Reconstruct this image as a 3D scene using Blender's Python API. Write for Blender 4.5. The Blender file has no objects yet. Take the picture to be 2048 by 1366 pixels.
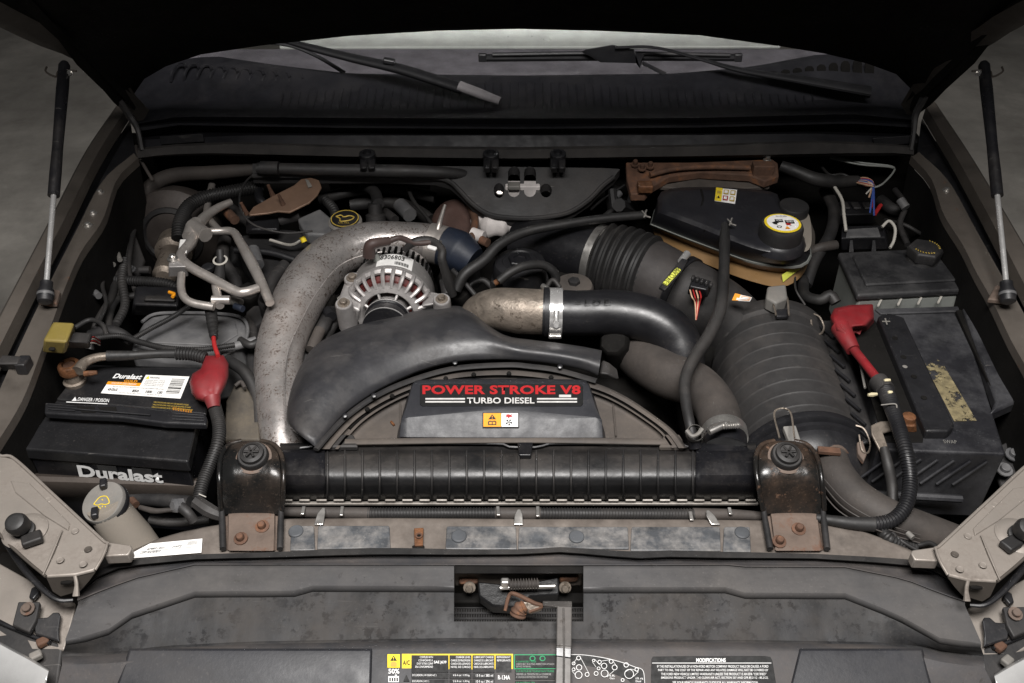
import bpy, bmesh, math, random
from mathutils import Vector, Matrix
from mathutils.geometry import tessellate_polygon
random.seed(7)
R = math.radians
scene = bpy.context.scene
COL = scene.collection
# ---------------------------------------------------------------- camera, world, lamps, exposure
CAM = Vector((0, 0, 2.25)); PITCH = 38.0; FPX = 1850.0
cd = bpy.data.cameras.new('camera'); cam = bpy.data.objects.new('camera', cd); COL.objects.link(cam)
cam.location = CAM; cam.rotation_euler = (R(90 - PITCH), 0, 0)
cd.sensor_width = 36; cd.lens = FPX / 2048 * 36; cd.clip_start = 0.05; cd.clip_end = 200
scene.camera = cam
w = bpy.data.worlds.new('World'); scene.world = w; w.use_nodes = True
bg = w.node_tree.nodes['Background']; bg.inputs[0].default_value = (0.95, 0.97, 1.0, 1); bg.inputs[1].default_value = 0.018
def area(name, loc, target, sx, sy, power, col=(1, 1, 1), spread=180):
    l = bpy.data.lights.new(name, 'AREA'); l.shape = 'RECTANGLE'; l.size = sx; l.size_y = sy
    l.energy = power; l.color = col; l.spread = R(spread)
    o = bpy.data.objects.new(name, l); COL.objects.link(o); o.location = loc
    d = Vector(target) - Vector(loc); o.rotation_euler = d.to_track_quat('-Z', 'Y').to_euler()
    return o
area('garage_softbox_lamp', (0.0, 0.1, 3.8), (0, 1.15, 0.9), 1.6, 0.9, 104, (1.0, 0.97, 0.945), 130)
area('dash_fill_lamp', (0.0, 3.3, 4.2), (0, 3.12, 1.2), 1.2, 0.3, 9, (1.0, 1.0, 0.98), 20)  # added unseen lamp, brightens the dashboard and pale panel through the windshield
vs = scene.view_settings
vs.view_transform = 'Standard'; vs.look = 'None'; vs.exposure = 0.0; vs.gamma = 1.0; vs.use_curve_mapping = False

# ---------------------------------------------------------------- helpers
CP, SP = math.cos(R(PITCH)), math.sin(R(PITCH))
FW = Vector((0, CP, -SP)); UPV = Vector((0, SP, CP)); RT = Vector((1, 0, 0))
def ray(u, v): return FW + RT * ((u - 1024) / FPX) - UPV * ((v - 683) / FPX)
def P(u, v, z):
    d = ray(u, v); return CAM + d * ((z - CAM.z) / d.z)
def Py(u, v, y):
    d = ray(u, v); return CAM + d * (y / d.y)
def depth(p): return (Vector(p) - CAM).dot(FW)
def S(px, p): return px * depth(p) / FPX
def V3(q): return q if isinstance(q, Vector) else P(*q)

def root(name, label, cat, at, group=None):
    o = bpy.data.objects.new(name, None); COL.objects.link(o); o.location = V3(at); o.empty_display_size = 0.02
    o['label'] = label; o['category'] = cat
    if group: o['group'] = group
    return o
def wloc(o):
    l = Vector((0, 0, 0))
    while o: l += o.location; o = o.parent
    return l
def obj(name, verts, faces, mat, parent=None, smooth=True, label=None, cat=None, group=None, kind=None, bevel=0, bseg=2, solid=0, subsurf=0, autosm=True, soff=-1):
    me = bpy.data.meshes.new(name)
    verts = [Vector(v) for v in verts]
    if parent is None:
        c = sum(verts, Vector()) / len(verts); c.z = min(v.z for v in verts); base = c
    else: base = wloc(parent)
    loc = Vector((0, 0, 0)) if parent is not None else base
    me.from_pydata([v - base for v in verts], [], faces); me.validate()
    bm = bmesh.new(); bm.from_mesh(me); bmesh.ops.remove_doubles(bm, verts=bm.verts, dist=1e-6)
    bmesh.ops.recalc_face_normals(bm, faces=bm.faces); bm.to_mesh(me); bm.free()
    if mat: me.materials.append(mat)
    o = bpy.data.objects.new(name, me); COL.objects.link(o); o.location = loc
    if parent: o.parent = parent
    if label: o['label'] = label
    if cat: o['category'] = cat
    if group: o['group'] = group
    if kind: o['kind'] = kind
    if smooth:
        for p in me.polygons: p.use_smooth = True
    if solid:
        m = o.modifiers.new('solid', 'SOLIDIFY'); m.thickness = solid; m.offset = soff
    if subsurf:
        m = o.modifiers.new('sub', 'SUBSURF'); m.levels = m.render_levels = subsurf
    if bevel:
        m = o.modifiers.new('bevel', 'BEVEL'); m.width = bevel; m.segments = bseg; m.limit_method = 'ANGLE'; m.angle_limit = R(35); m.harden_normals = False
    if smooth and autosm and not subsurf:
        m = o.modifiers.new('wn', 'WEIGHTED_NORMAL'); m.keep_sharp = True
        me.set_sharp_from_angle(angle=R(40))
    return o

def catmull(pts, n):
    pts = [Vector(p) for p in pts]
    if len(pts) == 2: return [pts[0].lerp(pts[1], i / (n - 1)) for i in range(n)]
    q = [pts[0] * 2 - pts[1]] + pts + [pts[-1] * 2 - pts[-2]]
    fine = []
    for i in range(1, len(q) - 2):
        p0, p1, p2, p3 = q[i - 1:i + 3]
        for k in range(24):
            t = k / 24
            fine.append(0.5 * ((2 * p1) + (p2 - p0) * t + (2 * p0 - 5 * p1 + 4 * p2 - p3) * t * t + (3 * p1 - p0 - 3 * p2 + p3) * t ** 3))
    fine.append(pts[-1])
    L = [0]
    for a, b in zip(fine, fine[1:]): L.append(L[-1] + (b - a).length)
    out = []; j = 0
    for i in range(n):
        s = L[-1] * i / (n - 1)
        while j < len(L) - 2 and L[j + 1] < s: j += 1
        t = (s - L[j]) / max(1e-9, L[j + 1] - L[j]); out.append(fine[j].lerp(fine[j + 1], t))
    return out
def lerpl(vals, t):
    if not isinstance(vals, (list, tuple)): return vals
    x = t * (len(vals) - 1); i = min(int(x), len(vals) - 2); f = x - i
    return vals[i] * (1 - f) + vals[i + 1] * f
def tube(name, pts, rpx, mat, parent=None, seg=14, n=None, ribs=0, amp=0.14, squash=1.0, flat=None, **kw):
    """pts (u,v,z) or Vector; rpx pixel radius (list allowed); ribs = number of convolutions"""
    pts = [V3(p) for p in pts]
    n = n or (ribs * 4 + 1 if ribs else max(8, 6 * len(pts)))
    c = catmull(pts, n)
    rm = [S(1, p) for p in pts]
    T = []
    for i in range(n):
        a = c[max(0, i - 1)]; b = c[min(n - 1, i + 1)]; T.append((b - a).normalized())
    nrm = T[0].orthogonal().normalized()
    if abs(T[0].z) < 0.9: nrm = (Vector((0, 0, 1)) - T[0] * T[0].z).normalized()
    vs_, fs = [], []
    for i in range(n):
        if i:
            nrm = (nrm - T[i] * nrm.dot(T[i])).normalized()
        bn = T[i].cross(nrm); t = i / (n - 1)
        r = lerpl(rpx, t) * lerpl(rm, t)
        if ribs: r *= 1 + amp * (1 if i % 4 in (1, 2) else -1)
        for k in range(seg):
            a = 2 * math.pi * k / seg
            vs_.append(c[i] + nrm * math.cos(a) * r * squash + bn * math.sin(a) * r)
    for i in range(n - 1):
        for k in range(seg):
            a, b = i * seg + k, i * seg + (k + 1) % seg
            fs.append((a, b, b + seg, a + seg))
    fs.append(tuple(range(seg))[::-1]); fs.append(tuple((n - 1) * seg + k for k in range(seg)))
    return obj(name, vs_, fs, mat, parent, **kw)
def lathe(name, c, axis, prof, mat, parent=None, seg=28, caps=True, a0=0, a1=360, sx=1.0, **kw):
    """prof list of (radius m, along-axis m)"""
    c = V3(c); axis = Vector(axis).normalized()
    n1 = axis.orthogonal().normalized()
    if abs(axis.z) < 0.95: n1 = (Vector((0, 0, 1)) - axis * axis.z).normalized()
    n2 = axis.cross(n1); vs_, fs = [], []
    full = abs(a1 - a0) >= 359.9; m = seg if full else seg + 1
    for r, h in prof:
        for k in range(m):
            a = R(a0 + (a1 - a0) * k / seg)
            vs_.append(c + axis * h + (n1 * math.cos(a) + n2 * math.sin(a) * sx) * max(r, 1e-5))
    for i in range(len(prof) - 1):
        for k in range(seg):
            a = i * m + k; b = i * m + (k + 1) % m
            fs.append((a, b, b + m, a + m))
    if caps and full:
        fs.append(tuple(range(m))[::-1]); fs.append(tuple((len(prof) - 1) * m + k for k in range(m)))
    return obj(name, vs_, fs, mat, parent, **kw)
def disc(name, c, axis, r, h, mat, parent=None, bev=0.15, seg=24, **kw):
    b = min(r, h) * bev
    return lathe(name, c, axis, [(r, 0), (r, h - b), (r - b, h)], mat, parent, seg=seg, **kw)
def hexbolt(name, c, axis, r, h, mat, parent=None):
    c = V3(c); ax = Vector(axis).normalized()
    return lathe(name, c, axis, [(r * 1.7, 0), (r * 1.7, h * .25), (r, h * .25), (r, h * .9), (r * .85, h)], mat, parent, seg=6 * 2)
def hexa(name, bot, top, mat, parent=None, bevel=0.004, **kw):
    vs_ = [V3(p) for p in bot] + [V3(p) for p in top]
    fs = [(3, 2, 1, 0), (4, 5, 6, 7)] + [(i, (i + 1) % 4, 4 + (i + 1) % 4, 4 + i) for i in range(4)]
    return obj(name, vs_, fs, mat, parent, bevel=bevel, **kw)
def box(name, c, s, mat, parent=None, rz=0, rx=0, ry=0, bevel=0.003, **kw):
    c = V3(c); M = Matrix.Rotation(rz, 3, 'Z') @ Matrix.Rotation(rx, 3, 'X') @ Matrix.Rotation(ry, 3, 'Y')
    vs_ = [c + M @ Vector((x * s[0] / 2, y * s[1] / 2, z * s[2] / 2)) for z in (-1, 1) for x, y in ((-1, -1), (1, -1), (1, 1), (-1, 1))]
    fs = [(3, 2, 1, 0), (4, 5, 6, 7)] + [(i, (i + 1) % 4, 4 + (i + 1) % 4, 4 + i) for i in range(4)]
    return obj(name, vs_, fs, mat, parent, bevel=bevel, **kw)
def prism(name, outline, h, mat, parent=None, d=(0, 0, -1), bevel=0.003, holes=(), **kw):
    """outline of (u,v,z) / Vectors = upper face, extruded by h along d"""
    o = [V3(p) for p in outline]; hs = [[V3(p) for p in H] for H in holes]
    d = Vector(d).normalized() * h
    allp = o + [p for H in hs for p in H]; N = len(allp)
    vs_ = allp + [p + d for p in allp]; fs = []
    if holes:
        n = Vector(d).normalized(); e1 = n.orthogonal().normalized(); e2 = n.cross(e1)
        loops = [[Vector((p.dot(e1), p.dot(e2), 0)) for p in L] for L in [o] + hs]
        for t in tessellate_polygon(loops):
            fs.append(tuple(t)); fs.append(tuple(i + N for i in t)[::-1])
    else:
        fs.append(tuple(range(N))); fs.append(tuple(range(N, 2 * N))[::-1])
    s = 0
    for L in [o] + hs:
        m = len(L)
        for i in range(m): fs.append((s + i, s + (i + 1) % m, s + (i + 1) % m + N, s + i + N))
        s += m
    return obj(name, vs_, fs, mat, parent, bevel=bevel, **kw)
def grid(name, rows, mat, parent=None, skip=None, close=False, **kw):
    rows = [[V3(p) for p in r] for r in rows]; n = len(rows[0])
    vs_ = [p for r in rows for p in r]; fs = []
    for i in range(len(rows) - 1):
        for k in range(n - 1 + (1 if close else 0)):
            if skip and skip(i, k): continue
            a, b = i * n + k, i * n + (k + 1) % n; fs.append((a, b, b + n, a + n))
    return obj(name, vs_, fs, mat, parent, **kw)
def polyu(pts, us):
    """interpolate polyline (u,v,z..) at columns us"""
    out = []
    for u in us:
        u_ = min(max(u, pts[0][0]), pts[-1][0])
        for a, b in zip(pts, pts[1:]):
            if a[0] <= u_ <= b[0]:
                t = (u_ - a[0]) / max(1e-9, b[0] - a[0]); out.append(tuple(a[i] * (1 - t) + b[i] * t for i in range(len(a)))); break
    return out
def lin(a, b, n): return [a + (b - a) * i / (n - 1) for i in range(n)]
def ringpx(cu, cv, ru, rv, z, n=20, a0=0, a1=360):
    k = n if a1 - a0 >= 360 else n - 1
    return [(cu + ru * math.cos(R(a0 + (a1 - a0) * i / k)), cv + rv * math.sin(R(a0 + (a1 - a0) * i / k)), z) for i in range(n)]
LIFT = 0.0012
def quadpts(q, lift):
    q = [V3(p) for p in q]                       # TL TR BR BL
    n = (q[1] - q[0]).cross(q[3] - q[0]).normalized()
    if n.dot(CAM - q[0]) < 0: n = -n
    return [p + n * lift for p in q], n
def decal(name, q, mat, parent, lift=LIFT, rad=0.0, th=0.0005):
    q, n = quadpts(q, lift)
    return hexa(name, [p - n * th for p in q], q, mat, parent, bevel=0, smooth=False)
FONTC = {}
def text(name, s, q, mat, parent, lift=LIFT + 0.0006, bold=0.0, shear=0.0, spacing=1.0, th=0.0002):
    q, n = quadpts(q, lift)
    cu = bpy.data.curves.new('t', 'FONT'); cu.body = s; cu.size = 1; cu.offset = bold; cu.shear = shear; cu.space_character = spacing
    cu.resolution_u = 3
    o = bpy.data.objects.new('t', cu); COL.objects.link(o)
    dg = bpy.context.evaluated_depsgraph_get(); me = bpy.data.meshes.new_from_object(o.evaluated_get(dg))
    bpy.data.objects.remove(o); bpy.data.curves.remove(cu)
    xs = [v.co.x for v in me.vertices]; ys = [v.co.y for v in me.vertices]
    if not xs: return
    x0, x1, y0, y1 = min(xs), max(xs), min(ys), max(ys); base = wloc(parent)
    for v in me.vertices:
        a = (v.co.x - x0) / (x1 - x0); b = 1 - (v.co.y - y0) / max(1e-6, (y1 - y0))
        v.co = (q[0] * (1 - a) + q[1] * a) * (1 - b) + (q[3] * (1 - a) + q[2] * a) * b - base
    me.materials.clear(); me.materials.append(mat)
    ob = bpy.data.objects.new(name, me); COL.objects.link(ob); ob.parent = parent
    return ob
def sub(q, a0, b0, a1, b1):
    """sub-rectangle of quad TL TR BR BL in 0..1 coords"""
    q = [V3(p) for p in q]
    f = lambda a, b: (q[0] * (1 - a) + q[1] * a) * (1 - b) + (q[3] * (1 - a) + q[2] * a) * b
    return [f(a0, b0), f(a1, b0), f(a1, b1), f(a0, b1)]
def ringq(name, q, ca, cb, ra, rb, w_, mat, parent, n=24, lift=LIFT + 0.0006, a0=0, a1=360):
    """flat printed ring in a quad's coords"""
    q, nn = quadpts(q, lift); f = lambda a, b: (q[0] * (1 - a) + q[1] * a) * (1 - b) + (q[3] * (1 - a) + q[2] * a) * b
    vs_, fs = [], []
    for i in range(n + 1):
        t = R(a0 + (a1 - a0) * i / n)
        for k in (1, 1 - w_): vs_.append(f(ca + ra * k * math.cos(t), cb + rb * k * math.sin(t)))
    for i in range(n): fs.append((2 * i, 2 * i + 1, 2 * i + 3, 2 * i + 2))
    return obj(name, vs_, fs, mat, parent, smooth=False)
def polyq(name, q, pts, mat, parent, lift=LIFT + 0.0006):
    q, nn = quadpts(q, lift); f = lambda a, b: (q[0] * (1 - a) + q[1] * a) * (1 - b) + (q[3] * (1 - a) + q[2] * a) * b
    return obj(name, [f(a, b) for a, b in pts], [tuple(range(len(pts)))], mat, parent, smooth=False)
def copytree(o, off, parent=None, label=None):
    c = o.copy(); COL.objects.link(c); c.parent = parent
    if parent is None: c.location = o.location + Vector(off)
    if label: c['label'] = label
    for ch in [k for k in bpy.data.objects if k.parent == o and k != c]: copytree(ch, (0, 0, 0), c)
    return c

# ---------------------------------------------------------------- materials
def mat(name, col, rough=.5, metal=0.0, var=.3, vscale=14, dust=0.0, dcol=(.07, .06, .053), dscale=5, up=0.6, bump=.08, bscale=160,
        spots=None, spec=.5, stretch=None, coat=0.0, trans=0.0, scr=0.0, scol=(.3, .28, .26), fleck=.16, upr=(-.1, .85)):
    m = bpy.data.materials.new(name); m.use_nodes = True; nt = m.node_tree; N = nt.nodes; L = nt.links
    b = N['Principled BSDF']
    tc = N.new('ShaderNodeTexCoord'); vec = tc.outputs['Object']
    if stretch:
        mp = N.new('ShaderNodeMapping'); mp.inputs['Scale'].default_value = stretch; L.new(vec, mp.inputs['Vector']); vec2 = mp.outputs[0]
    else: vec2 = vec
    def noise(scale, det=6, ro=.6, v=vec):
        n = N.new('ShaderNodeTexNoise'); n.inputs['Scale'].default_value = scale; n.inputs['Detail'].default_value = det; n.inputs['Roughness'].default_value = ro
        L.new(v, n.inputs['Vector']); return n.outputs['Fac']
    def mr(x, a, b_, c=0, d=1):
        n = N.new('ShaderNodeMapRange'); n.inputs['From Min'].default_value = a; n.inputs['From Max'].default_value = b_
        n.inputs['To Min'].default_value = c; n.inputs['To Max'].default_value = d; L.new(x, n.inputs['Value']); return n.outputs[0]
    def mul(x, y):
        n = N.new('ShaderNodeMath'); n.operation = 'MULTIPLY'; L.new(x, n.inputs[0])
        if isinstance(y, float): n.inputs[1].default_value = y
        else: L.new(y, n.inputs[1])
        return n.outputs[0]
    def mix(f, a, b_):
        n = N.new('ShaderNodeMix'); n.data_type = 'RGBA'; L.new(f, n.inputs[0])
        for k, x in ((6, a), (7, b_)):
            if isinstance(x, tuple): n.inputs[k].default_value = (*x, 1)
            else: L.new(x, n.inputs[k])
        return n.outputs[2]
    lo = tuple(c * (1 - var) for c in col); hi = tuple(min(1, c * (1 + var)) for c in col)
    c = mix(mr(noise(vscale, 7, .62, vec2), .3, .7), lo, hi)
    ro = mr(noise(vscale * 2.3, 5), .25, .75, max(.04, rough - .09), min(1, rough + .12))
    if spots:
        sc, ss, th = spots
        f = mr(noise(ss, 6, .7), th, th + .06)
        f = mul(f, mr(noise(ss * .22, 3), .38, .58))
        c = mix(f, c, sc)
        n = N.new('ShaderNodeMix'); L.new(f, n.inputs[0]); L.new(ro, n.inputs[2]); n.inputs[3].default_value = .8; ro = n.outputs[0]
    if dust:
        f = mr(noise(dscale, 9, .68), .62 - dust * .42, .86 - dust * .3)
        f2 = mul(f, mr(noise(dscale * 9, 5, .7), .15, .7, .45, 1.0))
        if up:
            g = N.new('ShaderNodeNewGeometry'); sx = N.new('ShaderNodeSeparateXYZ'); L.new(g.outputs['Normal'], sx.inputs[0])
            f2 = mul(f2, mr(sx.outputs[2], upr[0], upr[1], 1 - up, 1.0))
        f2 = mul(f2, min(1.0, .55 + dust * .5))
        c = mix(f2, c, dcol)
        n = N.new('ShaderNodeMix'); L.new(f2, n.inputs[0]); L.new(ro, n.inputs[2]); n.inputs[3].default_value = .85; ro = n.outputs[0]
    if fleck:
        f = mul(mr(noise(230, 3, .55), .60, .68), mr(noise(11, 4), .42, .62)); f = mul(f, float(fleck))
        c = mix(f, c, tuple(min(1, d * 1.7 + .02) for d in dcol))
    if scr:
        mp = N.new('ShaderNodeMapping'); mp.inputs['Rotation'].default_value = (0.3, .5, .7); mp.inputs['Scale'].default_value = (9, 260, 60); L.new(vec, mp.inputs['Vector'])
        f = mul(mr(noise(1.0, 3, .5, mp.outputs[0]), .69, .72), mr(noise(9, 2), .5, .62)); f = mul(f, float(scr)); c = mix(f, c, scol)
    L.new(c, b.inputs['Base Color']); L.new(ro, b.inputs['Roughness'])
    b.inputs['Metallic'].default_value = metal; b.inputs['Specular IOR Level'].default_value = spec; b.inputs['Coat Weight'].default_value = coat
    if trans: b.inputs['Transmission Weight'].default_value = trans
    if bump:
        bp = N.new('ShaderNodeBump'); bp.inputs['Strength'].default_value = bump; bp.inputs['Distance'].default_value = .004
        L.new(noise(bscale, 5, .6), bp.inputs['Height']); L.new(bp.outputs[0], b.inputs['Normal'])
    return m
def flat(name, col, rough=.5, metal=0, emit=0):
    return mat(name, col, max(rough, .5), metal, var=.12, vscale=60, bump=0, spec=.15, fleck=0)
M = dict(
    blk=mat('black plastic', (.011, .011, .0125), .42, dust=.22, scr=.25),
    blkg=mat('glossy black plastic', (.008, .008, .0095), .3, dust=.16, dcol=(.05,.043,.038), scr=.2),
    blkd=mat('dusty black plastic', (.015, .0145, .015), .55, dust=.45, dcol=(.06, .053, .048), scr=.3),
    shield=mat('weathered lit ridge plastic', (.056, .055, .056), .5, var=.3, vscale=9, dust=.5, dcol=(.1, .093, .088), dscale=5, up=.3, bump=.09, bscale=220, stretch=(.5, 1.8, 1), spec=.25, spots=((.03, .029, .029), 60, .6)),  # ridge tone lightened to paint in light on its upward faces
    valley=mat('stained shaded valley plastic', (.024, .024, .025), .55, var=.5, vscale=12, dust=.5, dcol=(.06, .054, .049), dscale=9, up=0, scr=.3, scol=(.1, .095, .09), bump=.09, bscale=220, stretch=(2.2, .5, 1), spec=.2, spots=((.012, .012, .013), 55, .53)),  # stains, plus a darker base that paints in the shade of the slope
    lowerp=mat('dusty charcoal plastic', (.042, .042, .045), .55, var=.3, vscale=8, dust=.5, dcol=(.11, .093, .082), dscale=6, up=0, bump=.09, bscale=220, stretch=(.6, 1.4, 1), spec=.25, spots=((.02, .02, .02), 60, .6)),
    blkdeep=mat('sooty black', (.007, .0065, .006), .8, dust=.25, dcol=(.02, .017, .014), spec=.12),
    fabric=mat('black hood liner felt', (.006, .006, .0055), .95, bump=.3, bscale=90, spec=.1),
    rub=mat('black rubber', (.013, .0125, .0125), .55, dust=.35, dcol=(.055, .048, .043), bump=.06),
    rubg=mat('satin rubber hose', (.009, .009, .0105), .36, dust=.14, bump=.04),
    rubbr=mat('brown dusty rubber', (.035, .03, .027), .68, dust=.5, dcol=(.085, .07, .06), up=.2, bump=.12),
    pew=mat('pewter body paint', (.36, .325, .29), .34, .4, var=.25, vscale=9, dust=.7, dcol=(.12, .1, .085), dscale=9, up=0, bump=.03, spots=((.1, .065, .04), 40, .68), coat=.2),
    pewd=mat('grimy pewter paint', (.1, .087, .075), .42, .3, var=.3, dust=.55, dcol=(.045, .037, .03), dscale=7, up=0, bump=.04, spots=((.12, .055, .025), 30, .64)),
    core=mat('stained beige core support', (.15, .13, .114), .5, .1, var=.45, vscale=22, dust=.7, dcol=(.07, .055, .045), dscale=8, up=0, spots=((.12, .07, .04), 60, .66), bump=.05),
    worn=mat('worn slate grey paint', (.06, .064, .07), .4, .1, var=.4, dust=.5, dcol=(.3, .28, .26), dscale=24, up=0, bump=.06, stretch=(1, 4, 1)),
    alu=mat('cast aluminium', (.42, .4, .39), .48, .6, var=.16, vscale=50, dust=.25, dcol=(.22, .19, .17), bump=.14, bscale=260),
    tube=mat('drawn aluminium tube', (.55, .51, .475), .34, .7, var=.2, dust=.35, dcol=(.17, .13, .1), dscale=9, up=0, spots=((.09, .06, .04), 90, .63)),
    pipe=mat('weathered steel pipe', (.47, .445, .43), .25, .65, var=.3, vscale=14, dust=.5, dcol=(.17, .135, .115), dscale=6, up=0, spots=((.05, .03, .02), 200, .515), bump=.1),
    cast=mat('oily cast iron', (.24, .205, .17), .42, .6, var=.35, vscale=40, dust=.4, dcol=(.12, .09, .07), up=0, bump=.3, bscale=180, spots=((.04, .03, .02), 60, .56)),
    steel=mat('zinc steel', (.62, .6, .57), .3, .9, var=.12, bump=.02),
    chrome=mat('polished steel', (.7, .69, .68), .22, .7, var=.08, bump=0),
    tan=mat('tan phosphate steel', (.2, .125, .085), .5, .35, var=.2, dust=.3, dcol=(.1, .065, .045), up=0),
    rust=mat('rusty steel', (.1, .05, .03), .8, .1, var=.45, vscale=30, dust=.4, dcol=(.09, .055, .038), up=0, bump=.35, bscale=120, spots=((.2, .08, .03), 30, .55)),
    rustl=mat('rust stained plate', (.12, .088, .07), .7, .1, var=.35, vscale=18, dust=.5, dcol=(.075, .055, .043), up=0, bump=.2, spots=((.13, .058, .032), 26, .58)),
    rusto=mat('orange rust', (.12, .05, .02), .6, .2, var=.5, vscale=80, bump=.4, bscale=200),
    brkt=mat('gloss black painted steel', (.008, .008, .008), .2, .0, dust=.3, dcol=(.1, .07, .05), dscale=9, up=.9, bump=.12, bscale=70, spots=((.13, .065, .035), 30, .68)),
    brktr=mat('rusted black painted steel', (.01, .0095, .009), .24, .0, dust=.32, dcol=(.12, .072, .045), dscale=10, up=.75, bump=.18, bscale=70, spots=((.12, .065, .038), 34, .6)),
    shroud=mat('dusty shroud plastic', (.045, .039, .035), .7, var=.3, dust=.6, dcol=(.105, .086, .071), dscale=6, up=.2, spots=((.17, .09, .05), 40, .7)),
    cover=mat('satin charcoal cover', (.022, .0225, .026), .4, var=.25, dust=.25, dcol=(.06, .054, .05), scr=.3, scol=(.1,.1,.1), bump=.05, spec=.3),
    red=mat('red terminal plastic', (.2, .011, .015), .5, var=.25, dust=.45, dcol=(.075, .028, .026), up=0, bump=.06, bscale=60),
    redw=flat('red wire', (.3, .02, .02), .4),
    amber=mat('amber coolant tank', (.2, .118, .05), .3, var=.25, vscale=5, dust=.3, dcol=(.1, .06, .03), up=0),
    milk=mat('milky translucent plastic', (.23, .205, .175), .45, var=.15, vscale=5, dust=.35, dcol=(.22, .18, .14), up=0),
    frost=mat('frosted grey green plastic', (.22, .23, .215), .4, var=.15, dust=.3, up=0),
    grey=mat('dusty grey tank plastic', (.09, .09, .093), .36, var=.3, vscale=9, dust=.5, dcol=(.16, .155, .15), dscale=9, up=.3, scr=.3),
    capg=mat('grey faded cap plastic', (.15, .145, .135), .6, var=.25, dust=.5, dcol=(.25, .22, .19)),
    olive=mat('yellow green plastic box', (.19, .145, .035), .5, var=.2, dust=.3, dcol=(.18, .13, .06), up=0),
    blue=mat('blue silicone hose', (.012, .017, .03), .5, dust=.2, dcol=(.09, .08, .08)),
    copper=mat('red lacquered copper winding', (.085, .012, .01), .5, .0, var=.6, vscale=90),
    white=flat('white print', (.72, .72, .71)), whitel=flat('white paper label', (.76, .75, .73), .4),
    yel=flat('yellow print', (.72, .54, .03)), ora=flat('orange print', (.75, .29, .015)), redp=flat('red print', (.33, .016, .018), .4),
    grn=flat('green print', (.02, .24, .1)), blkp=flat('black print', (.012, .012, .012), .4), silver=flat('silver print', (.6, .59, .57), .35, .4),
    gold=flat('faded gold print', (.42, .3, .06)), greyp=flat('grey print', (.3, .3, .29)), fluo=flat('fluorescent label', (.6, .62, .1)),
    chromew=mat('bright chrome trim', (.7, .7, .69), .22, .5, var=.1, bump=.03),  # pale base paints in the bright reflection of the chrome
    concrete=mat('garage concrete', (.44, .415, .375), .75, var=.4, vscale=1.3, dust=.5, dcol=(.2, .185, .165), dscale=2.2, up=0, bump=.15, bscale=40),
    dash=mat('grey dashboard vinyl', (.19, .176, .2), .7, var=.3), sage=mat('pale sage panel', (.56, .57, .55), .8, var=.15),
    foil=mat('white heat wrap', (.6, .56, .54), .7, var=.2, vscale=30, bump=.3, bscale=40),
    cyan=flat('blue wire', (.05, .09, .3)), peach=flat('peach wire', (.5, .33, .22)), wirew=flat('pale wire', (.42, .4, .36)),
)
def glassmat():
    m = bpy.data.materials.new('windshield glass'); m.use_nodes = True; nt = m.node_tree; nt.nodes.clear()
    o = nt.nodes.new('ShaderNodeOutputMaterial'); mx = nt.nodes.new('ShaderNodeMixShader'); t = nt.nodes.new('ShaderNodeBsdfTransparent')
    g = nt.nodes.new('ShaderNodeBsdfGlossy'); g.inputs['Roughness'].default_value = .03; f = nt.nodes.new('ShaderNodeFresnel'); f.inputs[0].default_value = 1.5
    t.inputs[0].default_value = (.88, .885, .88, 1)
    nt.links.new(f.outputs[0], mx.inputs[0]); nt.links.new(t.outputs[0], mx.inputs[1]); nt.links.new(g.outputs[0], mx.inputs[2]); nt.links.new(mx.outputs[0], o.inputs[0]); return m
M['glass'] = glassmat()
# ================================================================ setting: garage floor and dark bay shell
def rs(pts, n=24, smooth=True):
    """resample pixel polyline with z"""
    c = catmull([Vector(p) for p in pts], n) if smooth else None
    return [tuple(p) for p in c]
obj('ground', [(-14, -6, 0), (14, -6, 0), (14, 22, 0), (-14, 22, 0)], [(0, 1, 2, 3)], M['concrete'], smooth=False, kind='structure')

bay = root('engine_bay_shell', 'sooty black inner walls and floor of the engine bay', 'engine bay', Vector((0, 1.6, .62)))
box('floor_pan', Vector((0, 1.62, .64)), (2.1, 1.4, .04), M['blkdeep'], bay)
box('firewall', Vector((0, 2.2, .92)), (2.1, .05, .56), M['blkdeep'], bay)
box('front_wall', Vector((0, 1.02, .8)), (1.78, .05, .34), M['blkdeep'], bay)

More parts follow.
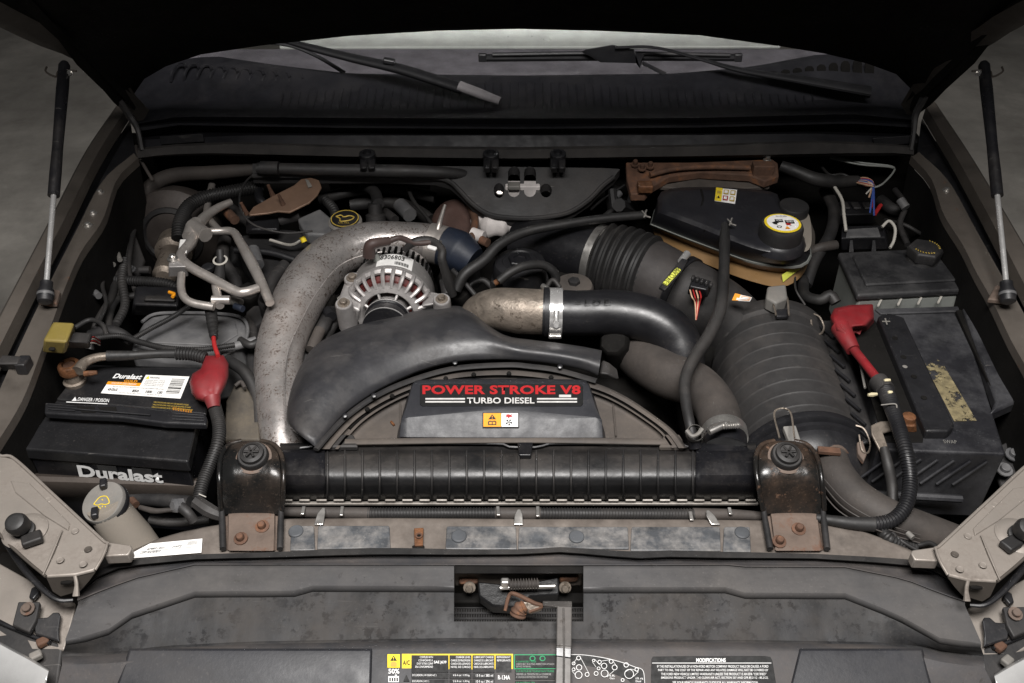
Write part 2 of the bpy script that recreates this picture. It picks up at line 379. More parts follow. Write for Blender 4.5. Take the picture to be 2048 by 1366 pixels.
def zl(v): return 1.27 - (v - 210) * (0.10 / 700)
def fender(side, name, label, lipo, lipi, gut, railo, raili, bolts):
    n = 30
    Z = lambda pts, dz: rs([(u, v, zl(v) + dz) for u, v in pts], n)
    r = root(name, label, 'fender', P(*Z(lipo, 0)[15]) * 1 - Vector((0, 0, .5)), 'fender edges beside the engine bay')
    A = [P(*p) for p in Z(lipo, 0)]; B = [P(*p) for p in Z(lipi, -.004)]; G = [P(*p) for p in Z(gut, -.055)]
    O = [P(*p) for p in Z(railo, -.035)]; I = [P(*p) for p in Z(raili, -.04)]
    sx = Vector((side, 0, 0))
    grid('outer_panel', [[a + sx * .05 - Vector((0, 0, .7)) for a in A], [a + sx * .06 - Vector((0, 0, .25)) for a in A], [a + sx * .022 - Vector((0, 0, .03)) for a in A],
                         [a + sx * .008 - Vector((0, 0, .006)) for a in A], A, B, [b - sx * .001 - Vector((0, 0, .03)) for b in B]], M['pewd'], r)
    grid('gutter', [[b - sx * .0015 - Vector((0, 0, .031)) for b in B], G, [o - Vector((0, 0, .03)) for o in O], [o - Vector((0, 0, .006)) for o in O]], M['blk'], r)
    grid('inner_rail', [[o - Vector((0, 0, .012)) for o in O], O, [o.lerp(i, .5) - Vector((0, 0, .003)) for o, i in zip(O, I)], I, [i - Vector((0, 0, .02)) for i in I]], M['pewd'], r)
    grid('inner_apron', [[i - Vector((0, 0, .021)) for i in I], [i - sx * -.02 - Vector((0, 0, .25)) for i in I], [i - Vector((0, 0, .45)) for i in I]], M['blkdeep'], r)
    for u, v in bolts: hexbolt('bolt', P(u, v, zl(v) - .04), (0, 0, 1), .006, .008, M['steel'], r)
    return r
fender(-1, 'fender', 'pewter fender edge with black gutter beside the battery with the white label',
       [(237, 208), (175, 300), (110, 425), (50, 540), (-20, 675), (-120, 880)],
       [(253, 216), (192, 312), (128, 440), (70, 552), (4, 684), (-95, 885)],
       [(262, 250), (215, 335), (155, 450), (100, 550), (30, 690), (-60, 885)],
       [(268, 306), (205, 362), (152, 462), (98, 568), (35, 700), (-45, 880)],
       [(276, 316), (233, 360), (205, 440), (161, 505), (128, 580), (105, 643), (85, 695), (44, 802), (-15, 900)],
       [(200, 386), (186, 428), (176, 452)])
fender(1, 'fender', 'pewter fender edge with black gutter beside the hex capped reservoir',
       [(1868, 203), (1945, 320), (2034, 470), (2110, 600), (2200, 760)],
       [(1852, 214), (1922, 330), (1998, 470), (2070, 610), (2160, 780)],
       [(1842, 245), (1900, 345), (1970, 470), (2040, 600), (2130, 780)],
       [(1838, 304), (1897, 362), (1948, 452), (2000, 545), (2052, 635), (2120, 780)],
       [(1822, 312), (1863, 358), (1887, 428), (1926, 490), (1952, 543), (1984, 600), (2022, 680), (2060, 750), (2100, 850)],
       [(1893, 382)])
# strut mounts rust stain patches on the rails
for nm, (u, v), lab in (('strut_bracket', (96, 590), 'rusty mounting tab under the strut foot beside the yellow green box'), ('strut_bracket', (1998, 585), 'rusty mounting tab under the strut foot beside the hex capped reservoir')):
    prism(nm, [(u - 22, v + 12, zl(v) - .028), (u + 16, v + 16, zl(v) - .028), (u + 24, v - 10, zl(v) - .028), (u - 6, v - 16, zl(v) - .028)], .012, M['rustl'], label=lab, cat='bracket', group='strut feet tabs')

# ================================================================ hood, struts
hb = [(250, 226, 2.14), (256, 190, 2.13), (285, 150, 2.1), (330, 124, 2.07), (400, 100, 2.04), (520, 82, 2.02), (700, 62, 2.0), (870, 52, 2.0), (1036, 48, 2.0), (1200, 52, 2.0), (1400, 61, 2.0), (1560, 83, 2.02), (1650, 98, 2.04), (1735, 118, 2.07), (1795, 140, 2.1), (1836, 180, 2.13), (1846, 222, 2.14)]
hd = root('hood', 'open hood with black felt underside arching above the engine', 'hood', Vector((0, 2.1, 1.3)))
b0 = [Py(*p) for p in hb]; fdir = Vector((0, -.72, .69)); nrm = Vector((0, .69, .72))
def hrow(t, off=0, spread=0): return [Vector((p.x * (1 + spread), 0, 0)) + Vector((0, p.y, p.z)) * 1 + fdir * t + nrm * off for p in b0]
def hrow2(t, off, k):
    # rows relax from the curved rear edge to a straight front edge
    mz = sum(p.z for p in b0) / len(b0); my = sum(p.y for p in b0) / len(b0)
    return [Vector((p.x, p.y * (1 - k) + my * k, p.z * (1 - k) + mz * k)) + fdir * t + nrm * off for p in b0]
grid('liner', [hrow2(0, 0.002, 0), hrow2(.05, -.004, .1), hrow2(.1, 0.0, .2), hrow2(.2, -.004, .4), hrow2(.26, .012, .5), hrow2(.5, .0, .8), hrow2(.9, 0, 1), hrow2(1.45, 0.02, 1)], M['fabric'], hd, solid=.012)  # front rows lengthened out of view to shade the cowl and rear bay
grid('outer_skin', [hrow2(-.004, .035, 0), hrow2(.1, .05, .2), hrow2(.5, .07, .8), hrow2(.9, .06, 1), hrow2(1.47, .035, 1)], M['pew'], hd, solid=.004)
# side flanges that reach forward past the struts
for s in (-1, 1):
    if s < 0: pts = [(268, 244), (240, 215), (205, 165), (165, 128), (125, 108), (80, 92), (40, 74), (-10, 50), (-110, 0)]
    else: pts = [(1832, 232), (1852, 200), (1880, 165), (1915, 130), (1950, 108), (1990, 85), (2020, 65), (2065, 42), (2160, -5)]
    ys = [2.15, 2.12, 2.06, 2.0, 1.96, 1.91, 1.86, 1.8, 1.68]
    e = [Py(u, v, y) for (u, v), y in zip(pts, ys)]
    grid('side_flange', [[p + Vector((-s * .05, -.01, .035)) for p in e], [p + Vector((-s * .025, 0, .005)) for p in e], e, [p + Vector((s * .008, .03, .03)) for p in e]], mat('hood flange paint', (.035, .031, .027), .6, dust=.3) if s < 0 else bpy.data.materials['hood flange paint'], hd)
    q0 = b0[0] if s < 0 else b0[-1]; q1 = b0[1] if s < 0 else b0[-2]
    mz = sum(p.z for p in b0) / len(b0); my = sum(p.y for p in b0) / len(b0)
    fill = []
    for p in e:
        t = max(0.0, (p - q0).dot(fdir)); k_ = min(1, t * 1.7); b_ = q0
        fill.append(Vector((b_.x - s * .03, b_.y * (1 - k_) + my * k_, b_.z * (1 - k_) + mz * k_)) + fdir * t)
    ein = [p + Vector((-s * .045, -.008, .03)) for p in e]
    grid('side_liner', [ein, [a.lerp(b, .5) + Vector((0, 0, .01)) for a, b in zip(ein, fill)], fill], M['fabric'], hd)
def strut(label, top, mid, bot, brk):
    r = root('gas_strut', label, 'strut', bot, 'gas struts holding the hood')
    T, Mi, B = Py(*top), None, P(*bot)
    Mi = T.lerp(B, .585)
    tube('cylinder', [T, T.lerp(Mi, .02), T.lerp(Mi, .78), T.lerp(Mi, .8), T.lerp(Mi, .82), Mi], [10.5, 12, 11.5, 10.5, 11.5, 11.5], M['blkg'], r, n=40)
    tube('rod', [Mi, B], 5.5, M['chrome'], r)
    d = (T - B).normalized()
    lathe('socket', B - d * .014, d, [(.008, -.004), (.014, 0), (.0155, .012), (.0155, .022), (.012, .03), (.012, .042), (.008, .044)], M['blk'], r)
    lathe('collar', B - d * .014, d, [(.0158, .012), (.0162, .013), (.0162, .017), (.0158, .018)], M['grey'], r, caps=False)
    lathe('top_end', T + d * .0, d, [(.012, -.01), (.012, .012), (.008, .02)], M['blk'], r)
    s = brk
    q = [T + Vector((-.035 * s, 0, .008)), T + Vector((-.038 * s, -.005, -.002)), T + Vector((-.018 * s, -.008, -.012)), T + Vector((-.006 * s, -.008, .002)), T + Vector((.03 * s, -.006, .0))]
    tube('bracket_edge', q, 2.2, M['pewd'], r, seg=6)
    hexbolt('bolt', T + Vector((.018 * s, -.012, -.002)), (0, -.8, .3), .004, .006, M['steel'], r)
    return r
strut('black gas strut beside the yellow green box fender', (128, 140, 1.955), 0, (91, 590, zl(590) - .01), 1)
strut('black gas strut beside the hex capped reservoir fender', (1969, 140, 1.955), 0, (2015, 590, zl(590) - .01), -1)
# hinge arms
for s in (-1, 1):
    if s < 0: q = [(236, 196, 2.1), (262, 236, 2.1), (276, 262, 2.08), (284, 300, 2.06)]
    else: q = [(1852, 190, 2.1), (1832, 228, 2.1), (1828, 262, 2.08), (1822, 300, 2.06)]
    tube('hinge_arm', [Py(*p) for p in q], [9, 7, 5, 5], M['blkd'], hd, seg=6)

# ================================================================ cowl, windshield, wipers
cw = root('windshield_cowl', 'wide black cowl panel with louvred ends below the windshield', 'cowl', Vector((0, 2.08, 1.18)))
us = lin(0, 1, 41)
def crow(pts, y): 
    L_, R_ = pts[0][0], pts[-1][0]
    return [Py(*p, y) for p in polyu(pts, [L_ + (R_ - L_) * t for t in us])]
rows = [
    crow([(278, 318), (330, 312), (420, 310), (700, 318), (1036, 322), (1400, 318), (1700, 312), (1790, 311), (1826, 313)], 2.075),
    crow([(276, 316), (330, 309), (420, 306), (700, 313), (1036, 317), (1400, 312), (1700, 306), (1790, 306), (1828, 309)], 2.055),
    crow([(276, 300), (360, 292), (480, 288), (700, 296), (1036, 300), (1400, 294), (1620, 285), (1780, 291), (1828, 296)], 2.06),
    crow([(277, 296), (360, 287), (480, 284), (700, 291), (1036, 294), (1400, 289), (1620, 281), (1780, 286), (1828, 292)], 2.085),
    crow([(280, 280), (480, 271), (700, 271), (1036, 271), (1400, 270), (1620, 267), (1828, 275)], 2.10),
    crow([(280, 274), (400, 264), (700, 266), (1036, 267), (1400, 266), (1620, 262), (1828, 268)], 2.16),
    crow([(278, 262), (360, 250), (700, 256), (1036, 258), (1400, 255), (1700, 247), (1826, 255)], 2.12),
    crow([(276, 256), (360, 246), (700, 252), (1036, 254), (1400, 251), (1700, 243), (1826, 250)], 2.125),
    crow([(274, 252), (360, 242), (700, 247), (1036, 249), (1400, 246), (1700, 238), (1826, 245)], 2.16),
    crow([(272, 248), (360, 233), (700, 236), (1036, 237), (1400, 236), (1700, 228), (1828, 240)], 2.15),
    crow([(262, 238), (330, 226), (700, 227), (1036, 226), (1400, 226), (1740, 222), (1834, 232)], 2.2),
    crow([(255, 205), (330, 200), (700, 200), (1036, 200), (1400, 200), (1740, 200), (1844, 200)], 2.3),
    crow([(286, 152), (350, 145), (430, 128), (560, 138), (700, 150), (1036, 155), (1350, 150), (1500, 138), (1640, 118), (1760, 130), (1808, 150)], 2.40),
    crow([(330, 124), (380, 116), (430, 112), (560, 131), (700, 147), (1036, 151), (1350, 147), (1500, 134), (1640, 108), (1720, 108), (1775, 130)], 2.43)]
cowlm = mat('faded cowl plastic', (.009, .009, .011), .5, var=.3, dust=.3, dcol=(.022, .02, .021), dscale=6, up=.3, spec=.25)
seam = mat('dusty cowl seal', (.022, .02, .019), .7, var=.3, dust=.5, dcol=(.055, .048, .043), dscale=7, up=.3)
grid('seal_strip', rows[:4], seam, cw)
grid('panel', rows[3:], cowlm, cw)
# louvres at both ends
for k in range(10):
    u = 352 + k * 26; h = 26 - k * 1.3
    tube('louver', [Py(u - 10, 163 + k * 2, 2.36), Py(u - 8, 146 + k * 2, 2.365), Py(u + 2, 128 + k * 2.6, 2.39), Py(u + 15, 126 + k * 2.6, 2.39), Py(u + 20, 134 + k * 2.6, 2.375)], 3.2, cowlm, cw, seg=6)
for k in range(9):
    u = 1738 - k * 24
    prism('louver', [Py(u + dx, 147 - h + k * 1.6, 2.375) for dx, h in ((-9, 0), (9, 0), (9, 22 - k * 1.1), (5, 30 - k * 1.8), (-3, 31 - k * 1.9), (-8, 26 - k * 1.6))], .004, M['blkdeep'], cw, d=(0, -.5, .6), bevel=0)
for k in range(64):
    u = 560 + k * 17
    if 880 < u < 1010 and False: continue
    tube('grille_bar', [Py(u, 218, 2.235), Py(u + (1036 - u) * .012, 190, 2.315), Py(u + (1036 - u) * .03, 166, 2.375)], 1.6, cowlm, cw, seg=5, n=5)
# small printed plate seams on cowl face
for (u, v) in ((365, 277), (1790, 280)):
    prism('access_plate', [Py(u - 45, v - 4, 2.084), Py(u + 40, v - 10, 2.084), Py(u + 44, v + 6, 2.081), Py(u - 42, v + 12, 2.081)], .003, M['blk'], cw, d=(0, -1, .3), bevel=.001)
# windshield and dashboard
g0 = [(395, 118, 2.435), (560, 133, 2.435), (700, 149, 2.435), (1036, 153, 2.435), (1350, 149, 2.435), (1500, 136, 2.435), (1680, 112, 2.435)]
gb = [Py(*p) - Vector((0, 0, .004)) for p in g0]
grid('windshield', [gb, [p + Vector((0, .35, .28)) for p in gb], [p + Vector((0, .75, .56)) for p in gb]], M['glass'], label='sloping glass windshield behind the wipers', cat='windshield', solid=.004)
ds = root('dashboard', 'grey dashboard seen through the windshield', 'dashboard', Vector((0, 2.7, 1.1)))
box('dash_top', Vector((0, 2.66, 1.15)), (2.0, .38, .08), M['dash'], ds, bevel=.01)
box('dash_body', Vector((0, 2.74, .9)), (1.95, .5, .42), M['dash'], ds)
sh = root('reflection_panel', 'pale sage panel with embossed slots behind the windshield, standing in for its reflection', 'panel', Vector((0, 2.9, 1.15)))  # added panel, its pale tone stands in for a reflection in the glass
hexa('sheet', [Py(560, 101, 2.85), Py(1560, 99, 2.85), Py(1560, 40, 3.1), Py(560, 40, 3.1)], [p + Vector((0, -.003, .012)) for p in (Py(560, 101, 2.85), Py(1560, 99, 2.85), Py(1560, 40, 3.1), Py(560, 40, 3.1))], M['sage'], sh)
for a, b in ((755, 868), (880, 995), (1122, 1200), (1212, 1325)):
    tube('slot', [Py(a, 84 + (a - 755) * .004, 2.905), Py(b, 85, 2.905)], 1.6, M['dash'], sh, seg=6)
lathe('knob', Py(1093, 84, 2.905), (0, -.4, 1), [(.012, 0), (.012, .01), (.008, .014)], M['sage'], sh, seg=12)
tube('emblem_outline', [Py(1016, 72, 2.93), Py(1022, 92, 2.9), Py(1058, 92, 2.9), Py(1064, 72, 2.93)], .8, M['dash'], sh, seg=5)
# wipers
M['wip'] = mat('wiper black', (.007, .007, .008), .6, spec=.2, fleck=.05)
wp = root('windshield_wiper', 'wiper arm lying across the cowl with a pale grey end cap', 'wiper', Py(960, 190, 2.26), 'windshield wipers')
tube('arm', [Py(560, 78, 2.40), Py(610, 92, 2.38), Py(700, 115, 2.36), Py(800, 138, 2.33), Py(880, 163, 2.30), Py(925, 178, 2.285)], [7, 11, 13, 15, 16, 16], M['wip'], wp, squash=.6)
tube('end_cap', [Py(918, 172, 2.285), Py(960, 188, 2.27), Py(1000, 203, 2.255)], [14, 14, 11], mat('pale grey cap rubber', (.17, .16, .165), .7, dust=.3, dcol=(.12, .11, .11)), wp, squash=.7)
tube('blade', [Py(440, 84, 2.46), Py(560, 88, 2.45), Py(625, 108, 2.44), Py(690, 146, 2.43)], [3, 3, 4, 4], M['blk'], wp, seg=8)
box('hinge_pin', Py(778, 122, 2.33), (.03, .02, .012), M['blk'], wp, ry=.2)
wp = root('windshield_wiper', 'flat black wiper blade lying level across the windshield', 'wiper', Py(1600, 165, 2.3), 'windshield wipers')
tube('blade', [Py(962, 116, 2.45), Py(1220, 114, 2.45), Py(1478, 115, 2.45)], 8, M['wip'], wp, seg=8)
tube('blade_spine', [Py(985, 109, 2.44), Py(1220, 106, 2.44), Py(1460, 110, 2.44)], 4, M['blk'], wp, seg=8)
hexa('hub', [Py(1160, 104, 2.425), Py(1285, 112, 2.425), Py(1280, 128, 2.425), Py(1200, 126, 2.425)], [Py(1170, 98, 2.415), Py(1225, 88, 2.415), Py(1270, 98, 2.415), Py(1220, 118, 2.415)], M['blk'], wp)
tube('arm', [Py(1230, 95, 2.41), Py(1310, 95, 2.41), Py(1400, 118, 2.39), Py(1480, 140, 2.35), Py(1600, 160, 2.31), Py(1740, 184, 2.27)], [5, 5, 7, 12, 17, 20], M['wip'], wp, squash=.5)
tube('link', [Py(1285, 126, 2.42), Py(1330, 148, 2.42)], 4, M['blk'], wp, seg=6)
for u in (965, 1476): box('blade_tip', Py(u, 115, 2.445), (.022, .014, .022), M['blk'], wp)
# ================================================================ front: grille cover, latch, stickers
gs = root('grille_cover', 'broad weathered black plastic cover with ridges in front of the radiator', 'cover', Vector((0, .85, .95)))
ucols = sorted(set([0, 60, 130, 200, 265, 330, 390, 460, 520, 590, 625, 680, 740, 800, 860, 908, 960, 1000, 1036, 1080, 1120, 1167, 1220, 1280, 1340, 1400, 1450, 1490, 1560, 1630, 1690, 1750, 1790, 1840, 1890, 1940, 2000, 2048]))
def srow(pts, z, dz=None):
    Lr, Rr = pts[0][0], pts[-1][0]; out = []
    for u in ucols:
        uu = u
        if u < 390: uu = Lr + (390 - Lr) * u / 390
        if u > 1690: uu = 1690 + (Rr - 1690) * (u - 1690) / 358
        p = polyu(pts, [uu])[0]; out.append(P(uu, p[1], z if not dz else z + dz(uu)))
    return out
seal_t = [(160, 1168), (195, 1140), (245, 1120), (400, 1108), (560, 1104), (640, 1099), (760, 1095), (900, 1098), (960, 1099), (1040, 1099), (1120, 1094), (1200, 1098), (1260, 1105), (1330, 1100), (1430, 1103), (1620, 1107), (1750, 1114), (1850, 1121), (1895, 1140), (1937, 1178)]
off = lambda pts, d: [(u, v + d) for u, v in pts]
wav = lambda a, b: [(u, v + a + (b - a) * (0.5 + .5 * math.sin(u / 95))) for u, v in seal_t]
Rtop = [(156, 1203), (205, 1182), (270, 1158), (390, 1131), (800, 1131), (1036, 1132), (1300, 1132), (1460, 1131), (1490, 1135), (1690, 1136), (1810, 1160), (1880, 1188), (1930, 1205)]
Rbot = [(131, 1284), (205, 1272), (262, 1232), (392, 1188), (520, 1188), (590, 1187), (625, 1177), (905, 1178), (1167, 1180), (1450, 1180), (1490, 1191), (1690, 1192), (1790, 1232), (1888, 1286), (1962, 1290)]
srows = [srow(off(seal_t, 2), 1.035), srow(seal_t, 1.056), srow(wav(9, 13), 1.056), srow(wav(11, 16), 1.040), srow(off(seal_t, 20), 1.036), srow(off(Rtop, -2), 1.038), srow(Rtop, 1.046), srow(off(Rtop, 6), 1.0475), srow(off(Rbot, -6), 1.0440), srow(off(Rbot, 0), 1.040), srow(off(Rbot, 7), 1.0315)]
mid = [(128, 1300), (205, 1292), (262, 1262), (392, 1243), (1690, 1243), (1790, 1270), (1888, 1300), (1965, 1304)]
low = [(124, 1308), (240, 1304), (320, 1292), (500, 1283), (780, 1278), (908, 1276), (1167, 1278), (1500, 1280), (1750, 1284), (1840, 1292), (1900, 1306), (1968, 1312)]
srows += [srow(mid, 1.018), srow(low, 1.006), srow(off(low, 5), 1.009), srow(off(low, 13), 1.019), srow(off(low, 22), 1.0225), srow([(116, 1366), (1036, 1366), (1984, 1366)], 1.008), srow([(108, 1420), (1036, 1420), (1995, 1420)], .99), srow([(104, 1450), (1036, 1450), (1998, 1450)], .94)]
i0, i1 = ucols.index(908), ucols.index(1167)
hole = lambda a: (lambda i, k: i0 <= k < i1 and 6 <= i + a <= 10)
grid('upper_recess', srows[3:7], M['lowerp'], gs, solid=.003)
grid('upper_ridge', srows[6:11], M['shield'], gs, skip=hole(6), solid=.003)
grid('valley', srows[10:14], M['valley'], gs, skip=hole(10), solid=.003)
grid('lower_panel', srows[13:], M['lowerp'], gs, solid=.003)
grid('rubber_seal', srows[:4], M['rub'], gs, solid=.002)
# raised lower plates either side
def czl(v): return 1.0225 if v <= 1302 else 1.0225 + (1.008 - 1.0225) * (v - 1302) / 64
for (a, b, c, d) in ((262, 742, 216, 738), (1602, 1842, 1570, 1874)):
    rws = []
    for t, v in ((0, 1297), (.03, 1300), (.12, 1312), (.5, 1362), (1, 1420)):
        z = (czl(v) if v <= 1366 else 1.008 - (v - 1366) * .018 / 54) + (.0045 if t > .02 else .0005)
        l_, r_ = a + (c - a) * t, b + (d - b) * t
        rws.append([P(l_ - 3, v, z - .0045)] + [P(l_ + (r_ - l_) * x, v, z) for x in lin(0, 1, 8)] + [P(r_ + 3, v, z - .0045)])
    grid('lower_plate', rws, M['cover'], gs, bevel=.0015)
# hole walls
h = [P(908, 1131, 1.046), P(1167, 1131, 1.046), P(1167, 1243, 1.018), P(908, 1243, 1.018)]
grid('latch_well', [[p for p in h], [p + Vector((0, 0, -.02)) for p in h]], M['blkd'], gs, close=True, smooth=False)
# dirt smears and the painted slope shading are left to the materials

lt = root('hood_latch', 'greasy rusted hood latch with coil spring in the cover opening', 'latch', P(1036, 1200, .96))
box('back_plate', P(1036, 1150, .985), (.215, .02, .035), M['core'], lt)
hexa('bracket', [P(918, 1172, .97), P(958, 1172, .97), P(958, 1150, .97), P(918, 1150, .97)], [P(918, 1168, .99), P(955, 1166, .99), P(958, 1146, .99), P(916, 1146, .99)], M['rust'], lt)
hexa('bracket', [P(1118, 1168, .985), P(1156, 1164, .985), P(1156, 1150, .985), P(1118, 1152, .985)], [P(1120, 1158, 1.0), P(1158, 1154, 1.0), P(1158, 1147, 1.0), P(1120, 1149, 1.0)], M['rust'], lt)
for u, v in ((939, 1171), (1130, 1171)): hexbolt('bolt', P(u, v + 3, .985), (0, -.8, .5), .006, .012, M['cast'], lt)
grease = mat('greasy black steel', (.009, .009, .0095), .4, var=.4, bump=.3, bscale=60, dust=.3, spec=.25)
prism('latch_plate', [P(955, 1162, 1.0), P(1010, 1168, 1.0), P(1060, 1165, 1.0), P(1118, 1152, 1.0), P(1118, 1188, .99), P(1060, 1192, .985), P(1035, 1215, .98), P(985, 1212, .98), P(958, 1192, .99)], .02, grease, lt)
tube('spring', [P(1018, 1170, 1.012), P(1078, 1168, 1.012)], 10, M['rubbr'], lt, ribs=11, amp=.22, seg=12)
box('spring_stop', P(1010, 1167, 1.016), (.014, .012, .018), M['steel'], lt)
tube('shaft', [P(1000, 1176, 1.01), P(1110, 1172, 1.01)], 4, M['steel'], lt)
tube('lever', [P(1010, 1222, .995), P(1018, 1192, 1.005), P(1030, 1188, 1.01), P(1068, 1206, 1.005), P(1084, 1212, 1.0), P(1058, 1224, .995)], [3.4, 4, 4.5, 4.5, 4, 3], M['rust'], lt, seg=8)
tube('pivot_bolt', [P(1035, 1232, .985), P(1040, 1218, .995), P(1052, 1211, 1.0)], [16, 15, 11], M['rust'], lt, ribs=4, amp=.07)
prism('striker_plate', [P(1040, 1200, 1.008), P(1072, 1206, 1.006), P(1086, 1216, 1.0), P(1060, 1224, .996), P(1044, 1214, 1.0)], .008, M['cast'], lt)
# release handle
hb_ = root('release_lever', 'grey flat steel hood release lever bent over the cover', 'lever', P(1128, 1366, 1.01))
hm = mat('scuffed grey steel lever', (.085, .08, .076), .5, .3, var=.35, dust=.4, dcol=(.13, .112, .1), up=0, spots=((.04, .035, .03), 40, .62), scr=.6)
prism('arm', [P(1085, 1201, 1.03), P(1144, 1202, 1.045), P(1144, 1215, 1.05), P(1113, 1213, 1.05), P(1086, 1210, 1.03)], .005, hm, hb_, bevel=.0015)
prism('blade', [P(1114, 1212, 1.05), P(1144, 1213, 1.05), P(1143, 1292, 1.043), P(1113, 1290, 1.043)], .006, hm, hb_, bevel=.0015)
prism('blade', [P(1113, 1290, 1.043), P(1143, 1292, 1.043), P(1142, 1410, 1.012), P(1109, 1410, 1.012)], .006, hm, hb_, bevel=.0015)
tube('crease', [P(1127, 1216, 1.0515), P(1128, 1290, 1.0445), P(1127, 1400, 1.016)], 2.2, hm, hb_, seg=6)
prism('black_sleeve', [P(1112, 1294, 1.0435), P(1143, 1296, 1.0435), P(1142, 1316, 1.038), P(1112, 1312, 1.038)], .008, M['blkg'], hb_, bevel=.001)
# condenser below the opening
cn = root('condenser', 'dark finned condenser core seen through the cover opening', 'condenser', P(1036, 1240, .9))
box('tank', P(1036, 1205, .945), (.4, .02, .03), M['blkdeep'], cn)
for k in range(3):
    box('tube_row', P(1036, 1219 + 11 * k, .94), (.4, .004, .012), M['blkd'], cn, bevel=0)
    for j in range(52):
        u = 908 + j * 5
        if j == 0 and k == 0:
            fin0 = box('fin', P(u, 1224 + 11 * k, .942), (.0016, .008, .006), M['blkd'], cn, bevel=0, smooth=False); f0 = P(u, 1224, .942)
        else:
            f = fin0.copy(); COL.objects.link(f); f.parent = cn; f.location = P(u, 1224 + 11 * k, .942) - f0

# stickers on the cover --------------------------------------------------------
def cz(v):  # height of the lower cover at row v
    if v <= 1300: return 1.0225
    if v < 1366: return 1.0225 + (1.008 - 1.0225) * (v - 1300) / 66
    return 1.008 - (v - 1366) * .018 / 54
def q4(u0, v0, u1, v1, z=None, d0=0, d1=0):
    f = z or (lambda v: cz(v) + .0006)
    return [P(u0, v0, f(v0)), P(u1, v0 + d0, f(v0)), P(u1 + d1, v1, f(v1)), P(u0 - d1, v1, f(v1))]
st = root('coolant_sticker', 'small yellow and black coolant warning sticker beside the A/C chart', 'sticker', P(786, 1340, 1.012))
Q = q4(774, 1308, 801, 1420); decal('backing', Q, M['blkp'], st)
decal('yellow_block', q4(775, 1309, 800, 1336), M['yel'], st, lift=LIFT + .0004)
polyq('warning_triangle', q4(775, 1309, 800, 1336), [(.5, .1), (.78, .5), (.22, .5)], M['blkp'], st, lift=LIFT + .001)
text('exclamation', '!', sub(q4(775, 1309, 800, 1336), .46, .22, .54, .47), M['yel'], st, lift=LIFT + .0016)
polyq('book', q4(775, 1309, 800, 1336), [(.25, .65), (.4, .55), (.6, .55), (.75, .65), (.75, .92), (.25, .92)], M['gold'], st, lift=LIFT + .001)
text('percent_text', '50%', q4(777, 1338, 799, 1348), M['white'], st, bold=.02)
polyq('battery_pictogram', q4(775, 1350, 800, 1366), [(.08, .2), (.6, .2), (.62, .0), (.75, .0), (.77, .2), (.92, .2), (.92, .95), (.08, .95)], M['white'], st, lift=LIFT + .001)
for k in range(4): polyq('cell', q4(775, 1350, 800, 1366), [(.16 + .19 * k, .4), (.28 + .19 * k, .4), (.28 + .19 * k, .85), (.16 + .19 * k, .85)], M['blkp'], st, lift=LIFT + .0016)

st = root('air_conditioning_sticker', 'yellow and black air conditioning refrigerant chart sticker on the cover', 'sticker', P(914, 1340, 1.012))
Q = q4(804, 1308, 1026, 1420); decal('backing', Q, M['yel'], st)
cells = [(823, 1311, 897, 1345), (899, 1311, 943, 1345), (945, 1311, 989, 1345), (991, 1311, 1023, 1420), (823, 1347, 897, 1357), (899, 1347, 943, 1357), (945, 1347, 989, 1357), (823, 1359, 897, 1400), (899, 1359, 943, 1400), (945, 1359, 989, 1400)]
for c in cells: decal('cell', q4(*c), M['blkp'], st, lift=LIFT + .0004)
text('heading', 'A/C', q4(806, 1321, 820, 1330), M['blkp'], st, bold=.01)
polyq('warning_triangle', q4(804, 1350, 822, 1364), [(.5, .0), (.85, .95), (.15, .95)], M['blkp'], st, lift=LIFT + .001)
for i, s in enumerate(('COMPLIES WITH', 'CONFORME A', 'DOIT ETRE CONF', 'EN CONFORMIDAD')): text('print', s, q4(840 - i * 3, 1313 + 6.4 * i, 866, 1317 + 6.4 * i), M['white'], st)
text('standard_number', 'SAE J639', q4(868, 1322, 893, 1329), M['white'], st, bold=.015)
for i, s in enumerate(('CHARGE LEVEL', 'CHARGE DE FRIGORIGENE', 'CARGA DE LLENADO', 'NIVEL DE CARGO')):
    text('print', s, q4(902 + (0 if i else 10), 1313 + 6.5 * i, 941, 1317 + 6.5 * i), M['white'], st)
for i, s in enumerate(('LUBRICANT CHARGE', 'CHARGE DE LUBRICANT', 'CARGA DE LUBRICANTE', 'NIVEL DE LUBRICANTE')): text('print', s, q4(948, 1313 + 6.5 * i, 987, 1317 + 6.5 * i), M['white'], st)
for i, s in enumerate(('REFRIGERANT', 'REFRIGERANTE')): text('print', s, q4(994, 1313 + 6.5 * i, 1021, 1317 + 6.5 * i), M['white'], st)
text('model_row', 'EXCURSION ( W/ REAR A/C )', q4(825, 1349, 873, 1354), M['white'], st); text('model_row', 'EXCURSION ( UCC )', q4(825, 1361, 858, 1366), M['white'], st)
text('charge_value', '4 lb 4 oz / 1.93 kg', q4(906, 1349, 939, 1354), M['white'], st); text('charge_value', '2 lb 8 oz / 1.30 kg', q4(906, 1361, 939, 1366), M['white'], st)
text('charge_value', '13 fl oz / 385 ml', q4(952, 1349, 986, 1354), M['white'], st); text('charge_value', '10 fl oz / 296 ml', q4(952, 1361, 986, 1366), M['white'], st)
text('refrigerant_name', 'R-134A', q4(996, 1351, 1020, 1360), M['white'], st, bold=.015)

